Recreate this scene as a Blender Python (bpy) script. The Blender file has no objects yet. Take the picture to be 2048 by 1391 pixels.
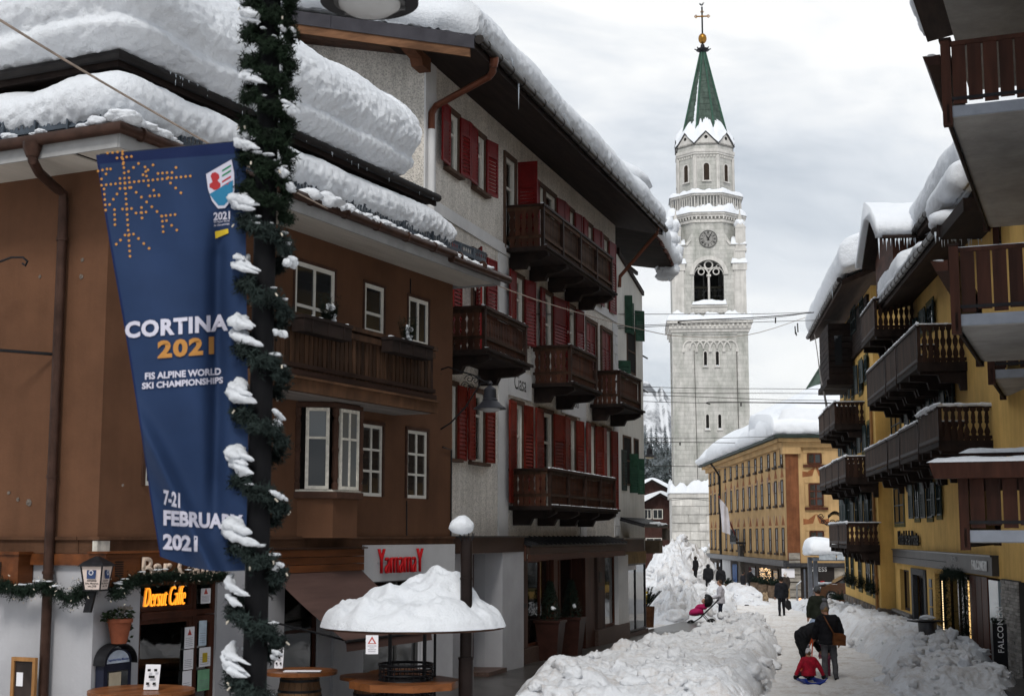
import bpy,bmesh,math,random
from math import sin,cos,atan,hypot,pi,sqrt,radians
from mathutils import Vector,Matrix,noise
from mathutils.bvhtree import BVHTree
S=bpy.context.scene
COL=S.collection
# camera
F,CX,CY,HOR,EYE=2844.0,1024.0,695.5,1070.0,3.1
TH=atan((HOR-CY)/F)
cd=bpy.data.cameras.new('camera')
cam=bpy.data.objects.new('camera',cd)
COL.objects.link(cam)
cam.location=(0,0,EYE)
cam.rotation_euler=(pi/2+TH,0,0)
cd.sensor_width=36.0
cd.lens=36.0*F/2048.0
cd.clip_start,cd.clip_end=0.3,20000
cd.dof.use_dof=True
cd.dof.focus_distance=48.0
cd.dof.aperture_fstop=4.5
S.camera=cam
# sky and sun
SUN_EL,SUN_AZ=radians(46),radians(188)
W=bpy.data.worlds.new('World')
S.world=W
W.use_nodes=True
nt=W.node_tree
nt.nodes.clear()
wo=nt.nodes.new('ShaderNodeOutputWorld')
bg=nt.nodes.new('ShaderNodeBackground')
bg.inputs['Strength'].default_value=0.1
sk=nt.nodes.new('ShaderNodeTexSky')
sk.sky_type='NISHITA'
sk.sun_disc=False
sk.sun_elevation,sk.sun_rotation=SUN_EL,SUN_AZ
tc=nt.nodes.new('ShaderNodeTexCoord')
mp=nt.nodes.new('ShaderNodeMapping')
mp.inputs['Scale'].default_value=(1.0,1.0,2.3)
mp.inputs['Location'].default_value=(0.35,0.1,0.42)
n1=nt.nodes.new('ShaderNodeTexNoise')
n1 .inputs['Scale'].default_value=2.6
n1 .inputs['Detail'].default_value=6
n1 .inputs['Roughness'].default_value=0.55
n1 .inputs['Distortion'].default_value=0.5
cr=nt.nodes.new('ShaderNodeValToRGB')
cr.color_ramp.elements[0].position=0.42
cr.color_ramp.elements[0].color=(3.85,4.25,4.75,1)
cr.color_ramp.elements[1].position=0.61
cr.color_ramp.elements[1].color=(7.8,7.8,7.7,1)
cr.color_ramp.elements.new(0.51).color=(5.95,6.2,6.5,1)
mx=nt.nodes.new('ShaderNodeMix')
mx.data_type='RGBA'
mx.inputs['Factor'].default_value=0.93
L=nt.links
L.new(tc.outputs['Generated'],mp.inputs['Vector'])
L.new(mp.outputs['Vector'],n1 .inputs['Vector'])
L.new(n1 .outputs['Fac'],cr.inputs['Fac'])
L.new(sk.outputs['Color'],mx.inputs['A'])
L.new(cr.outputs['Color'],mx.inputs['B'])
L.new(mx.outputs['Result'],bg.inputs['Color'])
L.new(bg.outputs['Background'],wo.inputs['Surface'])
sd=bpy.data.lights.new('sun','SUN')
sd.energy=1.5
sd.angle=radians(14)
sd.color=(1.0,0.96,0.9)
sun=bpy.data.objects.new('sun',sd)
COL.objects.link(sun)
sdir=Vector((sin(SUN_AZ)*cos(SUN_EL),cos(SUN_AZ)*cos(SUN_EL),sin(SUN_EL)))
sun.rotation_euler=sdir.to_track_quat('Z','Y').to_euler()
vs=S.view_settings
vs.view_transform='Standard'
vs.look='None'
vs.gamma=1
vs.exposure=0.50
vs.use_curve_mapping=False
S.render.engine='CYCLES'
S.cycles.max_bounces=6
S.cycles.diffuse_bounces=3
S.cycles.glossy_bounces=3
S.cycles.transparent_max_bounces=8
S.cycles.use_denoising=True
# helpers: where things stand
rnd=random.Random(7)
ct,st=cos(TH),sin(TH)
HF=hypot(F,HOR-CY)
def ray(px,py):
 x,v=px-CX,CY-py
 return(x,F*ct-v*st,F*st+v*ct)
def atY(px,py,Y):
 r=ray(px,py)
 return Vector((r[0]/r[1]*Y,Y,EYE+r[2]/r[1]*Y))
def gz(Y):
 return-0.013*(min(Y,400)-20)
class Fac:
 """a vertical facade: origin on the ground plan, direction along the wall, outward normal"""
 def __init__(s,px=None,Y=None,vp=None,side=1,o=None,a=None):
  if o is None:
   s.a=atan((vp-CX)/HF)
   r=ray(px,HOR)
   s.o=(r[0]/r[1]*Y,Y)
  else:
   s.o,s.a=o,a
  s.side=side
  s.d=(sin(s.a),cos(s.a))
  s.n=(side*cos(s.a),-side*sin(s.a))
  s.yl=-side
 def at(s,px,py,n=0.0):
  r=ray(px,py)
  ox,oy=s.o[0]+n*s.n[0],s.o[1]+n*s.n[1]
  det=-r[0]*s.d[1]+s.d[0]*r[1]
  t=(-ox*s.d[1]+s.d[0]*oy)/det
  X,Y=t*r[0],t*r[1]
  return(X-ox)*s.d[0]+(Y-oy)*s.d[1],EYE+t*r[2]
 def u(s,px,n=0.0):
  return s.at(px,HOR,n)[0]
 def zat(s,px,py,n=0.0):
  return s.at(px,py,n)[1]
 def w(s,u,n,z):
  return Vector((s.o[0]+u*s.d[0]+n*s.n[0],s.o[1]+u*s.d[1]+n*s.n[1],z))
 def root(s,name):
  e=bpy.data.objects.new(name,None)
  e.empty_display_size=0.5
  COL.objects.link(e)
  e.location=(s.o[0],s.o[1],0)
  e.rotation_euler=(0,0,pi/2-s.a)
  return e
def tag(o,label=None,cat=None,group=None,kind=None):
 if label:o['label']=label
 if cat:o['category']=cat
 if group:o['group']=group
 if kind:o['kind']=kind
 return o
def empty(name,loc,rz=0,label=None,cat=None,group=None):
 e=bpy.data.objects.new(name,None)
 COL.objects.link(e)
 e.location=loc
 e.rotation_euler=(0,0,rz)
 return tag(e,label,cat,group)
def link(name,me,parent=None,loc=(0,0,0),rot=(0,0,0),sc=None):
 o=bpy.data.objects.new(name,me)
 COL.objects.link(o)
 o.parent=parent
 o.location=loc
 o.rotation_euler=rot
 if sc:o.scale=sc
 return o
class MB:
 """collects shapes and links them as one mesh; k is the sign of local y (for facades), M an optional matrix"""
 def __init__(s,k=1):
  s.v,s.f,s.m,s.k=[],[],[],k
 def add(s,vs,fs,mi=0):
  b=len(s.v)
  s.v+=[(p[0],p[1]*s.k,p[2])for p in vs]
  s.f+=[tuple(b+i for i in f)for f in fs]
  s.m+=[mi]*len(fs)
  return s
 def box(s,x0,x1,y0,y1,z0,z1,mi=0):
  v=[(x,y,z)for z in(z0,z1)for y in(y0,y1)for x in(x0,x1)]
  return s.add(v,[(0,2,3,1),(4,5,7,6),(0,1,5,4),(2,6,7,3),(0,4,6,2),(1,3,7,5)],mi)
 def quad(s,a,b,c,d,mi=0):
  return s.add([a,b,c,d],[(0,1,2,3)],mi)
 def prism(s,poly,off,mi=0):
  """poly: 3d points in order, extruded by the vector off"""
  n=len(poly)
  v=[tuple(p)for p in poly]+[(p[0]+off[0],p[1]+off[1],p[2]+off[2])for p in poly]
  f=[tuple(range(n))[::-1],tuple(range(n,2*n))]+[(i,(i+1)%n,n+(i+1)%n,n+i)for i in range(n)]
  return s.add(v,f,mi)
 def tube(s,pts,r,n=8,mi=0,caps=True):
  pts=[Vector(p)for p in pts]
  rr=r if isinstance(r,(list,tuple))else[r]*len(pts)
  v,f=[],[]
  up=None
  for i,p in enumerate(pts):
   d=(pts[min(i+1,len(pts)-1)]-pts[max(i-1,0)]).normalized()
   if up is None:
    up=d.orthogonal().normalized()
   up=(up-d*up.dot(d))
   up=up.normalized()if up.length>1e-6 else d.orthogonal().normalized()
   w=d.cross(up)
   for j in range(n):
    a=2*pi*j/n
    v.append(p+(up*cos(a)+w*sin(a))*rr[i])
  for i in range(len(pts)-1):
   for j in range(n):
    k=(j+1)%n
    f.append((i*n+j,i*n+k,(i+1)*n+k,(i+1)*n+j))
  if caps:
   f.append(tuple(range(n))[::-1])
   f.append(tuple(range((len(pts)-1)*n,len(pts)*n)))
  return s.add(v,f,mi)
 def lathe(s,prof,c=(0,0,0),n=16,mi=0,ph=0.0):
  """prof: (radius, z) pairs"""
  v,f=[],[]
  for r,z in prof:
   for j in range(n):
    a=2*pi*j/n+ph
    v.append((c[0]+r*cos(a),c[1]+r*sin(a),c[2]+z))
  for i in range(len(prof)-1):
   for j in range(n):
    k=(j+1)%n
    f.append((i*n+j,i*n+k,(i+1)*n+k,(i+1)*n+j))
  f.append(tuple(range(n))[::-1])
  f.append(tuple(range((len(prof)-1)*n,len(prof)*n)))
  return s.add(v,f,mi)
 def mesh(s,name,mats,smooth=False,recalc=True):
  me=bpy.data.meshes.new(name)
  me.from_pydata(s.v,[],s.f)
  for m in(mats if isinstance(mats,(list,tuple))else[mats]):
   me.materials.append(m)
  if any(s.m):
   me.polygons.foreach_set('material_index',s.m)
  if recalc:
   bm=bmesh.new()
   bm.from_mesh(me)
   bmesh.ops.recalc_face_normals(bm,faces=bm.faces)
   bm.to_mesh(me)
   bm.free()
  if smooth:
   me.polygons.foreach_set('use_smooth',[True]*len(me.polygons))
   if smooth!='all':
    me.set_sharp_from_angle(angle=radians(40))
  me.update()
  return me
 def build(s,name,mats,parent=None,smooth=False,recalc=True,loc=(0,0,0),rot=(0,0,0)):
  return link(name,s.mesh(name,mats,smooth,recalc),parent,loc,rot)
# materials
def srgb(r,g,b):
 f=lambda c:(c/255/12.92)if c/255<=0.04045 else((c/255+0.055)/1.055)**2.4
 return(f(r),f(g),f(b))
MATS={}
def mat(name,col,rough=0.8,var=0.25,vscale=3.0,stretch=(1,1,1),bump=0.0,bscale=40.0,col2=None,rand=0.0,metal=0.0,spec=0.12,emit=None,estr=0.0,streak=0.0,bdist=0.01,pebble=False):
 if name in MATS:return MATS[name]
 m=bpy.data.materials.new(name)
 m.use_nodes=True
 t=m.node_tree
 N,K=t.nodes,t.links
 p=N['Principled BSDF']
 p.inputs['Roughness'].default_value=rough
 p.inputs['Metallic'].default_value=metal
 p.inputs['Specular IOR Level'].default_value=spec
 tcn=N.new('ShaderNodeTexCoord')
 mpn=N.new('ShaderNodeMapping')
 mpn.inputs['Scale'].default_value=stretch
 K.new(tcn.outputs['Object'],mpn.inputs['Vector'])
 vec=mpn.outputs['Vector']
 if rand:
  oi=N.new('ShaderNodeObjectInfo')
  ad=N.new('ShaderNodeVectorMath')
  ad.operation='ADD'
  sc=N.new('ShaderNodeVectorMath')
  sc.operation='SCALE'
  sc.inputs[0].default_value=(17.0,31.0,23.0)
  K.new(oi.outputs['Random'],sc.inputs['Scale'])
  K.new(vec,ad.inputs[0])
  K.new(sc.outputs[0],ad.inputs[1])
  vec=ad.outputs[0]
 nz=N.new('ShaderNodeTexNoise')
 nz.inputs['Scale'].default_value=vscale
 nz.inputs['Detail'].default_value=6
 nz.inputs['Roughness'].default_value=0.62
 K.new(vec,nz.inputs['Vector'])
 ramp=N.new('ShaderNodeValToRGB')
 c2=col2 or tuple(c*(1-var)for c in col)
 c1=col if col2 else tuple(min(c*(1+var),0.95)for c in col)
 ramp.color_ramp.elements[0].position=0.34
 ramp.color_ramp.elements[1].position=0.68
 ramp.color_ramp.elements[0].color=(*c2,1)
 ramp.color_ramp.elements[1].color=(*c1,1)
 K.new(nz.outputs['Fac'],ramp.inputs['Fac'])
 out=ramp.outputs['Color']
 def mul(a,bsock,fac):
  mm=N.new('ShaderNodeMix')
  mm.data_type='RGBA'
  mm.blend_type='MULTIPLY'
  mm.inputs['Factor'].default_value=fac
  K.new(a,mm.inputs['A'])
  K.new(bsock,mm.inputs['B'])
  return mm.outputs['Result']
 if streak:
  mp2=N.new('ShaderNodeMapping')
  mp2 .inputs['Scale'].default_value=(2.2,2.2,0.16)
  K.new(tcn.outputs['Object'],mp2 .inputs['Vector'])
  s2=N.new('ShaderNodeTexNoise')
  s2 .inputs['Scale'].default_value=1.7
  s2 .inputs['Detail'].default_value=8
  s2 .inputs['Roughness'].default_value=0.7
  K.new(mp2 .outputs['Vector'],s2 .inputs['Vector'])
  r2=N.new('ShaderNodeValToRGB')
  r2 .color_ramp.elements[0].position=0.36
  r2 .color_ramp.elements[1].position=0.62
  r2 .color_ramp.elements[0].color=(1-streak,1-streak,1-streak*1.05,1)
  K.new(s2 .outputs['Fac'],r2 .inputs['Fac'])
  out=mul(out,r2 .outputs['Color'],1.0)
 if rand:
  mr=N.new('ShaderNodeMapRange')
  mr.inputs['To Min'].default_value=1-rand
  mr.inputs['To Max'].default_value=1+rand*0.5
  K.new(oi.outputs['Random'],mr.inputs['Value'])
  hs=N.new('ShaderNodeHueSaturation')
  K.new(mr.outputs['Result'],hs.inputs['Value'])
  K.new(out,hs.inputs['Color'])
  out=hs.outputs['Color']
 if pebble:
  vo=N.new('ShaderNodeTexVoronoi')
  vo.inputs['Scale'].default_value=38.0
  K.new(tcn.outputs['Object'],vo.inputs['Vector'])
  r3=N.new('ShaderNodeValToRGB')
  r3 .color_ramp.elements[0].position=0.1
  r3 .color_ramp.elements[1].position=0.6
  r3 .color_ramp.elements[0].color=(0.56,0.545,0.525,1)
  r3 .color_ramp.elements[1].color=(1.15,1.13,1.1,1)
  sp=N.new('ShaderNodeSeparateColor')
  K.new(vo.outputs['Color'],sp.inputs['Color'])
  K.new(sp.outputs[0],r3 .inputs['Fac'])
  out=mul(out,r3 .outputs['Color'],0.62)
 K.new(out,p.inputs['Base Color'])
 if bump:
  b=N.new('ShaderNodeBump')
  b.inputs['Strength'].default_value=bump
  b.inputs['Distance'].default_value=bdist
  if pebble:
   K.new(vo.outputs['Distance'],b.inputs['Height'])
  else:
   nb=N.new('ShaderNodeTexNoise')
   nb.inputs['Scale'].default_value=bscale
   nb.inputs['Detail'].default_value=5
   nb.inputs['Roughness'].default_value=0.65
   K.new(vec,nb.inputs['Vector'])
   K.new(nb.outputs['Fac'],b.inputs['Height'])
  K.new(b.outputs['Normal'],p.inputs['Normal'])
 if emit:
  p.inputs['Emission Color'].default_value=(*emit,1)
  p.inputs['Emission Strength'].default_value=estr
 MATS[name]=m
 return m
def glass_mat(name,tint,clear=0.0,rough=0.03):
 """window glass: dark glossy pane; clear > 0 lets the room behind show"""
 if name in MATS:return MATS[name]
 m=bpy.data.materials.new(name)
 m.use_nodes=True
 N,K=m.node_tree.nodes,m.node_tree.links
 p=N['Principled BSDF']
 p.inputs['Base Color'].default_value=(*tint,1)
 p.inputs['Roughness'].default_value=rough
 p.inputs['IOR'].default_value=1.52
 nz=N.new('ShaderNodeTexNoise')
 nz.inputs['Scale'].default_value=1.4
 b=N.new('ShaderNodeBump')
 b.inputs['Strength'].default_value=0.06
 b.inputs['Distance'].default_value=0.02
 tcn=N.new('ShaderNodeTexCoord')
 K.new(tcn.outputs['Object'],nz.inputs['Vector'])
 K.new(nz.outputs['Fac'],b.inputs['Height'])
 K.new(b.outputs['Normal'],p.inputs['Normal'])
 if clear:
  tr=N.new('ShaderNodeBsdfTransparent')
  tr.inputs['Color'].default_value=(0.82,0.85,0.84,1)
  mxs=N.new('ShaderNodeMixShader')
  fr=N.new('ShaderNodeFresnel')
  fr.inputs['IOR'].default_value=1.6
  K.new(b.outputs['Normal'],fr.inputs['Normal'])
  gl=N.new('ShaderNodeBsdfGlossy')
  gl.inputs['Roughness'].default_value=rough
  K.new(b.outputs['Normal'],gl.inputs['Normal'])
  mr=N.new('ShaderNodeMapRange')
  mr.inputs['To Min'].default_value=0.06
  mr.inputs['To Max'].default_value=1.0
  K.new(fr.outputs['Fac'],mr.inputs['Value'])
  K.new(mr.outputs['Result'],mxs.inputs['Fac'])
  K.new(tr.outputs['BSDF'],mxs.inputs[1])
  K.new(gl.outputs['BSDF'],mxs.inputs[2])
  K.new(mxs.outputs['Shader'],N['Material Output'].inputs['Surface'])
 MATS[name]=m
 return m
def snow_mat(name,dirty=0.0,base=(0.77,0.795,0.83)):
 if name in MATS:return MATS[name]
 m=bpy.data.materials.new(name)
 m.use_nodes=True
 N,K=m.node_tree.nodes,m.node_tree.links
 p=N['Principled BSDF']
 p.inputs['Roughness'].default_value=0.75
 p.inputs['Specular IOR Level'].default_value=0.15
 tcn=N.new('ShaderNodeTexCoord')
 def noi(sc,det=5,rg=0.6):
  n=N.new('ShaderNodeTexNoise')
  n.inputs['Scale'].default_value=sc
  n.inputs['Detail'].default_value=det
  n.inputs['Roughness'].default_value=rg
  K.new(tcn.outputs['Object'],n.inputs['Vector'])
  return n.outputs['Fac']
 col=None
 r=N.new('ShaderNodeValToRGB')
 r.color_ramp.elements[0].color=(base[0]*0.9,base[1]*0.91,base[2]*0.93,1)
 r.color_ramp.elements[1].color=(*[min(c*1.04,0.93)for c in base],1)
 K.new(noi(2.5),r.inputs['Fac'])
 col=r.outputs['Color']
 if dirty:
  r2=N.new('ShaderNodeValToRGB')
  r2 .color_ramp.elements[0].position=0.52
  r2 .color_ramp.elements[1].position=0.75
  r2 .color_ramp.elements[0].color=(0,0,0,1)
  r2 .color_ramp.elements[1].color=(dirty,dirty,dirty,1)
  ad=N.new('ShaderNodeMath')
  ad.operation='MULTIPLY_ADD'
  ad.inputs[1].default_value=0.45
  K.new(noi(9,6,0.8),ad.inputs[0])
  m5=N.new('ShaderNodeMath')
  m5 .operation='MULTIPLY'
  m5 .inputs[1].default_value=0.62
  K.new(noi(1.1,9,0.75),m5 .inputs[0])
  K.new(m5 .outputs[0],ad.inputs[2])
  K.new(ad.outputs[0],r2 .inputs['Fac'])
  mm=N.new('ShaderNodeMix')
  mm.data_type='RGBA'
  K.new(r2 .outputs['Color'],mm.inputs['Factor'])
  K.new(col,mm.inputs['A'])
  mm.inputs['B'].default_value=(0.36,0.27,0.19,1)
  col=mm.outputs['Result']
 K.new(col,p.inputs['Base Color'])
 b=N.new('ShaderNodeBump')
 b.inputs['Strength'].default_value=0.9
 b.inputs['Distance'].default_value=0.05
 K.new(noi(13,8,0.72),b.inputs['Height'])
 b2=N.new('ShaderNodeBump')
 b2 .inputs['Strength'].default_value=0.4
 b2 .inputs['Distance'].default_value=0.008
 K.new(noi(120,3,0.6),b2 .inputs['Height'])
 K.new(b.outputs['Normal'],b2 .inputs['Normal'])
 K.new(b2 .outputs['Normal'],p.inputs['Normal'])
 MATS[name]=m
 return m
SNOW=snow_mat('roof snow')
SNOWD=snow_mat('ploughed snow',0.7,(0.75,0.765,0.79))
SNOWP=snow_mat('packed snow',0.85,(0.76,0.745,0.73))
WOOD_D=mat('dark stained wood',(0.030,0.014,0.009),0.6,0.5,6,(1,1,0.15),0.25,60,rand=0.35)
WOOD_DH=mat('dark stained beam',(0.028,0.014,0.010),0.6,0.5,6,(0.15,1,1),0.25,60,rand=0.25)
WOOD_G=mat('weathered brown wood',(0.050,0.026,0.015),0.75,0.55,7,(1,1,0.12),0.35,60,rand=0.4)
WOOD_B=mat('black brown wood',(0.020,0.013,0.011),0.8,0.45,5,(0.2,1,1),0.3,50,rand=0.3)
WOOD_R=mat('red brown wood',(0.075,0.024,0.013),0.5,0.45,6,(1,1,0.12),0.25,60,rand=0.3)
WOOD_O=mat('orange varnished wood',(0.20,0.070,0.025),0.45,0.4,5,(0.15,1,1),0.2,50,rand=0.2)
SOFF=mat('soffit boards',(0.085,0.038,0.022),0.5,0.4,6,(0.12,1,1),0.2,50,rand=0.3)
RED=mat('red shutter paint',(0.15,0.009,0.009),0.45,0.25,4,bump=0.1,rand=0.25)
RED2=mat('faded red orange shutter paint',(0.165,0.017,0.010),0.5,0.3,4,bump=0.1,rand=0.25)
GREEN=mat('green shutter paint',(0.028,0.075,0.048),0.5,0.3,4,bump=0.1,rand=0.25)
BLGREEN=mat('black green shutter paint',(0.020,0.034,0.034),0.5,0.3,4,bump=0.1,rand=0.3)
WPAINT=mat('white frame paint',(0.62,0.60,0.55),0.5,0.08,5,bump=0.1)
BFRAME=mat('brown stone surround',(0.085,0.052,0.037),0.8,0.3,6,bump=0.2)
IRON=mat('black iron',(0.016,0.016,0.018),0.45,0.3,8,metal=0.3)
GUT=mat('brown gutter metal',(0.050,0.027,0.020),0.4,0.3,4,metal=0.4)
GUTG=mat('grey gutter metal',(0.050,0.050,0.055),0.4,0.3,4,metal=0.5)
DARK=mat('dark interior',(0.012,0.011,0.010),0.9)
GLASS=glass_mat('dark pane glass',(0.018,0.020,0.022))
GLASSC=glass_mat('shop glass',(0.02,0.02,0.02),clear=1.0)
CURT=mat('white curtain',(0.55,0.54,0.50),0.9,0.1,12,(6,1,1))
TEXTW=mat('white lettering',(0.75,0.75,0.75),0.6,0.03)
TEXTK=mat('black lettering',(0.02,0.02,0.02),0.6,0.03)
PAPER=mat('white paper',(0.68,0.67,0.70),0.8,0.04)
def grid_mesh(name,verts,nu,nv,mats,closed_v=False,smooth=True,cap=False):
 f=[]
 for i in range(nu-1):
  for j in range(nv if closed_v else nv-1):
   k=(j+1)%nv
   f.append((i*nv+j,i*nv+k,(i+1)*nv+k,(i+1)*nv+j))
 if cap:
  f.append(tuple(range(nv))[::-1])
  f.append(tuple(range((nu-1)*nv,nu*nv)))
 me=bpy.data.meshes.new(name)
 me.from_pydata(verts,[],f)
 me.materials.append(mats)
 if smooth:
  me.polygons.foreach_set('use_smooth',[True]*len(me.polygons))
 me.update()
 return me
def cr_interp(P,t):
 n=len(P)-1
 x=t*n
 i=min(int(x),n-1)
 f=x-i
 p0,p1,p2,p3=P[max(i-1,0)],P[i],P[i+1],P[min(i+2,n)]
 return[0.5*(2*b+(c-a)*f+(2*a-5*b+4*c-d)*f*f+(3*b-a-3*c+d)*f**3)for a,b,c,d in zip(p0,p1,p2,p3)]
def lin_resample(P,n):
 d=[0]
 for a,b in zip(P,P[1:]):
  d.append(d[-1]+(Vector(b)-Vector(a)).length)
 out,j=[],0
 for i in range(n):
  t=d[-1]*i/(n-1)
  while j<len(d)-2 and d[j+1]<t:j+=1
  f=(t-d[j])/max(d[j+1]-d[j],1e-9)
  out.append(Vector(P[j]).lerp(Vector(P[j+1]),min(max(f,0),1)))
 return out
def lump(p,a1,s1,a2,s2,a3=0.0,s3=0.1):
 q=Vector(p)
 h=a1*noise.noise(q/s1)+a2*(1-2.2*abs(noise.noise(q/s2+Vector((7,3,1)))))*0.6
 if a3:h+=a3*noise.noise(q/s3+Vector((1,9,4)))
 return h
def snow_loft(name,secs,step=0.07,amps=(0.10,1.0,0.05,0.3,0.02,0.1),parent=None,closed=True,ends=True,m=None,curve=True,fixed=None):
 """secs: list of world-space cross-sections (same number of points, lip -> over the top -> back); lofted, rounded and lumped"""
 k=len(secs[0])
 per=max(sum((Vector(a)-Vector(b)).length for a,b in zip(s,s[1:]))for s in secs)
 ln=sum((Vector(a[k//2])-Vector(b[k//2])).length for a,b in zip(secs,secs[1:]))
 nv,nu=max(int(per/step),10),max(int(ln/step),8)
 rs=[]
 for s_ in secs:
  fine=[cr_interp([tuple(p)for p in s_],i/60)for i in range(61)]
  rs.append(lin_resample(fine,nv))
 rows=[]
 L_=[tuple(c for p in r for c in p)for r in rs]
 for i in range(nu):
  t=i/(nu-1)
  if curve and len(L_)>2:
   row=cr_interp(L_,t)
  else:
   x=t*(len(L_)-1);q=min(int(x),len(L_)-2);f=x-q
   row=[a+(b-a)*f for a,b in zip(L_[q],L_[q+1])]
  rows.append([Vector(row[3*j:3*j+3])for j in range(nv)])
 cen=[sum(r,Vector())/nv for r in rows]
 if ends:
  for e,sg in((0,1),(nu-1,-1)):
   m_=min(int(0.35/step)+2,nu//3)
   for q in range(m_):
    i=e+sg*q
    w=sqrt(max(0.0,1-((m_-q)/m_)**2))*0.55+0.45 if q else 0.3
    rows[i]=[cen[i]+(p-cen[i])*w for p in rows[i]]
 out=[]
 for i in range(nu):
  for j in range(nv):
   p=rows[i][j]
   a=rows[min(i+1,nu-1)][j]-rows[max(i-1,0)][j]
   b=rows[i][min(j+1,nv-1)]-rows[i][max(j-1,0)]
   n=a.cross(b)
   if n.length<1e-9:n=Vector((0,0,1))
   n.normalize()
   if n.dot(p-cen[i])<0:n=-n
   k_=1-.72*max(n.z,0)**.7
   out.append(p+n*lump(p,amps[0],amps[1],amps[2]*k_,amps[3],amps[4]*k_,amps[5]))
 me=grid_mesh(name,out,nu,nv,m or SNOW,closed_v=closed,cap=True)
 return link(name,me,parent)
def text_mesh(txt,size,bold=0.0,align='CENTER',depth=0.0,space=1.0,shear=0.0):
 cu=bpy.data.curves.new('lettering','FONT')
 cu.body=txt
 cu.size=size
 cu.offset=bold
 cu.extrude=depth
 cu.align_x=align
 cu.shear=shear
 cu.space_character=space
 cu.resolution_u=3
 o=bpy.data.objects.new('lettering',cu)
 COL.objects.link(o)
 bpy.context.view_layer.update()
 me=bpy.data.meshes.new_from_object(o.evaluated_get(bpy.context.evaluated_depsgraph_get()))
 bpy.data.objects.remove(o)
 bpy.data.curves.remove(cu)
 return me
def lettering(txt,parent,fac,u0,u1,z0,z1,n,m,bold=0.0,depth=0.006,name='lettering',space=1.0,shear=0.0):
 """flat print or raised letters fitted to a rectangle on a facade (local frame of parent = the facade's root)"""
 me=text_mesh(txt,1.0,bold,space=space,shear=shear)
 xs=[v.co.x for v in me.vertices]
 ys=[v.co.y for v in me.vertices]
 x0,x1,y0,y1=min(xs),max(xs),min(ys),max(ys)
 rev=fac.side<0
 for v in me.vertices:
  a=(v.co.x-x0)/(x1-x0)
  if rev:a=1-a
  v.co=(u0+(u1-u0)*a,fac.yl*(n+0.001),z0+(z1-z0)*(v.co.y-y0)/(y1-y0))
 bm=bmesh.new()
 bm.from_mesh(me)
 if depth:
  r=bmesh.ops.extrude_face_region(bm,geom=bm.faces[:])
  for g in r['geom']:
   if isinstance(g,bmesh.types.BMVert):g.co.y+=fac.yl*depth
  bmesh.ops.recalc_face_normals(bm,faces=bm.faces)
 bm.to_mesh(me)
 bm.free()
 me.materials.clear()
 me.materials.append(m)
 return link(name,me,parent)
# building kit
def wall_mesh(k,u0,u1,z0,z1,holes,n=0.0,deep=0.22,ri=0):
 """a wall panel with real openings and their reveals; local frame u, outward n, z"""
 b=MB(k)
 us=sorted({u0,u1,*[x for h in holes for x in h[:2]if u0<x<u1]})
 zs=sorted({z0,z1,*[x for h in holes for x in h[2:4]if z0<x<z1]})
 for a,c in zip(us,us[1:]):
  run=None
  for d,e in zip(zs,zs[1:]):
   um,zm=(a+c)/2,(d+e)/2
   if any(h[0]<um<h[1]and h[2]<zm<h[3]for h in holes):
    if run:b.quad((a,n,run[0]),(c,n,run[0]),(c,n,run[1]),(a,n,run[1]));run=None
   else:
    run=(run[0],e)if run else(d,e)
  if run:b.quad((a,n,run[0]),(c,n,run[0]),(c,n,run[1]),(a,n,run[1]))
 for h in holes:
  a,c,d,e=h[:4]
  i=n-deep
  b.quad((a,n,d),(a,n,e),(a,i,e),(a,i,d),ri)
  b.quad((c,n,d),(c,n,e),(c,i,e),(c,i,d),ri)
  b.quad((a,n,d),(c,n,d),(c,i,d),(a,i,d),ri)
  b.quad((a,n,e),(c,n,e),(c,i,e),(a,i,e),ri)
 return b
def bar_frame(b,u0,u1,z0,z1,n0,n1,w,cols=1,rows=1,mw=None):
 """a rectangular frame with glazing bars; returns the pane rectangles"""
 mw=mw or w*0.7
 b.box(u0,u1,n0,n1,z0,z0+w).box(u0,u1,n0,n1,z1-w,z1)
 b.box(u0,u0+w,n0,n1,z0+w,z1-w).box(u1-w,u1,n0,n1,z0+w,z1-w)
 ui,uo,zi,zo=u0+w,u1-w,z0+w,z1-w
 cols_=cols if isinstance(cols,(list,tuple))else[1/cols]*cols
 rows_=rows if isinstance(rows,(list,tuple))else[1/rows]*rows
 ue,ze=[ui],[zi]
 for c in cols_:ue.append(ue[-1]+c*(uo-ui))
 for c in rows_:ze.append(ze[-1]+c*(zo-zi))
 for x in ue[1:-1]:b.box(x-mw/2,x+mw/2,n0,n1,zi,zo)
 for j in range(len(ue)-1):
  for z in ze[1:-1]:
   b.box(ue[j]+(mw/2 if j else 0),ue[j+1]-(mw/2 if j<len(ue)-2 else 0),n0+0.004,n1-0.004,z-mw/2,z+mw/2)
 return[(ue[j]+(mw/2 if j else 0),ue[j+1]-(mw/2 if j<len(ue)-2 else 0),ze[i]+(mw/2 if i else 0),ze[i+1]-(mw/2 if i<len(ze)-2 else 0))for j in range(len(ue)-1)for i in range(len(ze)-1)]
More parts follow.
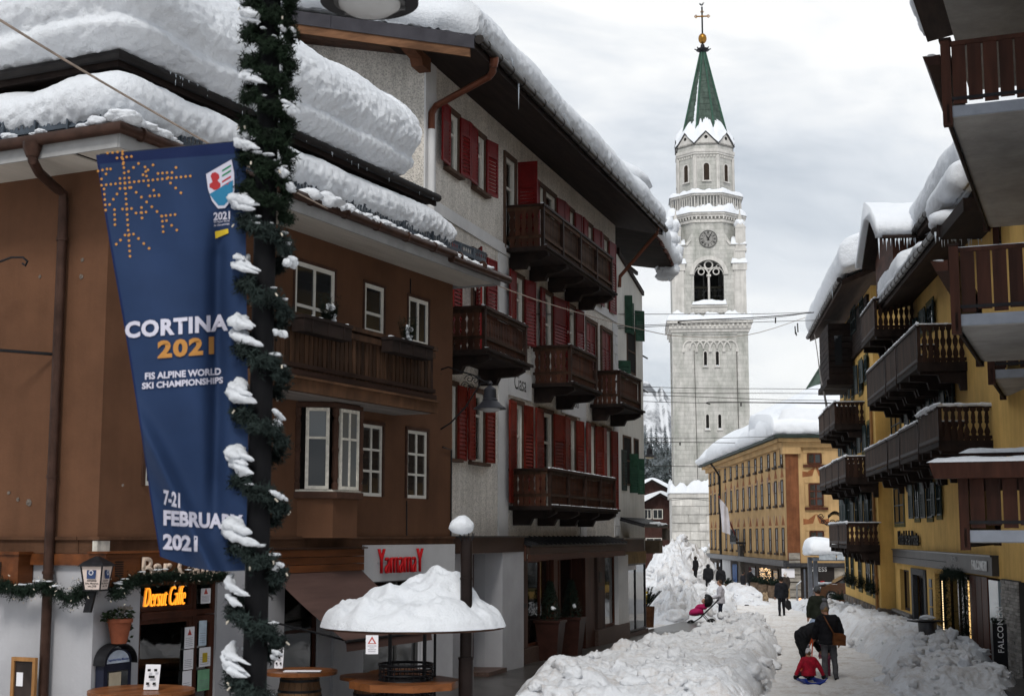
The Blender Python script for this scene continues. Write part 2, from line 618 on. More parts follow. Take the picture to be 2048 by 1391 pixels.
def window(root,k,u0,u1,z0,z1,n=-0.16,w=0.07,cols=2,rows=1,fm=None,gm=None,surround=None,sw=0.1,sn=0.04,sill=None,curtain=0,name='window',th=0.06):
 """window > pane, curtain, surround, sill"""
 b=MB(k)
 panes=bar_frame(b,u0+0.002,u1-0.002,z0+0.002,z1-0.002,n,n+th,w,cols,rows)
 o=b.build(name,fm or WPAINT,root)
 for p in panes:
  MB(k).box(p[0]-.005,p[1]+.005,n+0.018,n+0.026,p[2]-.005,p[3]+.005).build('pane',gm or GLASS,o)
 if curtain:
  c=MB(k)
  m_=10
  zz=z0+(z1-z0)*(1-curtain)
  for i in range(m_):
   a,d=u0+(u1-u0)*i/m_,u0+(u1-u0)*(i+1)/m_
   c.quad((a,n-0.07-0.02*(i%2),zz),(d,n-0.07-0.02*((i+1)%2),zz),(d,n-0.07-0.02*((i+1)%2),z1),(a,n-0.07-0.02*(i%2),z1))
  c.build('curtain',CURT,o,recalc=False)
 if surround:
  s_=MB(k)
  s_.box(u0-sw,u0,0,sn,z0,z1).box(u1,u1+sw,0,sn,z0,z1).box(u0-sw,u1+sw,0,sn+0.004,z1,z1+sw)
  s_.build('surround',surround,o)
 if sill:
  MB(k).box(u0-sw-0.03,u1+sw+0.03,-0.1,sn+0.1,z0-0.07,z0-0.003).build('sill',sill,o)
 return o
SHUT={}
def shutter(root,k,hinge_u,z0,z1,wdt,ang,m,n=0.05,name='shutter',slats=None):
 """louvred leaf hinged at hinge_u; ang 0 lies flat against the wall going +u, 180 going -u, 90 stands out"""
 key=(round(wdt,2),round(z1-z0,2),m.name)
 if key not in SHUT:
  w_,h_=wdt,z1-z0
  b=MB()
  t,r=0.04,0.055
  zt=h_*0.72
  b.box(0,r,0,t,0,h_).box(w_-r,w_,0,t,0,h_)
  for z in(0,zt-r/2,h_-r):b.box(r,w_-r,0,t,z,z+r)
  b.box(r,w_-r,0.012,0.026,zt+r/2,h_-r)
  b.box(r+.03,w_-r-.03,0.006,0.034,zt+r/2+.04,h_-r-.04)
  me=b.mesh('shutter',m)
  b2=MB()
  q=max(int((zt-1.5*r)/0.085),3)
  dz=(zt-r*1.5)/q
  for i in range(q):
   z=r+dz*i
   b2 .prism([(r,0.0,z+0.004),(r,0.006,z-0.004),(r,0.04,z+dz*0.93),(r,0.034,z+dz)],(w_-2*r,0,0))
  SHUT[key]=(me,b2 .mesh('louvres',m))
 me,ml=SHUT[key]
 o=link(name,me,root,(hinge_u,k*n,z0),(0,0,radians(ang)*k))
 link('louvres',ml,o)
 return o
def balcony_boards(root,k,u0,u1,n,z0,z1,m,step=0.11,gap=0.02,th=0.03,name='baluster',cut=True,along='u',stuff=False,shape=None):
 """a row of cut boards; along 'u' they run with the facade at depth n, along 'n' across it at u0 from n to u1"""
 a,b_=(u0,u1)
 q=max(int(round(abs(b_-a)/step)),1)
 d=(b_-a)/q
 w_=abs(d)-gap
 h_=z1-z0
 b=MB()
 prof=shape or[(0,0),(0,.2),(.12,.27),(.03,.36),(.03,.42),(.16,.5),(.03,.58),(.03,.66),(.12,.74),(0,.8),(0,1)]
 if not cut:prof=[(0,0),(0,1)]
 L_=[(-w_/2+x*w_,0,y*h_)for x,y in prof]
 R_=[(w_/2-x*w_,0,y*h_)for x,y in prof]
 nn=len(prof)
 v=L_+R_+[(x,th,z)for x,y,z in L_+R_]
 f=[]
 for i in range(nn-1):
  f+=[(i,nn+i,nn+i+1,i+1),(2*nn+i,2*nn+i+1,3*nn+i+1,3*nn+i),(i,i+1,2*nn+i+1,2*nn+i),(nn+i,3*nn+i,3*nn+i+1,nn+i+1)]
 f+=[(0,2*nn,3*nn,nn),(nn-1,2*nn-1,4*nn-1,3*nn-1)]
 b.add(v,f)
 if stuff:
  B=MB(k)
  for i in range(q):
   c=a+d*(i+.5)
   for_v=[(c+x,n+y,z0+z)if along=='u' else(n+y,c+x,z0+z)for x,y,z in v]
   B.add(for_v,f)
  o=B.build(name,m,root)
  o['kind']='stuff'
  return[o]
 me=b.mesh(name,m)
 out=[]
 for i in range(q):
  c=a+d*(i+.5)
  if along=='u':
   out.append(link(name,me,root,(c,k*n,z0)))
  else:
   out.append(link(name,me,root,(n,k*c,z0),(0,0,pi/2)))
 return out
def icicles(b,pts,r=0.018,lmax=0.4,rr=rnd):
 for p in pts:
  l=lmax*(0.2+0.8*rr.random()**2)
  b.tube([p,(p[0],p[1],p[2]-l*.5),(p[0],p[1],p[2]-l)],[r,r*.6,.002],5)
ICE=mat('ice',(0.62,0.68,0.74),0.15,0.1,spec=0.8)
# ground, street, snow banks
def ground():
 b=MB()
 b.quad((-3000,-30,gz(-30)),(3000,-30,gz(-30)),(3000,400,gz(400)),(-3000,400,gz(400)))
 b.quad((-3000,400,gz(400)),(3000,400,gz(400)),(6000,9000,gz(400)),(-6000,9000,gz(400)))
 o=b.build('ground',SNOWP,recalc=False)
 o['kind']='structure'
ground()
def street():
 nx,ny=190,330
 vs_=[]
 for j in range(ny):
  Y=15*(150/15)**(j/(ny-1))
  for i in range(nx):
   X=-9+33*i/(nx-1)
   p=Vector((X,Y,0))
   h=0.05*noise.noise(p/1.3)+0.05*noise.noise(p/0.4)+0.03*noise.noise(p/0.19)+.035*noise.noise(Vector((X-.2*Y,Y*.12,5))/.5)
   vs_.append((X,Y,gz(Y)+0.10+h))
 o=link('street',grid_mesh('street',vs_,ny,nx,SNOWP))
 o['kind']='structure'
street()
def path():
 E=[(26.5,4.3,7.5),(28,4.6,7.6),(34,5.7,9.1),(40,6.9,9.9),(48,8.2,11.2),(60,9.3,12.9),(75,11.2,14.6)]
 nx,ny=62,620
 v=[]
 for j in range(ny):
  Y,a,c=cr_interp(E,(j/(ny-1))**1.25)
  for i in range(nx):
   X=a+(c-a)*i/(nx-1)
   p=Vector((X,Y,0))
   q=Vector(((X-.19*Y)/.30,Y/.55,1))
   d=noise.voronoi(q,distance_metric='DISTANCE')[0][0]
   d2=noise.voronoi(q*1.4+Vector((7,3,0)),distance_metric='DISTANCE')[0][0]
   h=-.05*max(0,1-(d/.42)**2)-.03*max(0,1-(d2/.38)**2)+.03*noise.noise(p/.5)+.015*noise.noise(p/.12)+.05*noise.noise(p/1.6)
   for off in(-.25,.15):
    w=X-(a+c)/2-off-.35*noise.noise(Vector((Y/5,off,3)))
    h-=.035*math.exp(-(w/.05)**2)
   v.append((X,Y,gz(Y)+.17+h))
 o=link('trodden_path',grid_mesh('trodden_path',v,ny,nx,SNOWP))
 o['kind']='structure'
path()
def bank(name,rows,label,ns=220,nt_=90,seed=0,clods=120,m=None,rough=1.0,topn=0.12,cmax=0.2):
 """a ploughed ridge of snow: rows of (Y, x left, x right, height)"""
 vs_=[]
 off=Vector((seed*13.1,seed*7.7,seed*3.3))
 def at(s,t):
  r=cr_interp([tuple(q)for q in rows],s)
  Y,a,b,H=r
  X=a+(b-a)*t
  p=Vector((X,Y,0))+off
  wv=0.06*noise.noise(p/1.7)
  e=min(t+wv*(t>.02),1-t+wv*(t<.98))*(b-a)
  es=min(max(e/max(H*1.1,.2),0),1)
  es=1-(1-es)**2.2
  fr=min(1,min(s,1-s)*len(rows)*1.6)
  big=1+0.32*noise.noise(p/2.6)+0.22*noise.noise(p/1.1)
  h=H*es*big*fr
  c1=noise.voronoi(p/0.55,distance_metric='DISTANCE')[0]
  c2=noise.voronoi((p+Vector((3,5,1)))/0.2,distance_metric='DISTANCE')[0]
  blk=max(noise.noise(p/1.9+Vector((4,4,4)))+.35,0)
  h+=rough*es*fr*(0.17*(0.5-c1[0])*(.4+blk)+0.075*(0.5-c2[0])*(.3+blk)+topn*noise.noise(p/0.4)*.6+0.05*noise.noise(p/0.15)+0.03*noise.noise(p/0.07)+.05*max(0,noise.noise(p/.22+Vector((8,2,1)))))
  return Vector((X+0.05*noise.noise(p/.3),Y+0.05*noise.noise(p/.31+Vector((9,0,0))),gz(Y)+h-0.06+0.10*(es>0)))
 for i in range(ns):
  for j in range(nt_):
   vs_.append(at(i/(ns-1),j/(nt_-1)))
 o=link(name,grid_mesh(name,vs_,ns,nt_,m or SNOWD))
 tag(o,label,'snow',kind='stuff')
 r=random.Random(seed+5)
 b=MB()
 for _ in range(clods):
  p=at(r.random(),r.random()**.8)
  rad=0.03+(cmax-0.03)*r.random()**3.5
  clod(b,p+Vector((0,0,rad*.25)),rad,r,am=.6,fine=rad>.07)
 c=b.build(name.replace('bank','clods').replace('pile','clods'),m or SNOWD,o,smooth='all',recalc=False)
 c['kind']='stuff'
 return o
bm_=bmesh.new()
bmesh.ops.create_icosphere(bm_,subdivisions=2,radius=1)
ICO_V=[v.co.copy()for v in bm_.verts]
ICO_F=[tuple(v.index for v in f.verts)for f in bm_.faces]
bm_.free()
bm_=bmesh.new()
bmesh.ops.create_icosphere(bm_,subdivisions=3,radius=1)
ICO3_V=[v.co.copy()for v in bm_.verts]
ICO3_F=[tuple(v.index for v in f.verts)for f in bm_.faces]
bm_.free()
def clod(b,p,rad,r,sc=(1,1,1),am=0.45,fine=False,mi=0):
 o=Vector((r.random()*50,r.random()*50,r.random()*50))
 s=[sc[0]*(0.75+.5*r.random()),sc[1]*(0.75+.5*r.random()),sc[2]*(0.65+.4*r.random())]
 V=[]
 for v in(ICO3_V if fine else ICO_V):
  k=rad*(1+am*noise.noise(v*1.3+o)+am*.5*noise.noise(v*3.1+o))
  V.append((p[0]+v.x*k*s[0],p[1]+v.y*k*s[1],p[2]+v.z*k*s[2]))
 b.add(V,ICO3_F if fine else ICO_F,mi)
bank('snow_bank',[(19.5,-0.5,3.5,.7),(22,-.35,3.9,.85),(25.5,.15,4.4,.85),(29,.75,5.2,.72),(33,1.6,6.05,.6),(38,3.1,7.0,.62),(43,5.0,7.95,.72),(47,6.7,8.6,.85),(50,7.6,8.9,.5)],'ploughed snow bank between the shop pavement and the trodden path',420,160,1,240,rough=1.15)
bank('snow_bank',[(27.6,7.25,9.6,.3),(29.5,7.5,10.3,.55),(31.5,8.0,10.3,.6),(34,8.7,11.4,.65),(38,9.3,12.1,.75),(43,9.95,12.8,.85),(50,11.2,13.7,.75),(58,12.4,14.7,.7),(68,13.5,16,.6),(80,14.6,17,.4)],'lumpy ploughed snow bank along the foot of the yellow hotel',400,100,2,260)
bank('snow_pile',[(57,5.6,7.8,.5),(63,5.6,8.8,1.3),(72,6.2,10.0,1.9),(82,7.2,11.0,2.6),(93,8.2,12.4,3.2),(106,9.3,15.5,3.5),(120,10.5,18,3.3)],'high heap of cleared snow in front of the bell tower',420,170,3,300,rough=2.4,topn=.45,cmax=.42)
bank('snow_bank',[(60,8.0,9.0,.4),(68,8.9,10.6,.75),(78,9.9,12.2,1.0),(86,11.2,13.2,.9),(92,12,13.8,.5)],'low snow shoulder between the high heap and the trodden street',160,60,7,120,rough=1.6)
bank('snow_bank',[(78,12.2,14.2,.4),(88,13.0,15.3,.7),(100,14.4,16.6,.8),(112,15.5,17.6,.6)],'low snow bank in front of the ochre house shop windows',90,40,4,80)
bank('snow_bank',[(26,10.6,12.6,.1),(28.5,10.6,13.4,.3),(31,11.1,14.4,.3),(34,12,15,.3)],'small snow heap beside the black shop pillar sign',70,70,6,30)
# hillside, mountain, far trees and chalets
def hill():
 nx,ny=70,60
 v=[]
 for j in range(ny):
  Y=172+650*(j/(ny-1))**1.4
  for i in range(nx):
   X=-160+420*i/(nx-1)
   t=max(Y-185,0)
   v.append((X,Y,gz(Y)-.4+0.095*t+1.6*noise.noise(Vector((X,Y,0))/40)*min(t/60,1)))
 o=link('hillside',grid_mesh('hillside',v,ny,nx,SNOW))
 o['kind']='structure'
hill()
def hz(X,Y):
 t=max(Y-185,0)
 return gz(Y)-.4+0.095*t+1.6*noise.noise(Vector((X,Y,0))/40)*min(t/60,1)
def mountain():
 m=bpy.data.materials.new('mountain snow and rock')
 m.use_nodes=True
 N,K=m.node_tree.nodes,m.node_tree.links
 p=N['Principled BSDF']
 p.inputs['Roughness'].default_value=.9
 g=N.new('ShaderNodeNewGeometry')
 s=N.new('ShaderNodeSeparateXYZ')
 K.new(g.outputs['Normal'],s.inputs[0])
 tcn=N.new('ShaderNodeTexCoord')
 nz=N.new('ShaderNodeTexNoise')
 nz.inputs['Scale'].default_value=.010
 nz.inputs['Detail'].default_value=9
 nz.inputs['Roughness'].default_value=.7
 K.new(tcn.outputs['Object'],nz.inputs['Vector'])
 ad=N.new('ShaderNodeMath')
 ad.operation='MULTIPLY_ADD'
 ad.inputs[1].default_value=1.0
 hf=N.new('ShaderNodeMath')
 hf.operation='MULTIPLY'
 hf.inputs[1].default_value=.35
 K.new(s.outputs['Z'],hf.inputs[0])
 K.new(nz.outputs['Fac'],ad.inputs[0])
 K.new(hf.outputs[0],ad.inputs[2])
 r=N.new('ShaderNodeValToRGB')
 r.color_ramp.elements[0].position=.66
 r.color_ramp.elements[1].position=.77
 r.color_ramp.elements[0].color=(.09,.095,.105,1)
 r.color_ramp.elements[1].color=(.64,.655,.68,1)
 K.new(ad.outputs[0],r.inputs['Fac'])
 K.new(r.outputs['Color'],p.inputs['Base Color'])
 nx,ny=260,90
 Y0,Y1=2600.0,4400.0
 peaks=[(1255,745),(1285,764),(1297,757),(1306,760),(1314,772),(1321,782),(1325,774),(1330,766),(1336,778),(1345,788),(1380,800),(1450,850),(1520,900),(1700,960),(2400,1000)]
 pk=[(-900,850),(600,700),(1000,720),(1200,740)]+peaks
 v=[]
 for j in range(ny):
  for i in range(nx):
   f=i/(nx-1)
   px=900+900*f
   q=[k for k in range(len(pk)-1)if pk[k][0]<=px][-1]
   a,b=pk[q],pk[q+1]
   yy=a[1]+(b[1]-a[1])*(px-a[0])/(b[0]-a[0])
   Y=Y0+(Y1-Y0)*j/(ny-1)
   X=(px-CX)/HF*3500*(0.55+.45*Y/3500)
   H=(HOR-yy)/HF*3500
   t=j/(ny-1)
   prof=min(t/.55,1)**1.25 if t<.55 else max(1-(t-.55)*1.6,0)
   P=Vector((X,Y,0))
   rg=1-abs(noise.noise(P/260))*1.4
   h=H*prof+(30*rg+38*noise.noise(P/130)+18*noise.noise(P/55)+8*noise.noise(P/24))*min(prof*1.3,1)*(.55 if t>.5 else 1)-25*(1-prof)
   v.append((X,Y,h))
 me=grid_mesh('mountain',v,ny,nx,m)
 o=link('mountain',me)
 o['kind']='structure'
mountain()
SPR=bpy.data.materials.new('snowy spruce needles')
SPR.use_nodes=True
_N,_K=SPR.node_tree.nodes,SPR.node_tree.links
_p=_N['Principled BSDF']
_p.inputs['Roughness'].default_value=.9
_g=_N.new('ShaderNodeNewGeometry')
_s=_N.new('ShaderNodeSeparateXYZ')
_t=_N.new('ShaderNodeTexCoord')
_n=_N.new('ShaderNodeTexNoise')
_n.inputs['Scale'].default_value=1.1
_n.inputs['Detail'].default_value=4
_K.new(_t.outputs['Object'],_n.inputs['Vector'])
_r=_N.new('ShaderNodeValToRGB')
_r.color_ramp.elements[0].position=.47
_r.color_ramp.elements[1].position=.62
_r.color_ramp.elements[0].color=(.020,.030,.028,1)
_r.color_ramp.elements[1].color=(.42,.46,.50,1)
_K.new(_n.outputs['Fac'],_r.inputs['Fac'])
_K.new(_r.outputs['Color'],_p.inputs['Base Color'])
BARK=mat('spruce bark',(.05,.035,.025),.9)
def spruce_mesh(seed):
 r=random.Random(seed)
 b=MB()
 h=1.0
 z=0.08
 while z<.985:
  R=(1-z)*.235*(0.85+.3*r.random())+.008
  n=6+int(5*(1-z))
  for k in range(n):
   a=2*pi*(k+r.random())/n
   rr=R*(.7+.5*r.random())
   w=rr*.42
   dx,dy=cos(a),sin(a)
   dz=-rr*(.35+.3*r.random())
   c=(dx*rr,dy*rr,z+dz)
   m_=(dx*rr*.55,dy*rr*.55,z+dz*.35+.006)
   b.add([(0,0,z+.02),(m_[0]-dy*w*.6,m_[1]+dx*w*.6,m_[2]-.01),c,(m_[0]+dy*w*.6,m_[1]-dx*w*.6,m_[2]-.01),m_],[(0,1,4),(1,2,4),(2,3,4),(3,0,4)])
  z+=.028+.03*(1-z)
 cr_=b.mesh('crown',SPR,recalc=False)
 t=MB()
 t.tube([(0,0,-.05),(0,0,.5),(0,0,.99)],[.02,.012,.002],6)
 return cr_,t.mesh('trunk',BARK)
SPRUCES=[spruce_mesh(k)for k in range(4)]
def spruce(X,Y,z,h,k,label,group):
 e=empty('spruce_tree',(X,Y,z),rnd.random()*6,label,'tree',group)
 e.scale=(h*1.05,h*1.05,h)
 link('crown',SPRUCES[k%4][0],e)
 link('trunk',SPRUCES[k%4][1],e)
 return e
ORD='first second third fourth fifth sixth seventh eighth ninth tenth eleventh'.split()
TR=[(1282,405),(1290,410),(1296,396),(1303,400),(1309,388),(1316,392),(1322,384),(1328,400),(1334,388),(1341,396),(1348,405),(1287,440),(1299,445),(1312,436),(1320,450),(1331,440),(1344,445),(1275,420),(1305,470),(1325,480),(1338,470),(1293,480),(1270,450),(1355,430),(1315,500),(1333,505),(1285,510)]
for k,(px,Y)in enumerate(TR):
 X=(px-CX)/HF*Y
 h=(11.5+5*rnd.random())*(1.05 if px<1316 else .92)*Y/420
 spruce(X,Y,hz(X,Y)-.3,h,k,ORD[k]+' tall snow-dusted spruce from the left along the lower edge of the hillside wood' if k<11 else 'snow-dusted spruce deeper in the hillside wood left of the bell tower','spruces on the hillside')
for k,(px,Y,h)in enumerate([(1306,262,7.5),(1312,266,6.0),(1299,268,5.2),(1329,262,6.4),(1335,268,5.0),(1340,262,5.5),(1346,270,6)]):
 X=(px-CX)/HF*Y
 spruce(X,Y,hz(X,Y)-.3,h,k,ORD[[2,1,0,3,4,5,6].index(k)]+' small dark spruce from the left below the wood, by the far chalet roofs','small spruces by the chalets')
CH_W=mat('far chalet boards',(.045,.020,.016),.8,.3,3,(1,1,.3))
CH_P=mat('pale chalet plaster',(.42,.40,.37),.9,.15,2)
def chalet(px0,px1,Y,zb,zeave,zridge,label,rows,depth=12,lower=None):
 """gabled chalet, gable towards the camera"""
 x0,x1=(px0-CX)/HF*Y,(px1-CX)/HF*Y
 c,hw=(x0+x1)/2,(x1-x0)/2
 r=empty('chalet',(c,Y,zb),0,label,'house')
 ze,zr=zeave-zb,zridge-zb
 b=MB()
 b.prism([(-hw,0,0),(hw,0,0),(hw,0,ze),(0,0,zr-.25),(-hw,0,ze)],(0,depth,0))
 b.build('wall',CH_W,r)
 if lower:
  MB().box(-hw-.02,hw+.02,-.06,.0,0,lower).build('plinth',CH_P,r)
 ov=hw*.22+.5
 sl=(zr-ze)/hw
 for sgn in(-1,1):
  b=MB()
  b.prism([(0,-1.1,zr),(sgn*(hw+ov),-1.1,zr-sl*(hw+ov)),(sgn*(hw+ov),-1.1,zr-sl*(hw+ov)-.28),(0,-1.1,zr-.28)],(0,depth+2,0))
  b.build('roof_plane',WOOD_B,r)
 b=MB()
 n=24
 P=[]
 for i in range(n+1):
  x=-(hw+ov+.15)+2*(hw+ov+.15)*i/n
  P.append((x,zr-sl*sqrt(x*x+.5)+.3+.35*(1-(i/n*2-1)**8)+.1*noise.noise(Vector((x,Y,3)))))
 poly=[(x,-1.3,zr-sl*abs(x)+.01)for x,z in P]+[(x,-1.25,z)for x,z in P[::-1]]
 b.prism(poly,(0,depth+2.4,0))
 b.build('snow_cover',SNOW,r,smooth=True)
 for(a,d,e,g)in rows:
  w=window(r,1,-hw+2*hw*a,-hw+2*hw*d,e,g,n=-.1,w=.08,cols=2)
 return r
chalet(1289,1311,320,hz(30,320)-.5,hz(30,320)+3.8,hz(30,320)+6.2,'small dark chalet high on the slope under the hillside wood',[(.15,.4,2.6,3.6),(.6,.85,2.6,3.6)],9)
chalet(1262,1346,212,-2.5,9.6,11.3,'dark chalet whose snowy gable shows above the nearer chalet roof',[(.55,.8,8,9.8)],14)
chalet(1279,1360,176,-2.2,6.9,8.25,'red brown chalet beside the bell tower with a white balcony window',[(.12,.3,7.3,8.5),(.33,.58,7.3,8.5),(.15,.55,3.4,5.0)],14)
# the bell tower
def stone_mat(name,col,bw=1.1,bh=.48,mort=.02,c2=None):
 m=bpy.data.materials.new(name)
 m.use_nodes=True
 N,K=m.node_tree.nodes,m.node_tree.links
 p=N['Principled BSDF']
 p.inputs['Roughness'].default_value=.85
 p.inputs['Specular IOR Level'].default_value=.2
 tcn=N.new('ShaderNodeTexCoord')
 sx=N.new('ShaderNodeSeparateXYZ')
 K.new(tcn.outputs['Object'],sx.inputs[0])
 ad=N.new('ShaderNodeMath')
 K.new(sx.outputs['X'],ad.inputs[0])
 K.new(sx.outputs['Y'],ad.inputs[1])
 cb=N.new('ShaderNodeCombineXYZ')
 K.new(ad.outputs[0],cb.inputs['X'])
 K.new(sx.outputs['Z'],cb.inputs['Y'])
 br=N.new('ShaderNodeTexBrick')
 br.inputs['Scale'].default_value=1.0
 br.inputs['Brick Width'].default_value=bw
 br.inputs['Row Height'].default_value=bh
 br.inputs['Mortar Size'].default_value=mort
 br.inputs['Mortar Smooth'].default_value=.3
 br.inputs['Bias'].default_value=-.1
 c2=c2 or tuple(c*.86 for c in col)
 br.inputs['Color1'].default_value=(*col,1)
 br.inputs['Color2'].default_value=(*c2,1)
 br.inputs['Mortar'].default_value=(*[c*.74 for c in col],1)
 K.new(cb.outputs[0],br.inputs['Vector'])
 nz=N.new('ShaderNodeTexNoise')
 nz.inputs['Scale'].default_value=.9
 nz.inputs['Detail'].default_value=9
 nz.inputs['Roughness'].default_value=.72
 mpn=N.new('ShaderNodeMapping')
 mpn.inputs['Scale'].default_value=(1,1,.35)
 K.new(tcn.outputs['Object'],mpn.inputs['Vector'])
 K.new(mpn.outputs['Vector'],nz.inputs['Vector'])
 r=N.new('ShaderNodeValToRGB')
 r.color_ramp.elements[0].position=.36
 r.color_ramp.elements[1].position=.6
 r.color_ramp.elements[0].color=(.60,.625,.60,1)
 K.new(nz.outputs['Fac'],r.inputs['Fac'])
 mm=N.new('ShaderNodeMix')
 mm.data_type='RGBA'
 mm.blend_type='MULTIPLY'
 mm.inputs['Factor'].default_value=1
 K.new(br.outputs['Color'],mm.inputs['A'])
 K.new(r.outputs['Color'],mm.inputs['B'])
 K.new(mm.outputs['Result'],p.inputs['Base Color'])
 b=N.new('ShaderNodeBump')
 b.inputs['Distance'].default_value=.04
 b.inputs['Strength'].default_value=.5
 b.invert=True
 K.new(br.outputs['Fac'],b.inputs['Height'])
 K.new(b.outputs['Normal'],p.inputs['Normal'])
 return m
TSTONE=stone_mat('tower limestone',(.53,.52,.495))
TTRIM=mat('carved tower limestone',(.56,.545,.52),.85,.16,.9,streak=.2)
COPPER=mat('green copper',(.066,.096,.080),.6,.35,1.2,streak=.4)
GOLD=mat('weathered gilding',(.32,.16,.03),.35,.3,3,metal=.8)
def tower():
 Y0=162.0
 X0=(1423-CX)/HF*Y0
 e=empty('bell_tower',(X0,Y0,0),-radians(4.7),'tall pale stone bell tower with clock, open belfry and green copper spire','bell tower')
 YF=Y0-4.3
 tz=lambda y:atY(1423,y,YF).z
 tzc=lambda y:atY(1415,y,Y0).z
 tx=lambda px:(px-1423)/HF*YF
 hw=4.22
 zc=tz(663)
 zb=tz(985)
 pw=tx(1478)
 b=MB()
 b.box(-4.55,4.55,-4.55,4.55,-3,zb-.55)
 b.box(-4.75,4.75,-4.75,4.75,zb-.55,zb)
 b.build('base',TTRIM,e)
 r=random.Random(3)
 z=-2.0
 row=0
 while z<zb-.7:
  h=.92
  if z+h>zb-.6:h=zb-.6-z
  x=-4.55+(0 if row%2 else-.9)
  while x<4.5:
   w=1.5+.9*r.random()
   a,d=max(x,-4.55),min(x+w,4.55)
   if d-a>.2 and a<.8:
    pr=.06+.12*r.random()
    MB().box(a+.03,d-.03,-4.55-pr,-4.56,z+.03,z+h-.03).build('stone',TTRIM2[r.randrange(3)],e)
   x+=w
  z+=h
  row+=1
 b=MB()
 b.box(-hw+.12,hw-.12,-hw+.12,hw-.12,zb,zc)
 for sx in(-1,1):
  for sy in(-1,1):
   b.box(min(sx*pw,sx*hw),max(sx*pw,sx*hw),min(sy*pw,sy*hw),max(sy*pw,sy*hw),zb,zc)
 for sy in(-1,1):
  b.box(-pw,pw,min(sy*hw,sy*(hw-.3)),max(sy*hw,sy*(hw-.3)),tz(668),zc)
  b.box(min(sy*hw,sy*(hw-.3)),max(sy*hw,sy*(hw-.3)),-pw,pw,tz(668),zc)
 b.build('shaft',TSTONE,e)
 b=MB()
 na=4
 aw=2*pw/na
 for i in range(na*2-1):
  c=-pw+aw*(i/2+.5)
  P=[(c+aw*.5*cos(t),-hw+.06-.03*(i%2),tz(697)+aw*.5*sin(t)*1.25)for t in[pi*q/12 for q in range(13)]]
  b.tube(P,.1,6)
 for i in range(na+1):
  c=-pw+aw*i
  b.box(c-.16,c+.16,-hw-.05,-hw+.1,tz(703),tz(696))
 b.build('arch_frieze',TTRIM,e)
 for(px,y0,y1)in[(1413,702,731),(1437,702,731),(1415,828,857),(1439.5,828,857)]:
  x,w,z0,z1=tx(px),.34,tz(y1),tz(y0)
  b=MB()
  n=10
  ins=[(x-w/2,z0)]+[(x-w/2*cos(pi*q/n),z1-w/2+w/2*sin(pi*q/n))for q in range(n+1)]+[(x+w/2,z0)]
  y=-hw+.12
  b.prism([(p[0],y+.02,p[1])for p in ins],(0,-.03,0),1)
  for(s0,s1)in zip(ins,ins[1:]):
   cx_=(x,z1-w/2)
   o0=(x+(s0[0]-x)*1.55,cx_[1]+(s0[1]-cx_[1])*(1.55 if s0[1]>cx_[1]else 1))
   o1=(x+(s1[0]-x)*1.55,cx_[1]+(s1[1]-cx_[1])*(1.55 if s1[1]>cx_[1]else 1))
   b.add([(s0[0],y,s0[1]),(s1[0],y,s1[1]),(o1[0],y,o1[1]),(o0[0],y,o0[1]),(s0[0],y-.1,s0[1]),(s1[0],y-.1,s1[1]),(o1[0],y-.1,o1[1]),(o0[0],y-.1,o0[1])],[(4,5,6,7),(0,1,5,4),(3,7,6,2)])
  b.box(x-w,x+w,y-.16,y,z0-.16,z0)
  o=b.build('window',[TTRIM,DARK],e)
  s=MB()
  clod(s,(x,y-.1,z0+.02),.2,r,(1.1,.5,.35))
  s.build('sill_snow',SNOW,o)
 b=MB()
 b.tube([(-1.6,-hw+.03,tz(1000)),(-1.75,-hw+.03,tz(760)),(-1.8,-hw+.03,tz(700))],.035,5)
 b.tube([(tx(1478)-.06,-hw+.03,tz(870)),(tx(1477)-.06,-hw+.03,tz(700))],.035,5)
 b.build('lightning_cable',mat('dull cable',(.10,.095,.09),.7),e)
 b=MB()
 z0=zc
 zt=tz(640)
 for q,(o_,h0,h1)in enumerate([(.16,z0,z0+.35),(.34,z0+.35,zt-.35),(.55,zt-.35,zt)]):
  b.box(-hw-o_,hw+o_,-hw-o_,hw+o_,h0,h1)
 for i in range(17):
  x=-hw+.1+(2*hw-.2)*i/16
  b.box(x-.11,x+.11,-hw-.5,-hw-.33,zt-.75,zt-.36)
 b.build('cornice',TTRIM,e)
 hb=4.08
 zt0,zt1=zt,tz(487)
 xa=tx(1453.5)
 zs0,zsp=tz(606),tz(548)
 b=MB()
 n=20
 arc=[(xa*cos(pi*q/n),zsp+xa*sin(pi*q/n))for q in range(n+1)]
 for sy in(-1,1):
  y=sy*hb
  yi=sy*(hb-.9)
  b.quad((-hb,y,zt0),(hb,y,zt0),(hb,y,zs0),(-hb,y,zs0))
  b.quad((-hb,y,zs0),(-xa,y,zs0),(-xa,y,zsp),(-hb,y,zsp))
  b.quad((hb,y,zs0),(xa,y,zs0),(xa,y,zsp),(hb,y,zsp))
  top=[(hb-2*hb*q/n,zt1)for q in range(n+1)]
  b.quad((hb,y,zsp),(xa,y,zsp),(hb,y,zt1),(hb,y,zt1))
  b.quad((-hb,y,zsp),(-xa,y,zsp),(-hb,y,zt1),(-hb,y,zt1))
  for q in range(n):
   b.quad((arc[q][0],y,arc[q][1]),(arc[q+1][0],y,arc[q+1][1]),(top[q+1][0],y,zt1),(top[q][0],y,zt1))
   b.quad((arc[q][0],y,arc[q][1]),(arc[q+1][0],y,arc[q+1][1]),(arc[q+1][0],yi,arc[q+1][1]),(arc[q][0],yi,arc[q][1]))
  b.quad((xa,y,zs0),(xa,y,zsp),(xa,yi,zsp),(xa,yi,zs0))
  b.quad((-xa,y,zs0),(-xa,y,zsp),(-xa,yi,zsp),(-xa,yi,zs0))
  b.quad((-xa,y,zs0),(xa,y,zs0),(xa,yi,zs0),(-xa,yi,zs0))
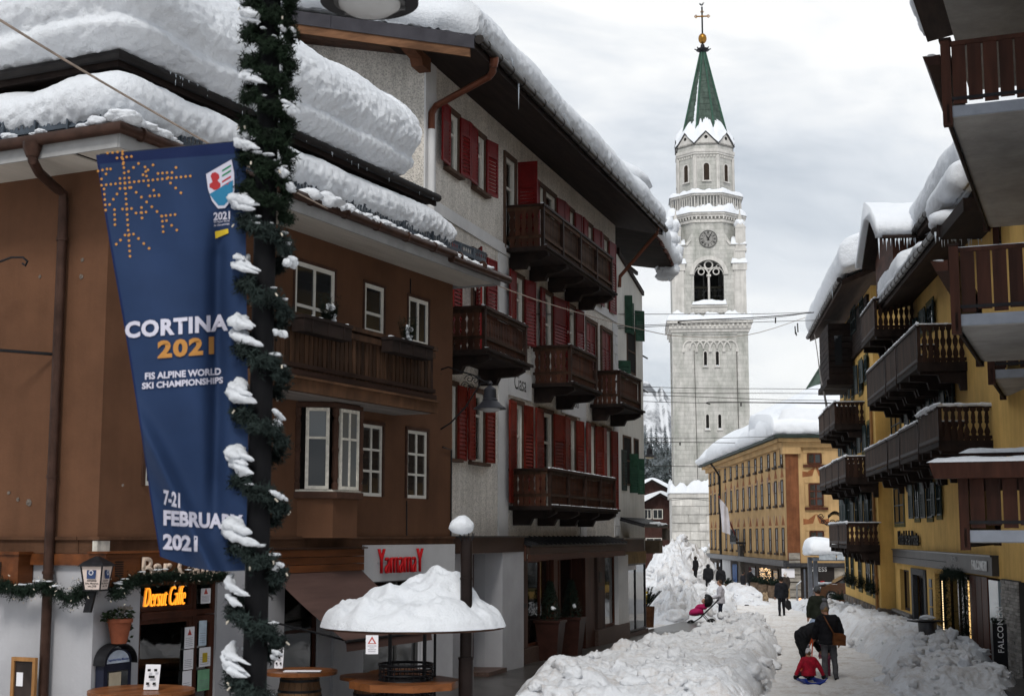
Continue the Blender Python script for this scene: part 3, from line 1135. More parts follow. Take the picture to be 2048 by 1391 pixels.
 for sx in(-1,1):
  b.quad((sx*hb,-hb,zt0),(sx*hb,hb,zt0),(sx*hb,hb,zt1),(sx*hb,-hb,zt1))
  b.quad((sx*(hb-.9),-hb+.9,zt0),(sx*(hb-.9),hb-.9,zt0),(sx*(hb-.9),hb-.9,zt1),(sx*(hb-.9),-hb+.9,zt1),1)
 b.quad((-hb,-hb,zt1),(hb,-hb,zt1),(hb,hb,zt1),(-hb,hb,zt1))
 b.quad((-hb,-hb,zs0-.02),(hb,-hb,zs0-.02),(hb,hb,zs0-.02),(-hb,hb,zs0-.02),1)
 b.build('belfry',[TSTONE,mat('dark inner stone',(.05,.05,.05),.9)],e,recalc=False)  # inner belfry faces and floor coloured near-black
 b=MB()
 for sx in(-1,1):
  a,d=sorted((sx*hb,sx*tx(1475)))
  b.box(a-.06,d+.06,-hb-.12,-hb,zt0,tz(540))
  b.box(a-.2,d+.2,-hb-.22,-hb+.02,tz(540),tz(526))
  b.box(a-.02,d+.02,-hb-.1,-hb,tz(526),tz(500))
 b.box(-xa-.35,xa+.35,-hb-.14,-hb,zs0-.42,zs0-.1)
 b.box(-xa-.3,xa+.3,-hb-.08,-hb,tz(625),tz(615))
 for q in range(18):
  x=-xa+2*xa*(q+.5)/18
  b.lathe([(.1,-.05),(.1,.05)],(x,-hb-.04,tz(622)+.12*sin(q*1.7)),6)
 P=[((xa+.3)*cos(pi*q/n),-hb-.06,zsp+(xa+.3)*sin(pi*q/n))for q in range(n+1)]
 for q in range(n):
  p0,p1=P[q],P[q+1]
  i0,i1=arc[q],arc[q+1]
  ex=1.28
  o0=(i0[0]*ex,-hb-.14,zsp+(i0[1]-zsp)*ex)
  o1=(i1[0]*ex,-hb-.14,zsp+(i1[1]-zsp)*ex)
  b.add([(i0[0],-hb-.14,i0[1]),(i1[0],-hb-.14,i1[1]),o1,o0,(i0[0],-hb,i0[1]),(i1[0],-hb,i1[1]),(o1[0],-hb,o1[2]),(o0[0],-hb,o0[2])],[(0,1,2,3),(0,4,5,1),(3,2,6,7)])
 b.build('belfry_trim',TTRIM,e)
 b=MB()
 yt=-hb+.25
 b.tube([(0,yt,zs0),(0,yt,zsp-.1)],.13,8)
 b.box(-.24,.24,yt-.2,yt+.2,zsp-.2,zsp+.05)
 ring=lambda cx,cz,rr,t:b.tube([(cx+rr*cos(2*pi*q/16),yt,cz+rr*sin(2*pi*q/16))for q in range(17)],t,6,caps=False)
 ring(0,zsp+xa*.68,xa*.27,.09)
 for sx in(-1,1):
  b.tube([(sx*xa/2+xa/2*cos(pi*q/12),yt,zsp+xa/2*sin(pi*q/12))for q in range(13)],.09,6)
  ring(sx*xa/2,zsp+xa*.22,xa*.2,.07)
  ring(sx*xa*.64,zsp+xa*.55,xa*.13,.06)
 b.build('tracery',TTRIM,e)
 b=MB()
 for z in(zs0+.9,zs0+1.5,zsp-.05):
  b.tube([(-xa,yt+.05,z),(xa,yt+.05,z)],.025,5)
 b.build('belfry_rail',IRON,e)
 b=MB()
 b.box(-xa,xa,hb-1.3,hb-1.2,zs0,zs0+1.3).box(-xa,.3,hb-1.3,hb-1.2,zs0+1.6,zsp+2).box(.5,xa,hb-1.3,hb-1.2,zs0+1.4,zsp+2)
 b.build('added_dark_panel',DARK,e)  # dark panel added so the open belfry looks shaded inside
 for sx in(-.9,.95):
  k=MB()
  k.lathe([(.05,1.5),(.28,1.45),(.36,1.2),(.42,.6),(.6,.15),(.72,0),(.6,0)],(sx,.6,zs0+1.0),14)
  k.box(sx-1.0,sx+1.0,.5,.7,zs0+2.5,zs0+2.75)
  k.build('bell',mat('bell bronze',(.06,.055,.04),.4,metal=.7),e,smooth=True)
 b=MB()
 for x in(-1.5,-.3,.4,1.5):
  b.tube([(x,1.5,zs0),(x,1.5,zsp+1)],.08,5)
 b.tube([(-1.5,1.5,zs0),(.4,1.5,zsp)],.07,5).tube([(-1.6,1.5,zs0+2.4),(1.6,1.5,zs0+2.4)],.08,5)
 b.build('bell_frame',mat('pale bell frame',(.25,.25,.24),.6),e)
 zg0,zg1,zo1=zt1,tz(455),tz(428)
 b=MB()
 b.prism([(-2.6,-hb+.02,zg0-.3),(2.6,-hb+.02,zg0-.3),(2.6,-hb+.02,zg0),(1.75,-hb+.02,tz(462)),(1.75,-hb+.02,zo1+.1),(-1.75,-hb+.02,zo1+.1),(-1.75,-hb+.02,tz(462)),(-2.6,-hb+.02,zg0)],(0,2.0,0))
 R8=4.15
 oc=lambda R,z0,z1:b.lathe([(R/cos(pi/8),z0),(R/cos(pi/8),z1)],(0,0,0),8,ph=pi/8)
 oc(R8-.08,zg0-.2,zo1)
 b.build('clock_stage',TSTONE,e)
 b=MB()
 oc(R8+.08,zo1-.9,zo1-.6)
 oc(R8+.2,zo1-.25,zo1)
 oc(R8+.32,zo1,zo1+.25)
 for i in range(64):
  a=2*pi*i/64
  rr=(R8+.12)*(1/cos(((a+pi/8)%(pi/4))-pi/8))
  b.box(rr*cos(a)-.08,rr*cos(a)+.08,rr*sin(a)-.08,rr*sin(a)+.08,zo1-.55,zo1-.25)
 b.build('gallery_cornice',TTRIM,e)
 b=MB()
 for sx in(-1,1):
  b.prism([(sx*hb*1.02,-hb-.12,zt1-.15),(sx*tx(1466),-hb-.12,zt1-.15),(sx*tx(1459),-hb-.12,tz(480)),(sx*tx(1459),-hb-.12,tz(477)),(sx*tx(1461),-hb-.12,tz(480)),(sx*tx(1470),-hb-.12,zt1+.1),(sx*hb*1.02,-hb-.12,zt1+.1)],(0,.6,0))
 b.build('shoulder_coping',TTRIM,e)
 k=MB()
 zcl,R=tz(477),.98
 yk=-hb-.02
 k.add([(x,yk,z)for x,z in[]],[])
 def disc(b,r0,r1,y0,y1,mi=0,n=40):
  v=[]
  for rr,yy in((r0,y0),(r1,y0),(r1,y1),(r0,y1)):
   v+=[(rr*cos(2*pi*q/n),yy,zcl+rr*sin(2*pi*q/n))for q in range(n)]
  f=[]
  for s in range(3):
   f+=[(s*n+q,s*n+(q+1)%n,(s+1)*n+(q+1)%n,(s+1)*n+q)for q in range(n)]
  b.add(v,f,mi)
 disc(k,.001,R*.98,yk-.05,yk)
 ck=k.build('clock',mat('grey clock face',(.25,.245,.235),.8,.15,4),e)
 k=MB()
 disc(k,R*.94,R*1.04,yk-.09,yk)
 k.build('rim',mat('dark clock rim',(.10,.10,.095),.7),ck)
 k=MB()
 disc(k,R*.52,R*.545,yk-.062,yk-.05)
 for h in range(12):
  a=pi/2-h*pi/6
  nb=[3,1,2,3,3,1,2,3,4,2,1,2][h]
  for q in range(nb):
   t=(q-(nb-1)/2)*.075
   ca,sa=cos(a),sin(a)
   P=[(R*.62*ca-t*sa,R*.62*sa+t*ca),(R*.88*ca-t*sa,R*.88*sa+t*ca)]
   w=.022
   k.prism([(P[0][0]+w*sa,yk-.05,zcl+P[0][1]-w*ca),(P[0][0]-w*sa,yk-.05,zcl+P[0][1]+w*ca),(P[1][0]-w*sa,yk-.05,zcl+P[1][1]+w*ca),(P[1][0]+w*sa,yk-.05,zcl+P[1][1]-w*ca)],(0,-.015,0))
 k.build('numerals',TEXTK,ck)
 for nm,a,ln,w in(('hour_hand',pi/2+.5,.52,.09),('minute_hand',pi/2-.52,.82,.07)):
  k=MB()
  ca,sa=cos(a),sin(a)
  pt=lambda r_,t:(r_*ca-t*sa,yk-.085,zcl+r_*sa+t*ca)
  k.prism([pt(-.18,-w*.8),pt(-.18,w*.8),pt(ln*.75,w*.5),pt(ln,0),pt(ln*.75,-w*.5)],(0,-.02 if nm[0]=='h' else-.045,0))
  k.build(nm,TEXTK,ck)
 zp0,zp1,zp2=tz(497),tz(455),tz(423)
 for sx in(-1,1):
  for sy in(-1,1):
   p=MB()
   x,y,q=sx*3.62,sy*3.62,.56
   p.box(x-q-.1,x+q+.1,y-q-.1,y+q+.1,zp0-.3,zp0)
   p.box(x-q,x+q,y-q,y+q,zp0,zp1)
   p.box(x-.28,x+.28,y-q-.05,y-q,zp0+.35,zp1-.5)
   p.prism([(x-q-.08,y-q-.06,zp1),(x+q+.08,y-q-.06,zp1),(x,y-q-.06,zp1+.75)],(0,2*q+.12,0))
   p.lathe([(.38,.55),(.06,1.9),(.1,2.0),(.02,2.2)],(x,y,zp1),8)
   o=p.build('pinnacle',TTRIM,e)
   if sy<0:
    s=MB()
    clod(s,(x,y,zp1+.55),.72,r,(1.0,1.0,1.0),.3,True)
    s.build('pinnacle_snow',SNOW,o,smooth='all')
 zb0,zb1=zo1+.25,tzc(402)
 b=MB()
 Rb=3.95
 for i in range(72):
  a=2*pi*i/72
  rr=Rb*(1/cos(((a+pi/8)%(pi/4))-pi/8))
  b.lathe([(.05,zb0),(.09,zb0+.35),(.05,zb1-.25)],(rr*cos(a),rr*sin(a),0),5)
 b.build('baluster_ring',TTRIM,e)['kind']='stuff'
 b=MB()
 for q in range(8):
  a0,a1=pi/8+q*pi/4,pi/8+(q+1)*pi/4
  ro,ri=(Rb+.16)/cos(pi/8),(Rb-.16)/cos(pi/8)
  b.prism([(ro*cos(a0),ro*sin(a0),zb1-.25),(ro*cos(a1),ro*sin(a1),zb1-.25),(ri*cos(a1),ri*sin(a1),zb1-.25),(ri*cos(a0),ri*sin(a0),zb1-.25)],(0,0,.25))
 b.build('gallery_rail',TTRIM,e)
 Rd=(1470.5-1356.5)/2/HF*Y0*.985
 zd0,zd1=zo1,tzc(300)
 b=MB()
 b.lathe([(Rd/cos(pi/8),zd0),(Rd/cos(pi/8),zd1)],(0,0,0),8,ph=pi/8)
 b.build('drum',TSTONE,e)
 b=MB()
 for o_,y0,y1 in[(.12,318,322),(.2,312,318),(.12,300,303)]:
  b.lathe([((Rd+o_)/cos(pi/8),tzc(y1)),((Rd+o_)/cos(pi/8),tzc(y0))],(0,0,0),8,ph=pi/8)
 for q in range(8):
  a=-pi/2+q*pi/4
  ca,sa=cos(a),sin(a)
  fx=lambda x,y:((Rd+y)*ca-x*sa,(Rd+y)*sa+x*ca)
  for i in range(8):
   x=-Rd*.4+Rd*.8*i/7
   p0=fx(x,.06)
   b.lathe([(.1,tzc(328)),(.1,tzc(324))],(p0[0],p0[1],0),5)
  for sx in(-1,1):
   p0=fx(sx*Rd*.385,.03)
   b.lathe([(.13,zd0),(.13,tzc(326))],(p0[0],p0[1],0),6)
 b.build('drum_trim',TTRIM,e)
 for q in range(8):
  a=-pi/2+q*pi/4
  ca,sa=cos(a),sin(a)
  fx=lambda x,y,z:((Rd+y)*ca-x*sa,(Rd+y)*sa+x*ca,z)
  w,z0,z1=.62,tzc(374),tzc(340)
  ins=[(-w/2,z0)]+[(-w/2*cos(pi*t/8),z1-w/2+w/2*sin(pi*t/8))for t in range(9)]+[(w/2,z0)]
  b=MB()
  off=fx(0,.02,0)
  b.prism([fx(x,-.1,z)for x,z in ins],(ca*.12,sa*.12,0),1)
  for s0,s1 in zip(ins,ins[1:]):
   o0=(s0[0]*1.5,(z1-w/2)+(s0[1]-z1+w/2)*(1.4 if s0[1]>z1-w/2 else 1))
   o1=(s1[0]*1.5,(z1-w/2)+(s1[1]-z1+w/2)*(1.4 if s1[1]>z1-w/2 else 1))
   b.add([fx(s0[0],.1,s0[1]),fx(s1[0],.1,s1[1]),fx(o1[0],.1,o1[1]),fx(o0[0],.1,o0[1]),fx(s0[0],0,s0[1]),fx(s1[0],0,s1[1]),fx(o1[0],0,o1[1]),fx(o0[0],0,o0[1])],[(0,1,2,3),(0,4,5,1),(3,2,6,7)])
  b.prism([fx(-w*.9,0,z0-.15),fx(w*.9,0,z0-.15),fx(w*.9,.2,z0-.15),fx(-w*.9,.2,z0-.15)],(0,0,.14))
  b.build('drum_window',[TTRIM,mat('dark brown recess',(.035,.025,.018),.9)],e)  # window openings filled with a flat dark brown
  g=MB()
  gw=(Rd+.12)*math.tan(pi/8)
  zg,zk=tzc(303),tzc(279)
  pr=[fx(-gw,.12,zg),fx(gw,.12,zg),fx(0,.12,zk)]
  g.prism(pr,(-ca*.8,-sa*.8,0))
  go=g.build('gable',TTRIM,e)
  g=MB()
  for sx in(-1,1):
   g.tube([fx(sx*gw*1.02,.16,zg+.05),fx(0,.16,zk+.08)],.09,5)
  g.build('gable_edge',mat('dark lead edge',(.06,.06,.062),.6),go)
  g=MB()
  g.prism([fx(.2*cos(t*pi/5),.125,zg+.85+.2*sin(t*pi/5))for t in range(10)],(ca*.02,sa*.02,0))
  g.build('roundel',DARK,go)
 zs,ze_=tzc(303),tzc(106)
 b=MB()
 R0=Rd*.92
 kk=10
 prof=[(R0/cos(pi/8)*(1-i/kk)+.28*i/kk,zs+(ze_-zs)*i/kk)for i in range(kk+1)]
 b.lathe(prof,(0,0,0),8,ph=pi/8)
 so=b.build('spire',COPPER,e)
 b=MB()
 for q in range(8):
  a=pi/8+q*pi/4
  b.tube([(prof[0][0]*cos(a),prof[0][0]*sin(a),zs),(.3*cos(a),.3*sin(a),ze_)],.13,6)
 b.build('spire_rib',mat('dark green copper rib',(.035,.085,.06),.5,.3,2),so)
 b=MB()
 for i in range(1,16):
  t=i/16
  R=(R0/cos(pi/8)*(1-t)+.28*t)+.012
  z=zs+(ze_-zs)*t
  b.tube([(R*cos(pi/8+q*pi/4),R*sin(pi/8+q*pi/4),z)for q in range(9)],.028,4)
 b.build('seam',COPPER,so)
 b=MB()
 zt=tzc
 b.lathe([(.3,zt(108)),(.42,zt(104)),(.8,zt(101)),(.7,zt(98)),(.3,zt(97)),(.22,zt(90)),(.12,zt(88))],(0,0,0),10)
 for q in range(8):
  a=q*pi/4
  b.tube([(.6*cos(a),.6*sin(a),zt(101)),(.95*cos(a),.95*sin(a),zt(98))],.07,5)
 b.tube([(0,0,zt(90)),(0,0,zt(14))],.1,6)
 b.build('finial',IRON,e)
 b=MB()
 zm=zt(77.5)
 b.lathe([(.02,-.62),(.26,-.55),(.44,-.32),(.5,0),(.44,.32),(.26,.55),(.02,.62)],(0,0,zm),20)
 b.build('ball',GOLD,e,smooth='all')
 b=MB()
 zx=zt(33)
 b.tube([(-.72,0,zx),(.72,0,zx)],.085,6)
 for x,z in((-.72,0),(.72,0),(0,.5)):
  for dx,dz in((0,.14),(0,-.14),(.14*(1 if x>=0 else-1),0)):
   clod(b,(x+dx*(x!=0)+(dz*.9 if x==0 else 0),0,zx+z+(dz if x else abs(dx)+.05)),.1,r,am=0)
 clod(b,(0,0,zx),.16,r,am=0)
 b.build('cross',GOLD,e)
 b=MB()
 zv=zt(10)
 b.prism([(-.25,-.03,zv),(-.05,-.03,zv-.12),(.12,-.03,zv-.05),(.2,-.03,zv+.18),(.28,-.03,zv+.2),(.2,-.03,zv+.3),(.08,-.03,zv+.2),(-.05,-.03,zv+.02),(-.2,-.03,zv+.22),(-.32,-.03,zv+.16)],(0,.06,0))
 b.build('weathercock',IRON,e)
 def T(p):
  a=-radians(4.7)
  return Vector((X0+p[0]*cos(a)-p[1]*sin(a),Y0+p[0]*sin(a)+p[1]*cos(a),p[2]))
 sn=MB()
 def mound(x0,x1,y0,y1,z,h,n=26,ed=.25,amp=.3,sc=1.0):
  """a lumpy cushion over a rectangle"""
  nx_,ny_=max(int((x1-x0)/.16),5),max(int((y1-y0)/.16),5)
  V,Fc=[],[]
  for i in range(nx_+1):
   for j in range(ny_+1):
    x,y=x0+(x1-x0)*i/nx_,y0+(y1-y0)*j/ny_
    d=min(x-x0,x1-x,y-y0,y1-y)
    s=sqrt(max(0,1-(1-min(d/ed,1))**2))
    P=Vector((x,y,z))
    V.append((x+.06*noise.noise(P*2),y+.06*noise.noise(P*2.1),z-.03+s*h*(1+amp*2*noise.noise(P/sc)+amp*noise.noise(P/.4))))
  for i in range(nx_):
   for j in range(ny_):
    a=i*(ny_+1)+j
    Fc.append((a,a+ny_+1,a+ny_+2,a+1))
  sn.add(V,Fc)
 zt_=tz(640)
 mound(-hw-.6,hw+.6,-hw-.62,-hb,zt_,.75,amp=.5,sc=1.6)
 mound(-hw-.62,-hb,-hw,hw,zt_,.6)
 mound(-xa-.3,xa+.3,-hb-.25,-hb+.35,zs0-.1,.5)
 for sx in(-1,1):
  a,d=sorted((sx*(hb+.25),sx*tx(1468)))
  mound(a,d,-hb-.3,-hb+.05,tz(526),.6)
  mound(a,d,-hb-.2,-2.9,tz(488),.55,amp=.6)
 mound(-4.85,4.85,-4.85,-4.2,zb,1.15,amp=.32,sc=1.0)
 mound(-4.85,-4.2,-4.85,4,zb,1.0,amp=.5)
 def ringsnow(R,Rin,z,h,seg=96,k=8):
  V,Fc=[],[]
  for i in range(seg):
   a=2*pi*i/seg
   g=1/cos(((a+pi/8)%(pi/4))-pi/8)
   for j in range(k+1):
    t=j/k
    rr=(R+(Rin-R)*t)*g
    P=Vector((rr*cos(a),rr*sin(a),z))
    s=sqrt(max(0,1-(1-min(t/.3,1))**2))
    V.append((P.x,P.y,z-.03+s*h*(1+.9*noise.noise(P/1.1)+.4*noise.noise(P/.4))))
  for i in range(seg):
   for j in range(k):
    a,c=i*(k+1)+j,((i+1)%seg)*(k+1)+j
    Fc.append((a,c,c+1,a+1))
  sn.add(V,Fc)
 ringsnow(R8+.42,Rd+.2,zo1+.25,.75)
 ringsnow(Rb+.3,Rb-.35,zb1,.42)
 V,Fc=[],[]
 seg,k=160,16
 zlo,zhi=tzc(300),tzc(238)
 for i in range(seg):
  a=2*pi*i/seg
  face=((a+pi/2+pi/8)%(pi/4))/(pi/4)
  tri=1-abs(face-.5)*2
  g=1/cos(((a+pi/8)%(pi/4))-pi/8)
  lo=tzc(302)+tri*(tzc(279)-tzc(302))+.1
  hi=lo+(1.9-.5*tri+.7*max(0,cos(a+pi/2-.1))**6)*(1+.75*noise.noise(Vector((cos(a)*1.8,sin(a)*1.8,1)))+.35*noise.noise(Vector((cos(a)*11,sin(a)*11,2))))
  for j in range(k+1):
   t=j/k
   z=lo+(hi-lo)*t
   f=(z-zs)/(ze_-zs)
   Rs=R0*(1-f)+.28*f
   Rout=Rd+.22
   th=max(0,1-t)**.7
   R=Rs+.02+(Rout-Rs)*th if t<1 else Rs-.05
   R+=.14*noise.noise(Vector((cos(a)*4,sin(a)*4,z)))*(1-t)
   V.append((R*g*cos(a),R*g*sin(a),z))
 for i in range(seg):
  for j in range(k):
   a,c=i*(k+1)+j,((i+1)%seg)*(k+1)+j
   Fc.append((a,c,c+1,a+1))
 sn.add(V,Fc)
 for q in range(46):
  t=q/46
  f=.18+.62*t
  a=-pi/2-pi/8-.12
  R=(R0*(1-f)+.28*f)*1.03
  clod(sn,(R*cos(a),R*sin(a),zs+(ze_-zs)*f),(.34*(1-t)+.08)*(.5+.7*r.random()),r,(.6,.5,1.6))
 o=sn.build('tower_snow',SNOW,None,smooth='all',loc=(X0,Y0,0),rot=(0,0,-radians(4.7)))
 tag(o,'snow lying on the ledges, gallery and spire foot of the bell tower','snow',kind='stuff')
 s=MB()
 for q in range(420):
  x=-2.8+7.2*r.random()
  z=-1.0+4.6*r.random()**1.7*(1-abs(x-1.2)/6)
  clod(s,(x,-4.66-.15*r.random(),z),.05+.3*r.random()**2,r,(1,.5,1.2),.6)
 o=s.build('tower_foot_snow',SNOW,None,loc=(X0,Y0,0),rot=(0,0,-radians(4.7)),smooth='all')
 tag(o,'snow splashed and frozen against the foot of the bell tower','snow',kind='stuff')
TTRIM2=[mat('tower ashlar %d'%i,c,.85,.25,.8,streak=.2,bump=.3,bscale=6)for i,c in enumerate([(.57,.555,.53),(.49,.48,.455),(.61,.595,.565)])]
tower()
# brown bar building (left)
def side_at(fac,px,py,u0):
 """meet the cross wall at u = u0 of a facade: returns n, z"""
 r=ray(px,py)
 ox,oy=fac.o[0]+u0*fac.d[0],fac.o[1]+u0*fac.d[1]
 det=-r[0]*fac.n[1]+fac.n[0]*r[1]
 t=(-ox*fac.n[1]+fac.n[0]*oy)/det
 X,Y=t*r[0],t*r[1]
 return(X-ox)*fac.n[0]+(Y-oy)*fac.n[1],EYE+t*r[2]
PL_BROWN=mat('brown render',(0.108,0.052,0.029),.9,.17,.8,bump=.35,bscale=22,streak=.09)
PL_WHITE=mat('white lime plaster',(0.38,0.38,0.40),.9,.1,1.0,bump=.3,bscale=18,streak=.05)
BROWN_TRIM=mat('brown plaster band',(0.085,0.042,0.024),.9,.25,2,bump=.2,bscale=20,streak=.3)
BROWN_D=mat('dark brown window trim',(0.055,0.028,0.019),.75,.3,4,bump=.2)
OLDW=mat('old chipped white paint',(0.60,0.57,0.50),.6,.2,14,bump=.3,bscale=70)
NEEDLE=mat('fir needles',(0.010,0.019,0.012),.8,.5,9)
NEEDLE2=mat('dusty fir needles',(0.016,0.024,0.022),.8,.5,9)
FB=Fac(742,25.8,2369)
RB=FB.root('bar_building')
tag(RB,'brown corner house with the bar, timber balcony and two heavy tiers of roof snow','house')
uc,ue=FB.u(195),FB.u(903)
k=FB.yl
def needles(b,p,d,L_,n,r,ln=.05,wd=.006,droop=0.0,mi=0):
 """a tuft of needles round the segment p..p+d*L"""
 d=Vector(d).normalized()
 o=d.orthogonal().normalized()
 q=d.cross(o)
 for _ in range(n):
  t=r.random()
  a=2*pi*r.random()
  rad=o*cos(a)+q*sin(a)
  base=Vector(p)+d*L_*t
  l=ln*(.6+.8*r.random())
  tip=base+(rad*.85+d*.7*(r.random()-.1)).normalized()*l-Vector((0,0,droop*l))
  s=rad.cross(d)*wd
  b.add([base-s,base+s,tip],[(0,1,2)],mi)
def brown_walls():
 ups=[]
 for(a,c,y0,y1)in[(579,661,517,640),(722,762,566,659),(812,853,594,686)]:
  u0,u1=FB.u(a),FB.u(c)
  ups.append((u0,u1,FB.zat(a,y1),FB.zat(a,y0)))
 ups=[(ups[0][0],ups[0][1],6.45,7.68),(ups[1][0],ups[1][1],6.76,7.66),(ups[2][0],ups[2][1],6.76,7.66)]
 los=[(FB.u(719),FB.u(762),3.8,5.09),(FB.u(811.5),FB.u(852),3.8,5.09)]
 hid=[(FB.u(284),FB.u(345),3.8,5.1),(FB.u(297),FB.u(360),6.4,7.6)]
 ground=[(FB.u(287),FB.u(440),-.3,2.45),(FB.u(569),FB.u(642),.55,2.35),(FB.u(728),FB.u(843),.25,2.3)]
 b=wall_mesh(k,uc,ue,3.08,8.3,ups+los+hid)
 b.quad((uc,0,3.08),(uc,-11,3.08),(uc,-11,8.3),(uc,0,8.3))
 b.quad((ue,0,-1),(ue,-11,-1),(ue,-11,8.3),(ue,0,8.3))
 b.build('wall',PL_BROWN,RB,recalc=False)
 b=wall_mesh(k,uc,ue,-.6,2.86,ground,n=-.02)
 b.quad((uc+.02,-.02,-.6),(uc+.02,-11,-.6),(uc+.02,-11,2.86),(uc+.02,-.02,2.86))
 b.build('ground_floor_wall',PL_WHITE,RB,recalc=False)
 b=MB(k)
 b.box(uc-.02,ue+.02,-.3,.035,2.86,3.04).box(uc-.035,uc+.3,-11,-.3,2.86,3.04)
 b.box(uc-.06,ue+.03,-.3,.075,3.04,3.085).box(uc-.075,uc+.3,-11,-.3,3.04,3.085)
 b.build('string_course',BROWN_TRIM,RB)
 MB(k).box(uc-.046,FB.u(215),-.04,.046,2.885,3.03).build('whitewashed_patch',mat('peeling whitewash',(.5,.48,.43),.9,.35,5),RB)
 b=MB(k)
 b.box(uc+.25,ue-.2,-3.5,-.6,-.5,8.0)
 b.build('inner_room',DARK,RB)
 for i,h in enumerate(ups):
  window(RB,k,*h,n=-.05,w=.075,th=.05,cols=2 if i!=1 else 1,rows=[.38,.62]if i<2 else 1,surround=BROWN_D,sw=.05,sn=.02,curtain=.9 if i else .5)
 for h in los+hid:
  window(RB,k,*h,n=-.05,w=.06,th=.05,cols=2,rows=3,surround=BROWN_D,sw=.06,sn=.03,gm=glass_mat('brownish pane',(.032,.026,.022)))
 SASH=mat('red brown joinery',(.050,.017,.010),.45,.4,4,(1,1,.2))
 u0,u1=FB.u(287),FB.u(440)
 um=FB.u(396)
 w=window(RB,k,u0,um,.45,1.93,n=-.12,w=.07,cols=1,fm=SASH,gm=GLASSC,name='bar_window')
 window(RB,k,u0,um,2.03,2.45,n=-.12,w=.06,cols=1,fm=SASH,gm=GLASSC,name='transom_window')
 MB(k).box(u0,um,-.15,0.02,1.93,2.03).box(u0,um,-.15,0,-.3,.45).build('window_board',SASH,RB)
 d=window(RB,k,um+.01,u1,-.3,1.93,n=-.12,w=.11,cols=1,rows=[.3,.7],fm=SASH,gm=GLASSC,name='bar_door')
 window(RB,k,um+.01,u1,1.94,2.45,n=-.12,w=.07,cols=1,fm=SASH,gm=GLASSC,name='transom_window')
 window(RB,k,*ground[1],n=-.12,w=.07,cols=1,rows=[.55,.45],fm=SASH,gm=GLASSC,name='bar_window')
 window(RB,k,*ground[2],n=-.12,w=.05,cols=[.62,.38],fm=mat('grey steel',(.10,.10,.10),.4,metal=.5),gm=GLASSC,name='shop_window')
 nf=.5
 a0,a1,a2=FB.u(590),FB.u(667,nf),FB.u(717,nf)
 P=[(a0,0),(a1,nf),(a2,nf),(a2+.42,0)]
 b=MB(k)
 z0,z1=3.84,5.22
 def pr(off,za,zb_,mi=0):
  c=[(a0-off*1.2,-.02),(a1-off*.4,nf+off),(a2+off*.4,nf+off),(a2+.42+off*1.2,-.02)]
  b.prism([(x,y,za)for x,y in c],(0,0,zb_-za),mi)
 pr(-.03,3.06,z0-.13)
 o=None
 o=b.build('bay',PL_BROWN,RB)
 b=MB(k)
 pr(.07,z0-.13,z0-.02)
 pr(.05,z1,z1+.07)
 pr(.0,z1+.07,5.52)
 b.build('bay_ledge',BROWN_D,o)
 b=MB(k)
 pr(.03,z0-.02,z0+.015)
 b.build('bay_sill',OLDW,o)
 for i,((x0,y0),(x1,y1))in enumerate(zip(P,P[1:])):
  L_=hypot(x1-x0,y1-y0)
  dx,dy=(x1-x0)/L_,(y1-y0)/L_
  fm_,gm_=MB(),None
  m0=.14 if i==0 else .10
  panes=bar_frame(fm_,m0,L_-.10,z0+.02,z1-.01,-.05,.0,.055,1 if i==0 else 2,[.64,.36])
  a=math.atan2(k*dy,dx)
  e=fm_.build('bay_window',OLDW,o,loc=(x0,k*y0,0),rot=(0,0,a))
  for q in panes:
   MB().box(q[0]-.004,q[1]+.004,-.03,-.022,q[2]-.004,q[3]+.004).build('pane',GLASS if i==0 and q[2]<4.3 else glass_mat('pane with net curtain',(.11,.12,.125)),e)
  for q in panes:
   if q[2]>4.5:
    c=MB()
    nn=7
    for s in range(nn):
     xa,xb=q[0]+(q[1]-q[0])*s/nn,q[0]+(q[1]-q[0])*(s+1)/nn
     zz=q[2]-.16
     c.add([(xa,-.017,q[3]),(xb,-.017,q[3]),(xb,-.017,zz+.05),((xa+xb)/2,-.017,zz),(xa,-.017,zz+.05)],[(0,1,2,3,4)])
    c.build('lace_curtain',mat('net curtain',(.23,.24,.25),.95,.25,20),e,recalc=False)
 for x,y in P[:3]:
  b=MB(k)
  b.lathe([(.055,0),(.055,.1),(.035,.13),(.06,.22),(.05,.6),(.065,.66),(.05,.72),(.06,1.1),(.035,1.2),(.06,1.24),(.06,1.36)],(x,y+.01,z0+.01),8)
  b.build('bay_post',BROWN_D,o)
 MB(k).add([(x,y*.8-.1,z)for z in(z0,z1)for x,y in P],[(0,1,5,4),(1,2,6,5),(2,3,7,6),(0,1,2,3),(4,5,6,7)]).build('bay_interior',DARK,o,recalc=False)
 b=MB(k)
 b.tube([(ue-.08,.03,3.1),(ue-.08,.03,4.8),(FB.u(880),.05,4.83)],.016,6)
 b.tube([(FB.u(812),.015,3.1),(FB.u(811.5),.015,3.75)],.012,5)
 b.tube([(FB.u(815),.015,8.0),(FB.u(815),.015,7.7)],.012,5)
 b.build('wall_cable',IRON,RB)
 r=random.Random(5)
 b=MB(k)
 for(px,py,s)in[(58,1005,.05),(18,985,.03),(165,520,.03),(163,553,.035),(246,970,.02),(36,998,.03),(80,553,.025)]:
  n_,z=side_at(FB,px,py,uc-.003)
  b.prism([(uc-.004,n_+s*cos(t),z+s*sin(t)*(.7+.5*r.random()))for t in[2*pi*q/9 for q in range(9)]],(-.006,0,0))
 b.build('plaster_chip',mat('grey filler',(.12,.1,.085),.9,.5,30),RB)['kind']='stuff'
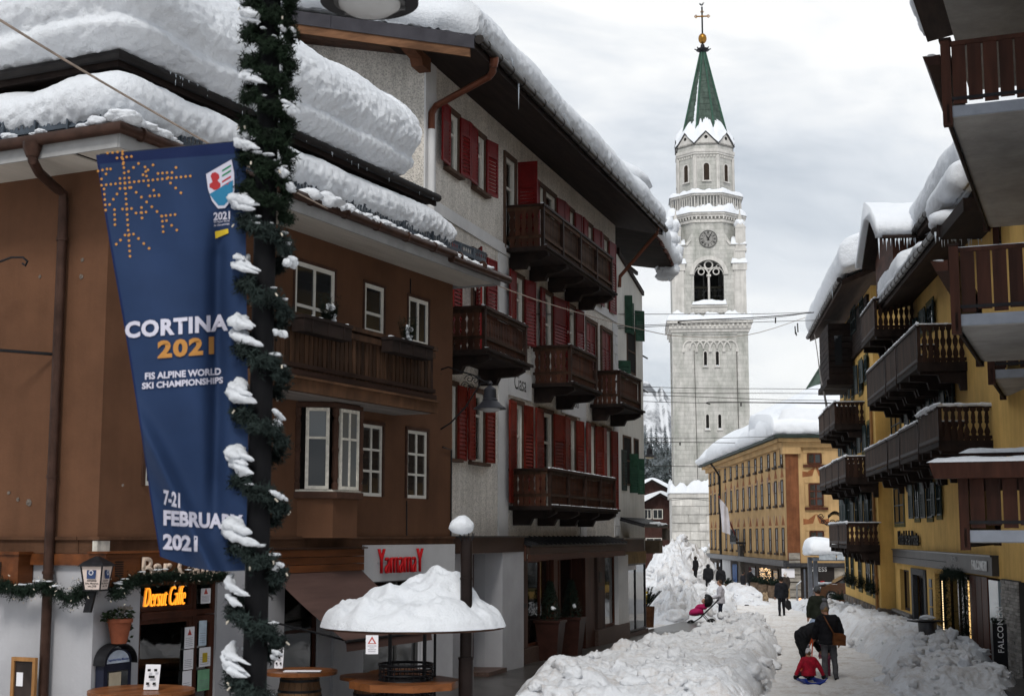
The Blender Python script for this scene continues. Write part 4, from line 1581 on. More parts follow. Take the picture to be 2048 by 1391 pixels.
def brown_balcony():
 n0,n1=.0,.84
 u0,u1=-4.9,FB.u(864,n1)
 zr,zb=6.5,5.72
 b=MB(k)
 b.box(u0,u1+.1,n0,n1+.05,5.33,5.52)
 b.box(u0,u1+.14,n0,n1+.1,5.52,5.56)
 o=b.build('balcony',mat('brown painted slab',(.10,.05,.027),.8,.3,3,streak=.3),RB)
 MB(k).box(u0+.05,u1,.02,n1-.05,5.318,5.328).build('slab_underside',mat('grey planks',(.22,.20,.185),.9,.3,8,(.1,3,1),.3),o)
 b=MB(k)
 b.box(u0,u1+.05,n1-.04,n1+.05,5.56,5.66)
 b.box(u0,u1+.03,n1-.05,n1+.04,zb-.02,zb+.05)
 b.build('bottom_rail',WOOD_DH,o)
 b=MB(k)
 b.box(u0,u1+.06,n1-.09,n1+.07,zr-.02,zr+.05)
 b.box(u0,u1+.0,n1-.01,n1+.05,zr-.16,zr-.06)
 b.box(u1-.04,u1+.04,0,n1-.09,zr-.02,zr+.05)
 b.build('hand_rail',WOOD_G,o)
 b=MB(k)
 b.box(u0,u1+.12,.36,.44,zr+.12,zr+.17).box(u1-.08,u1-.01,.36,.44,zr-.7,zr+.12)
 b.build('inner_rail',WOOD_G,o)
 for x in(u1-.06,-1.9,-4.6):
  MB(k).box(x,x+.09,n1-.11,n1-.02,5.66,zr-.02).build('post',WOOD_DH,o)
 balcony_boards(o,k,u0+.05,u1-.07,n1,5.66,zr-.06,WOOD_G,step=.132,gap=.014,th=.03*k*-1 if False else .03,shape=[(0,0),(0,.12),(.10,.2),(.10,.3),(.02,.4),(.02,.55),(.10,.72),(.10,.8),(0,.87),(0,1)])
 balcony_boards(o,k,.06,n1-.12,u1-.03,5.66,zr-.06,WOOD_G,step=.132,gap=.014,along='n',shape=[(0,0),(0,.12),(.10,.2),(.10,.3),(.02,.4),(.02,.55),(.10,.72),(.10,.8),(0,.87),(0,1)])
 r=random.Random(11)
 for i,(a,c)in enumerate([(592,690),(774,856)]):
  x0,x1=FB.u(a,1.05),FB.u(c,1.05)
  b=MB(k)
  b.box(x0,x1,n1+.06,n1+.28,zr-.27,zr-.02)
  b.box(x0-.02,x1+.02,n1+.05,n1+.30,zr-.06,zr-.01)
  for q in range(3):
   xx=x0+(x1-x0)*(q+.5)/3
   b.box(xx-.015,xx+.015,n1+.281,n1+.295,zr-.27,zr-.06)
  p=b.build('planter',WOOD_B,None)
  p.location=RB.location
  p.rotation_euler=RB.rotation_euler
  tag(p,['long timber planter with a snowy evergreen hung on the bar balcony below the wide window','dark timber planter with a small evergreen at the right end of the bar balcony'][i],'planter','planters on the bar balcony')
  s=MB(k)
  xs=FB.u([650,811][i],1.0)
  for q in range(90):
   a_=2*pi*r.random()
   rr=.15*sqrt(r.random())
   h=.12+.32*r.random()*(1-rr*2)
   needles(s,(xs+rr*cos(a_),n1+.16+rr*.5*sin(a_),zr-.02+h*.3),(cos(a_)*.35,sin(a_)*.3,1),h,22,r,.05,.006)
  s.build('shrub',NEEDLE,p,recalc=False)
  s=MB(k)
  for q in range(9):
   clod(s,(xs+.2*(r.random()-.5),n1+.2,zr+.3*r.random()),.03+.02*r.random(),r)
  for q in range(5):
   clod(s,(x0+(x1-x0)*r.random(),n1+.18,zr+.0),.05,r,(1.6,1,.6))
  s.build('snow_dab',SNOW,p)
def path_pt(s,n,z):
 """walk round the eaves: s < 0 along the left front, s > 0 along the street front, measured from the corner"""
 if s<-.01:return FB.w(uc-n,s,z)
 if s<=.01:return FB.w(uc-n,n,z)
 return FB.w(uc+s,n,z)
def brown_roof():
 L1,L2=11.0,ue-uc
 ov=.92
 b=MB(k)
 zs=8.17
 nb=9
 for i in range(nb):
  a,c=ov*i/nb,ov*(i+1)/nb-.008
  MB(k).box(uc-ov if i else uc-.0,ue+.25,a,c,zs,zs+.02).build('soffit_board',mat('cream soffit boards',(.42,.385,.34),.7,.12,3,(.2,1,1)),RB)
 MB(k).box(uc-ov,uc-.002,-L1,-.0,zs,zs+.02).build('soffit_panel',MATS['cream soffit boards'],RB)
 b=MB(k)
 b.box(uc-ov-.02,ue+.27,ov,ov+.03,zs-.05,zs+.17)
 b.box(uc-ov-.03,uc-ov,-L1,ov,zs-.05,zs+.17)
 b.build('fascia',mat('pale grey fascia',(.27,.27,.27),.7,.12,3),RB)
 b=MB(k)
 b.box(ue+.25,ue+.27,-.2,ov,zs-.04,zs+.2)
 b.build('barge_board',MATS['pale grey fascia'],RB)
 b=MB(k)
 n0,n1,z0,z1=ov+.06,-.5,8.38,9.15
 b.quad((uc-n0,n0,z0),(ue+.28,n0,z0),(ue+.28,n1,z1),(uc-n1,n1,z1))
 b.quad((uc-n0,n0,z0),(uc-n1,n1,z1),(uc-n1,-L1,z1),(uc-n0,-L1,z0))
 b.quad((uc-n0,n0,z0-.05),(ue+.28,n0,z0-.05),(ue+.28,n0,z0),(uc-n0,n0,z0))
 b.quad((uc-n0,n0,z0-.05),(uc-n0,n0,z0),(uc-n0,-L1,z0),(uc-n0,-L1,z0-.05))
 b.build('skirt_roof',WOOD_B,RB,recalc=False)
 MB(k).box(uc+.5,FB.u(812,-.5),-L1,-.5,8.3,9.72).build('attic_wall',mat('dark attic boards',(.045,.02,.013),.7,.4,5,(.15,1,1)),RB)
 b=MB(k)
 ux=FB.u(862,.35)
 b.box(uc-.35,ux,-L1,.35,9.5,9.6).box(uc-.40,ux+.03,.35,.40,9.46,9.66).box(uc-.40,uc-.35,-L1,.35,9.46,9.66)
 b.build('upper_roof',WOOD_B,RB)
 def gutter(pts,r_,m,name):
  g=MB(1)
  g.tube(pts,r_,10)
  return g
 g=MB(k)
 g.tube([(uc-ov-.1,-L1,8.33),(uc-ov-.1,ov+.1,8.36),(FB.u(896,ov),ov+.1,8.36)],.085,10)
 g.tube([(FB.u(890,ov),ov+.1,8.28),(ue+.5,ov+.1,8.27)],.085,10)
 for i in range(11):
  x=uc-.6+i*1.02
  g.tube([(x-.02,ov+.1,8.36),(x+.02,ov+.1,8.36)],.1,10)
 g.build('gutter',GUT,RB,smooth=True)
 g=MB(k)
 g.tube([(uc-.46,-L1,9.60),(uc-.46,.46,9.60),(ux,.46,9.60)],.075,8)
 g.build('upper_gutter',mat('black gutter',(.022,.02,.02),.5,metal=.3),RB,smooth=True)
 un=uc-.1
 q=lambda px,py,u0:(u0,side_at(FB,px,py,u0)[0],side_at(FB,px,py,u0)[1])
 p0=q(65,300,uc-ov-.1)
 g=MB(k)
 pts=[p0,q(66,322,uc-ov-.08),q(78,345,uc-.75),q(112,376,uc-.25),q(127,388,un),q(127,420,un)]
 top=pts[-1]
 pts+=[(un,top[1],4.0),(un,top[1],gz(18))]
 g.tube(pts,.07,10)
 g.lathe([(.08,0),(.13,.12),(.13,.2)],(p0[0],p0[1],p0[2]-.1),10)
 for z in(7.2,3.9,2.6):
  g.lathe([(.085,-.02),(.085,.02)],(un,top[1],z),10)
 g.build('downpipe',GUT,RB,smooth=True)
 pm=MB()
 W_,H_,c=.56,.2,6
 for i in range(c):
  x0,x1=W_*i/c,W_*(i+1)/c
  xm,zm=(x0+x1)/2,H_*.55
  C=[(x0,0,0),(x1,0,0),(x1,0,H_),(x0,0,H_)]
  D=[(xm,0,zm-.055),(xm+.028,0,zm),(xm,0,zm+.055),(xm-.028,0,zm)]
  pm.add(C+D,[(0,1,4),(1,5,4),(1,2,5),(2,6,5),(2,3,6),(3,7,6),(3,0,7),(0,4,7)])
 pm.box(0,W_,-.01,.03,H_-.012,H_+.012).box(0,W_,-.01,.03,-.012,.012).box(-.015,.015,-.02,.05,-.1,H_+.01)
 me=pm.mesh('snow_guard_panel',mat('blue grey guard steel',(.075,.09,.11),.5,metal=.4),recalc=False)
 x=uc-.5
 while x<ue-.1:
  link('snow_guard_panel',me,RB,(x,k*.66,8.6))
  x+=.58
 for i in range(9):
  link('snow_guard_panel',me,RB,(uc-.66,k*(.4-.58*i),8.6),(0,0,-k*pi/2))
 def sec(s,nn):
  return[path_pt(s,n_,z)for n_,z in nn]
 skirt=[(.5,8.62),(.66,8.76),(.74,9.0),(.64,9.22),(.34,9.38),(-.1,9.44),(-.45,9.4),(-.45,9.1),(.1,8.85),(.5,8.62)]
 sts=[-9,-6,-3,-1.0,0,1.0,2.5,4,5.5,7,8.3,9.1]
 secs=[]
 for s in sts:
  f=1+.12*noise.noise(Vector((s*.7,2,1)))
  if s>8.7:f*=.8
  secs.append(sec(s,[(n_,8.62+(z-8.62)*f)for n_,z in skirt]))
 o=snow_loft('skirt_snow',secs,.045,(.07,.8,.045,.2,.035,.07))
 tag(o,'lower band of snow along the bar house skirt roof, above the gutter','snow',kind='stuff')
 big=[(.2,9.68),(.50,9.72),(.74,9.9),(.70,10.08),(.86,10.35),(.80,10.8),(.40,11.25),(-.4,11.55),(-2.0,12.0),(-4,12.5),(-4,10.5),(-1.5,9.9),(.2,9.68)]
 sts=[-9,-6,-3,-1.2,0,1.2,2.6,4,5.2,6.4,7.3,FB.u(772,.5)-uc]
 secs=[]
 for s in sts:
  f=1+.06*noise.noise(Vector((s*.6,5,1)))
  if s>7:f*=.90
  secs.append(sec(s,[(n_,9.68+(z-9.68)*f)for n_,z in big]))
 o=snow_loft('upper_snow',secs,.05,(.11,1.3,.04,.24,.04,.075))
 tag(o,'huge upper overhang of snow on the bar house roof','snow',kind='stuff')
 r=random.Random(9)
 sn=MB()
 for(a,c,dens,s)in[(150,330,26,.13),(0,30,4,.06),(60,100,5,.06)]:
  for _ in range(dens):
   px=a+(c-a)*r.random()
   f=1-abs((px-a)/(c-a)*2-1)
   if px<240:
    n_,z=side_at(FB,px,280,uc-ov-.05)
    P=FB.w(uc-ov-.05+.1*r.random(),n_,8.45)
   else:
    P=FB.w(FB.u(px,ov),ov+.05-.1*r.random(),8.45)
   clod(sn,P+Vector((0,0,s*f*.7)),s*(.4+f)*(.6+.5*r.random()),r,(1.3,1.2,.7),.35,True)
 for(a,c,dens,s)in[(585,660,16,.14),(660,735,22,.09),(735,840,24,.085),(835,880,8,.06),(885,930,10,.08),(915,965,9,.07)]:
  for _ in range(dens):
   px=a+(c-a)*r.random()
   P=FB.w(FB.u(px,ov),ov+.1-.16*r.random(),8.44 if px<890 else 8.36)
   clod(sn,P,s*(.6+.6*r.random()),r,(1.4,1.1,.8),.4,True)
 o=sn.build('gutter_snow',SNOW,None,smooth='all',recalc=False)
 tag(o,'small clumps of snow caught in the brown gutter of the bar house','snow',kind='stuff')
 b=MB()
 pts=[]
 for i in range(60):
  s=.5+8*r.random()
  pts.append(path_pt(s,.5,9.66))
 icicles(b,pts,.012,.22,r)
 o=b.build('icicles',ICE,RB,smooth='all')
 o.parent=None
 tag(o,'thin icicles under the upper snow of the bar house','ice',kind='stuff')
def garland(name,pts,label,r,dens=230,rad=.15,lights=True,snow=12):
 b=MB()
 P=[Vector(cr_interp([tuple(p)for p in pts],i/60))for i in range(61)]
 for a,c in zip(P,P[1:]):
  d=c-a
  for _ in range(dens//12):
   q=a+d*r.random()
   v=Vector((r.uniform(-1,1),r.uniform(-1,1),r.uniform(-1,.6)))
   needles(b,q,v+d.normalized()*.6,rad*(.5+.8*r.random()),16,r,.045,.005)
 o=b.build(name,NEEDLE,None,recalc=False)
 tag(o,label,'garland')
 w=MB()
 w.tube(P[::3],.02,5)
 w.build('garland_stem',IRON,o)
 if lights:
  l=MB()
  for _ in range(60):
   q=P[r.randrange(61)]+Vector((r.uniform(-1,1)*rad,r.uniform(-1,1)*rad,r.uniform(-1,1)*rad))
   l.tube([q,q+Vector((r.uniform(-1,1),r.uniform(-1,1),-.5))*.03],.006,5)
  e=l.build('fairy_light',mat('pale fairy bulbs',(.55,.5,.42),.3),o)
 s=MB()
 for _ in range(snow):
  q=P[r.randrange(61)]+Vector((r.uniform(-.04,.04),r.uniform(-.04,.04),rad*.6))
  clod(s,q,.03,r,(1.8,1.2,.5))
 s.build('snow_dab',SNOW,o)
 return o
def on_root(b,name,m,label,cat,group=None,smooth=False):
 """a separate thing built in the bar building's frame"""
 o=b.build(name,m,None,smooth=smooth)
 o.location=RB.location
 o.rotation_euler=RB.rotation_euler
 return tag(o,label,cat,group)
def bar_front():
 r=random.Random(21)
 WS=mat('varnished sign wood',(.115,.038,.013),.4,.45,5,(.15,1,1),.15,rand=.2)
 b=MB(k)
 b.box(uc-.05,FB.u(215),-.0,.05,2.70,2.855).box(uc-.06,uc-.02,-9,-.01,2.70,2.855)
 b.build('timber_band',WS,RB)
 for i,(u0,u1,lab)in enumerate([(FB.u(214,.3),FB.u(452,.3),'varnished wooden sign box lettered Bar Caffe over the bar door')]):
  z0,z1=2.42,2.86
  b=MB(k)
  b.box(u0,u1,.0,.28,z0,z1)
  b.box(u0-.03,u1+.03,-.0,.34,z1,z1+.03)
  for a in(u0+.0,u1-.06):
   b.box(a,a+.06,.281,.30,z0,z1-.01)
  b.box(u0+.06,u1-.06,.281,.30,z0,z0+.05).box(u0+.06,u1-.06,.281,.30,z1-.06,z1-.01)
  s=on_root(b,'bar_sign',WS,lab,'sign')
  for j in range(7):
   MB(k).box(u0+.2,u0+.36,.281,.292,z0+.14+.03*j,z0+.155+.03*j).build('vent_slat',DARK,s)
  lettering('Bar Caffe',s,FB,FB.u(285,.3),FB.u(440,.3),z0+.09,z1-.05,.30,mat('cream sign letters',(.62,.48,.38),.5),.02,.02)
 nL,zL=side_at(FB,0,1130,uc-.2)
 n1,_=side_at(FB,45,1130,uc-.2)
 b=MB(k)
 b.box(uc-.28,uc-.0,n1-2.5,n1,2.43,2.84).box(uc-.31,uc,n1-2.5,n1+.03,2.84,2.88)
 s=on_root(b,'sign_box',WS,'varnished wooden box at the left edge with a slatted vent','sign')
 for j in range(8):
  MB(k).box(uc-.292,uc-.281,n1-.52,n1-.3,2.55+.025*j,2.565+.025*j).build('vent_slat',DARK,s)
 n_,z_=side_at(FB,188,1150,uc-.35)
 P=FB.w(uc-.30,n_,2.6)
 e=empty('wall_lantern',P,RB.rotation_euler.z+.25,'square beer lantern with pale printed panes on the white bar corner','lantern')
 z0,z1,wt,wb=-.2,.1,.15,.11
 b=MB()
 for sx in(-1,1):
  for sy in(-1,1):
   b.tube([(sx*wb,sy*wb,z0),(sx*wt,sy*wt,z1)],.012,5)
 b.lathe([(wt*1.75,z1),(wt*1.3,z1+.05),(.03,z1+.13)],(0,0,0),4,ph=pi/4)
 b.box(-wb-.01,wb+.01,-wb-.01,wb+.01,z0-.02,z0)
 b.build('frame',IRON,e)
 for q in range(4):
  a=q*pi/2
  f=lambda x,y,z:(x*cos(a)-y*sin(a),x*sin(a)+y*cos(a),z)
  g=MB()
  g.add([f(-wb,-wb,z0),f(wb,-wb,z0),f(wt,-wt,z1),f(-wt,-wt,z1)],[(0,1,2,3)])
  g.build('lantern_pane',mat('milky lantern glass',(.60,.50,.45),.4,.05),e,recalc=False)
  g=MB()
  g.add([f(-.06,-wb-.045,-.06),f(.06,-wb-.045,-.06),f(.068,-wt+.008,.07),f(-.068,-wt+.008,.07)],[(0,1,2,3)])
  g.build('emblem',mat('navy print',(.03,.05,.12),.5),e,recalc=False)
  g=MB()
  for j in range(12):
   t0,t1=2*pi*j/12,2*pi*(j+.6)/12
   g.add([f(.02*cos(t0),-wb-.05,.02+.02*sin(t0)),f(.035*cos(t0),-wb-.05,.02+.035*sin(t0)),f(.035*cos(t1),-wb-.05,.02+.035*sin(t1)),f(.02*cos(t1),-wb-.05,.02+.02*sin(t1))],[(0,1,2,3)])
  g.build('emblem_ring',PAPER,e,recalc=False)
  for j,(tx_,zz)in enumerate([('Augustiner',-.095),('Bräu München',-.13),('seit 1328',-.165)]):
   me=text_mesh(tx_,.032,.0006)
   me.materials.append(TEXTK)
   link('lettering',me,e,f(0,-wb-.008-(zz+.2)*.1,zz),(pi/2,0,a))
 b=MB()
 b.prism([(-.03,.0,z0-.02),(.03,.0,z0-.02),(.03,.06,z0-.3),(-.03,.06,z0-.3)],(0,.1,0))
 b.build('bracket',IRON,e)
 g1=[FB.w(uc-.3,side_at(FB,px,py,uc-.3)[0],side_at(FB,px,py,uc-.3)[1])for px,py in[(-12,1180),(10,1168),(45,1182),(90,1172),(140,1196),(165,1180),(188,1165)]]
 garland('garland',g1,'fir garland with fairy lights across the white wall at the far left',r)
 g2=[FB.w(FB.u(px,.35),.36,FB.zat(px,py,.36))for px,py in[(238,1190),(245,1172),(290,1156),(340,1150),(400,1152),(445,1150)]]
 garland('garland',g2,'fir garland with fairy lights along the Bar sign',r)
 e=MB(k)
 e.box(FB.u(289),FB.u(374),-.17,-.168,2.05,2.42)
 nb=on_root(e,'neon_sign',DARK,'orange neon script sign reading Dersut Caffe in the bar transom','sign')
 NEON=mat('orange neon tube',(.8,.3,.05),.5,0,emit=(1.0,.30,.02),estr=1.25)
 lettering('Dersut Caffe',nb,FB,FB.u(293,-.1),FB.u(374,-.1),2.1,2.37,-.10,NEON,-.022,.012,shear=.35)
 b=MB(k)
 for i in range(26):
  x=FB.u(300+84*r.random())
  for j in range(int(5+14*r.random())):
   b.box(x-.006,x+.006,-.3,-.29,1.8-j*.045-.01,1.8-j*.045)
 on_root(b,'light_curtain',mat('tiny pale lights',(.5,.48,.45),.5,emit=(.9,.85,.8),estr=.25),'curtain of tiny hanging lights behind the bar window','lights')
 for i,(px0,px1,py0,py1,c,lab)in enumerate([(372,391,1253,1296,0,'white notice with a red warning triangle on the bar window'),(371,390,1298,1338,0,'pale blue notice below the warning triangle on the bar window'),(370,388,1340,1388,0,'lowest pale notice at the bar window edge'),(400,415,1240,1290,1,'blue printed notice high on the bar door glass'),(402,424,1294,1332,2,'white notice with a yellow pictogram on the bar door'),(400,423,1338,1380,3,'green sheet low on the bar door'),(402,421,1176,1206,0,'white notice in the transom above the bar door')]):
  u0,u1=FB.u(px0,-.09),FB.u(px1,-.09)
  z1,z0=FB.zat(px0,py0,-.09),FB.zat(px0,py1,-.09)
  m=[PAPER,mat('blue grey paper',(.42,.50,.58),.8),PAPER,mat('green paper',(.16,.33,.20),.8)][c]
  s=on_root(MB(k).box(u0,u1,-.062,-.058,z0,z1),'paper_notice',m,lab,'notice','notices on the bar glass')
  b=MB(k)
  h=z1-z0
  for j in range(5):
   zz=z0+h*(.12+.09*j)
   b.box(u0+.02,u1-.02-.03*r.random(),-.0575,-.0572,zz,zz+.006)
  b.build('print_line',mat('grey print',(.18,.18,.22),.8),s)
  b=MB(k)
  um=(u0+u1)/2
  if i in(0,6):
   zz=z0+h*.62
   b.prism([(um-.05,-.0575,zz),(um+.05,-.0575,zz),(um,-.0575,zz+.09)],(0,.0004,0))
   b.build('warning_triangle',mat('warning red',(.4,.06,.05),.7),s)
  elif i==4:
   b.box(um-.06,um+.06,-.0575,-.0572,z0+.06,z0+.2)
   b.build('pictogram',mat('yellow print',(.5,.36,.03),.7),s)
 P=FB.w(FB.u(248,.2),.18,1.66)
 e=empty('flower_pot',P,RB.rotation_euler.z,'terracotta half pot with trailing ivy on the white bar wall','flower pot')
 b=MB()
 b.lathe([(.10,0),(.16,.28),(.175,.28),(.175,.33),(.15,.33),(.15,.28)],(0,0,0),16)
 b.build('pot',mat('terracotta',(.20,.062,.032),.8,.2,5),e,smooth=True)
 b=MB()
 for _ in range(170):
  a,rr=2*pi*r.random(),.2*sqrt(r.random())
  p=Vector((rr*cos(a)*1.3,rr*sin(a)*.8,.38+.1*r.random()-rr*.3))
  if r.random()<.35:p=Vector((.17+.12*r.random(),rr*.5,.36-.35*r.random()))if r.random()<.6 else Vector((-.2-.1*r.random(),rr*.4,.42-.12*r.random()))
  d=Vector((r.uniform(-1,1),r.uniform(-1,1),r.uniform(-.3,1))).normalized()*.035
  s=d.orthogonal().normalized()*.02
  b.add([p-d,p+s,p+d,p-s],[(0,1,2,3)])
 b.build('ivy',mat('ivy leaves',(.02,.032,.014),.6,.6,20),e,recalc=False)
 b=MB()
 for _ in range(60):
  a=r.uniform(-.3,1.2)
  b.tube([(.02,0,.33),(.08*a,-.03,.45),(.17*a,-.06*r.random(),.44+.06*r.random())],.006,4)
 b.build('heather',mat('pale heather',(.25,.22,.19),.9,.4,20),e)
 u0,u1=FB.u(213,.1),FB.u(267,.1)
 b=MB(k)
 z0,z1=.62,1.42
 n=14
 um,hw=(u0+u1)/2,(u1-u0)/2
 arc=[(um+hw*1.0*cos(pi*q/n),z1+.17*sin(pi*q/n))for q in range(n+1)]
 b.prism([(u0,0,z0),(u1,0,z0)]+[(x,0,z)for x,z in arc],(0,.14,0))
 s=on_root(b,'menu_case',mat('navy painted case',(.014,.016,.03),.4),'navy arched menu case on the white wall beside the bar window','menu case')
 ro=[(um+hw*1.2*cos(pi*q/n),z1-.04+.26*sin(pi*q/n))for q in range(n+1)]
 b=MB(k)
 for(x0,a0),(x1,a1)in zip(ro,ro[1:]):
  b.prism([(x0,-.0,a0),(x1,-.0,a1),(x1,.2,a1),(x0,.2,a0)],(0,0,.02))
 b.build('case_roof',IRON,s)
 b=MB(k)
 b.prism([(x*.82+um*.18,.141,max(z,z1+.0)-.02)for x,z in arc],(0,.004,0))
 b.build('case_header',mat('pale blue header',(.45,.52,.62),.6),s)
 lettering('Augustiner-Bräu München',s,FB,u0+.07,u1-.07,z1-.0,z1+.045,.146,mat('blue lettering',(.02,.06,.3),.6),.005,.001)
 b=MB(k)
 b.box(u0+.07,u1-.07,.141,.143,z0+.1,z1-.12)
 b.build('case_glass',GLASS,s)
 b=MB(k)
 b.box(u0+.1,u0+.1+.24,.1435,.145,z0+.14,z0+.66)
 mc=b.build('menu_card',mat('cream card',(.38,.33,.25),.8),s)
 nA,zA=side_at(FB,28,1320,uc-.25)
 nB,_=side_at(FB,76,1320,uc-.25)
 b=MB(k)
 zt=side_at(FB,50,1313,uc-.25)[1]
 bar_frame(b,nA,nB,zt-1.1,zt,0,.05,.05)
 FR=[(-.0,0)]
 b2=MB(k)
 b2 .v=[((uc-.25-p[1]*k),(p[0])*k,p[2])for p in[(v[0],v[1],v[2])for v in b.v]]
 b2 .f,b2 .m=b.f,b.m
 s=on_root(b2,'menu_board',mat('light pine frame',(.30,.15,.055),.6,.3,6,(1,1,.2)),'pine framed menu blackboard leaning at the white wall, lower left corner','board')
 MB(k).box(uc-.275,uc-.255,nA+.05,nB-.05,zt-1.05,zt-.05).build('board_panel',mat('blackboard',(.03,.022,.02),.35,.4,3),s)
 MB(k).box(uc-.285,uc-.277,nA+.09,nA+.2,zt-.38,zt-.2).build('board_note',PAPER,s)
 b=MB(k)
 us=uc-.05
 Q=lambda px,py,out=0.0:(us-out,side_at(FB,px,py,us)[0],side_at(FB,px,py,us)[1])
 def scroll(cx,cy,r0,turns,a0,n=40,dirn=1):
  return[Q(cx+r0*(1-t/n*.8)*cos(a0+dirn*turns*2*pi*t/n),cy-r0*(1-t/n*.8)*sin(a0+dirn*turns*2*pi*t/n),.5)for t in range(n+1)]
 b.tube([Q(-30,620,.5),Q(5,570,.5),Q(40,540,.5),Q(75,527,.5),Q(98,527,.5),Q(107,535,.5),Q(103,543,.5),Q(97,539,.5)],.016,6)
 b.tube([Q(-20,620,.5),Q(5,660,.5),Q(25,690,.5),Q(48,705,.5)],.02,6)
 b.tube([Q(48,708,.5),Q(106,708,0)],.022,6)
 b.tube(scroll(2,540,9,1.2,0),.012,6)
 b.tube(scroll(-5,605,26,1.0,.5),.01,5)
 for i in range(7):
  a=-1.3+i*.42
  b.tube([Q(-8+22*cos(a)+8*cos(t),605+22*sin(a)*1.4+9*sin(t),.5)for t in[2*pi*q/10 for q in range(11)]],.007,5)
 on_root(b,'sign_bracket',IRON,'black wrought iron scroll bracket on the brown wall at the left edge','bracket')
def shop_front():
 r=random.Random(31)
 WS=MATS['varnished sign wood']
 u0,u1=FB.u(545,.2),FB.u(731,.2)
 for j in range(3):
  MB(k).box(u0,u1,.02,.18,2.50+.125*j,2.615+.125*j).build('awning_board',WS,RB)
 MB(k).box(u0-.02,u1+.03,.0,.24,2.875,2.9).build('board_cap',GUT,RB)
 a0,a1=u0+.05,FB.u(728,.2)
 no,zo=1.55,1.50
 b=MB(k)
 m_=16
 V=[]
 for j in range(m_+1):
  t=j/m_
  V+=[(a0,.16+(no-.16)*t,2.5+(zo-2.5)*t-.05*sin(pi*t)),(a1,.16+(no-.16)*t,2.5+(zo-2.5)*t-.05*sin(pi*t))]
 b.add(V,[(2*j,2*j+1,2*j+3,2*j+2)for j in range(m_)])
 b.quad((a0,no,zo),(a1,no,zo),(a1,no+.02,zo-.16),(a0,no+.02,zo-.16))
 s=on_root(b,'awning',mat('dusty mauve awning cloth',(.075,.044,.038),.9,.22,2,(.3,3,1),.1),'dusty brown fabric awning sloping out over the bar window','awning')
 b=MB(k)
 b.tube([(a0,no,zo-.01),(a1,no,zo-.01)],.025,6)
 for x in(a0+.15,a1-.15):
  b.tube([(x,.05,1.75),(x,.8,1.62),(x,no,zo-.02)],.018,6)
 b.build('awning_arm',IRON,s)
 b=MB(k)
 wx0,wx1=FB.u(572),FB.u(640)
 b.box(wx0,wx1,-.55,-.3,1.50,1.53)
 s=on_root(b,'window_shelf',WOOD_B,'dark shelf with lit glasses inside the bar window under the awning','shelf')
 b=MB(k)
 for px,h in((592,.1),(600,.16),(606,.2),(612,.12),(631,.2),(634,.14)):
  x=FB.u(px,-.4)
  b.lathe([(.02,0),(.025,h*.6),(.012,h*.8),(.012,h)],(x,-.42,1.53),8)
 b.build('lit_glass',mat('warm lit glass',(.5,.3,.1),.3,emit=(1,.45,.1),estr=.7),s)
 for(p0,p1)in((530,569),(668,727),(845,905)):
  MB(k).box(FB.u(p0),min(FB.u(p1),ue+.02),-.02,.03,-.6,2.3 if p0>600 else 2.5).build('pillar',PL_WHITE,RB)
 u0,u1=FB.u(731,.1),ue
 MB(k).box(u0,u1,.0,.08,2.28,2.93).build('shop_fascia',mat('white shop fascia',(.46,.46,.47),.8,.06,2),RB)
 e=MB(k)
 e.box(FB.u(757,.1),FB.u(846,.1),.08,.09,2.60,2.62)
 s=on_root(e,'shop_sign',PL_WHITE,'red raised letters Yamamay on the white fascia','sign')
 REDL=mat('red sign letters',(.46,.008,.012),.45,.05)
 lettering('YamamaY',s,FB,FB.u(757,.14),FB.u(845,.14),2.42,2.86,.12,REDL,-.022,.05)
 POST=mat('dark red poster',(.17,.012,.022),.7)
 a,c=FB.u(750,-.1),FB.u(789,-.1)
 s=on_root(MB(k).box(a,c,-.20,-.195,.55,2.15),'poster',POST,'dark red sale poster lettered Prezzo in the shop window','poster')
 lettering('A',s,FB,a+(c-a)*.75,c-.02,1.75,2.05,-.195,TEXTW,.02,.001)
 lettering('PREZZO',s,FB,a+.05,c-.03,1.22,1.52,-.195,TEXTW,.015,.001)
 MB(k).box(a,c,-.1945,-.1935,.55,.9).build('poster_strip',PAPER,s)
 lettering('INTIMO E LINGERIE',s,FB,a+.03,c-.03,.66,.82,-.193,mat('dark grey print',(.06,.06,.07),.7),.01,.001)
 for px,z in((738,1.5),(793,1.5),(822,1.35)):
  b=MB(k)
  b.lathe([(.02,-.9),(.03,-.35),(.13,-.3),(.17,-.1),(.12,.1),(.17,.32),(.16,.42),(.05,.5),(.045,.58),(.08,.64),(.09,.74),(.04,.84)],(FB.u(px,-.5),-.5,z),14)
  on_root(b,'mannequin',mat('dark lingerie form',(.05,.04,.04),.6,.5,6),'dark shop mannequin behind the window glass, %s'%{738:'left of the red poster',793:'close behind the red poster',822:'right of the red poster'}[px],'mannequin',smooth=True)
brown_walls()
brown_balcony()
brown_roof()
bar_front()
shop_front()
# pebble-dashed house with red shutters
FW=Fac(1100,37.6,1930)
RW=FW.root('shuttered_house')
tag(RW,'grey pebble-dashed house with red shutters, carved timber balconies and a long snow-loaded eave','house')
kw=FW.yl
PEB=mat('grey pebble dash',(.70,.67,.63),.95,.1,.7,bump=.8,bdist=.02,pebble=True,streak=.2)
PILA=mat('smooth white plaster',(.60,.60,.605),.85,.07,1.5,bump=.1,bscale=15,streak=.05)
wc,we1,we2=-9.31,7.75,11.57
WOOD_C=mat('carved red brown boards',(.060,.022,.012),.6,.45,7,(1,1,.12),.25,60,rand=.35)
GRAN=mat('brown granite',(.085,.055,.045),.5,.5,40,bump=.1)
E_N,E_Z=1.5,12.80
BAROQ=[(0,0),(0,.1),(.1,.16),(.22,.24),(.1,.32),(.03,.42),(.03,.56),(.1,.66),(.22,.74),(.1,.82),(0,.9),(0,1)]
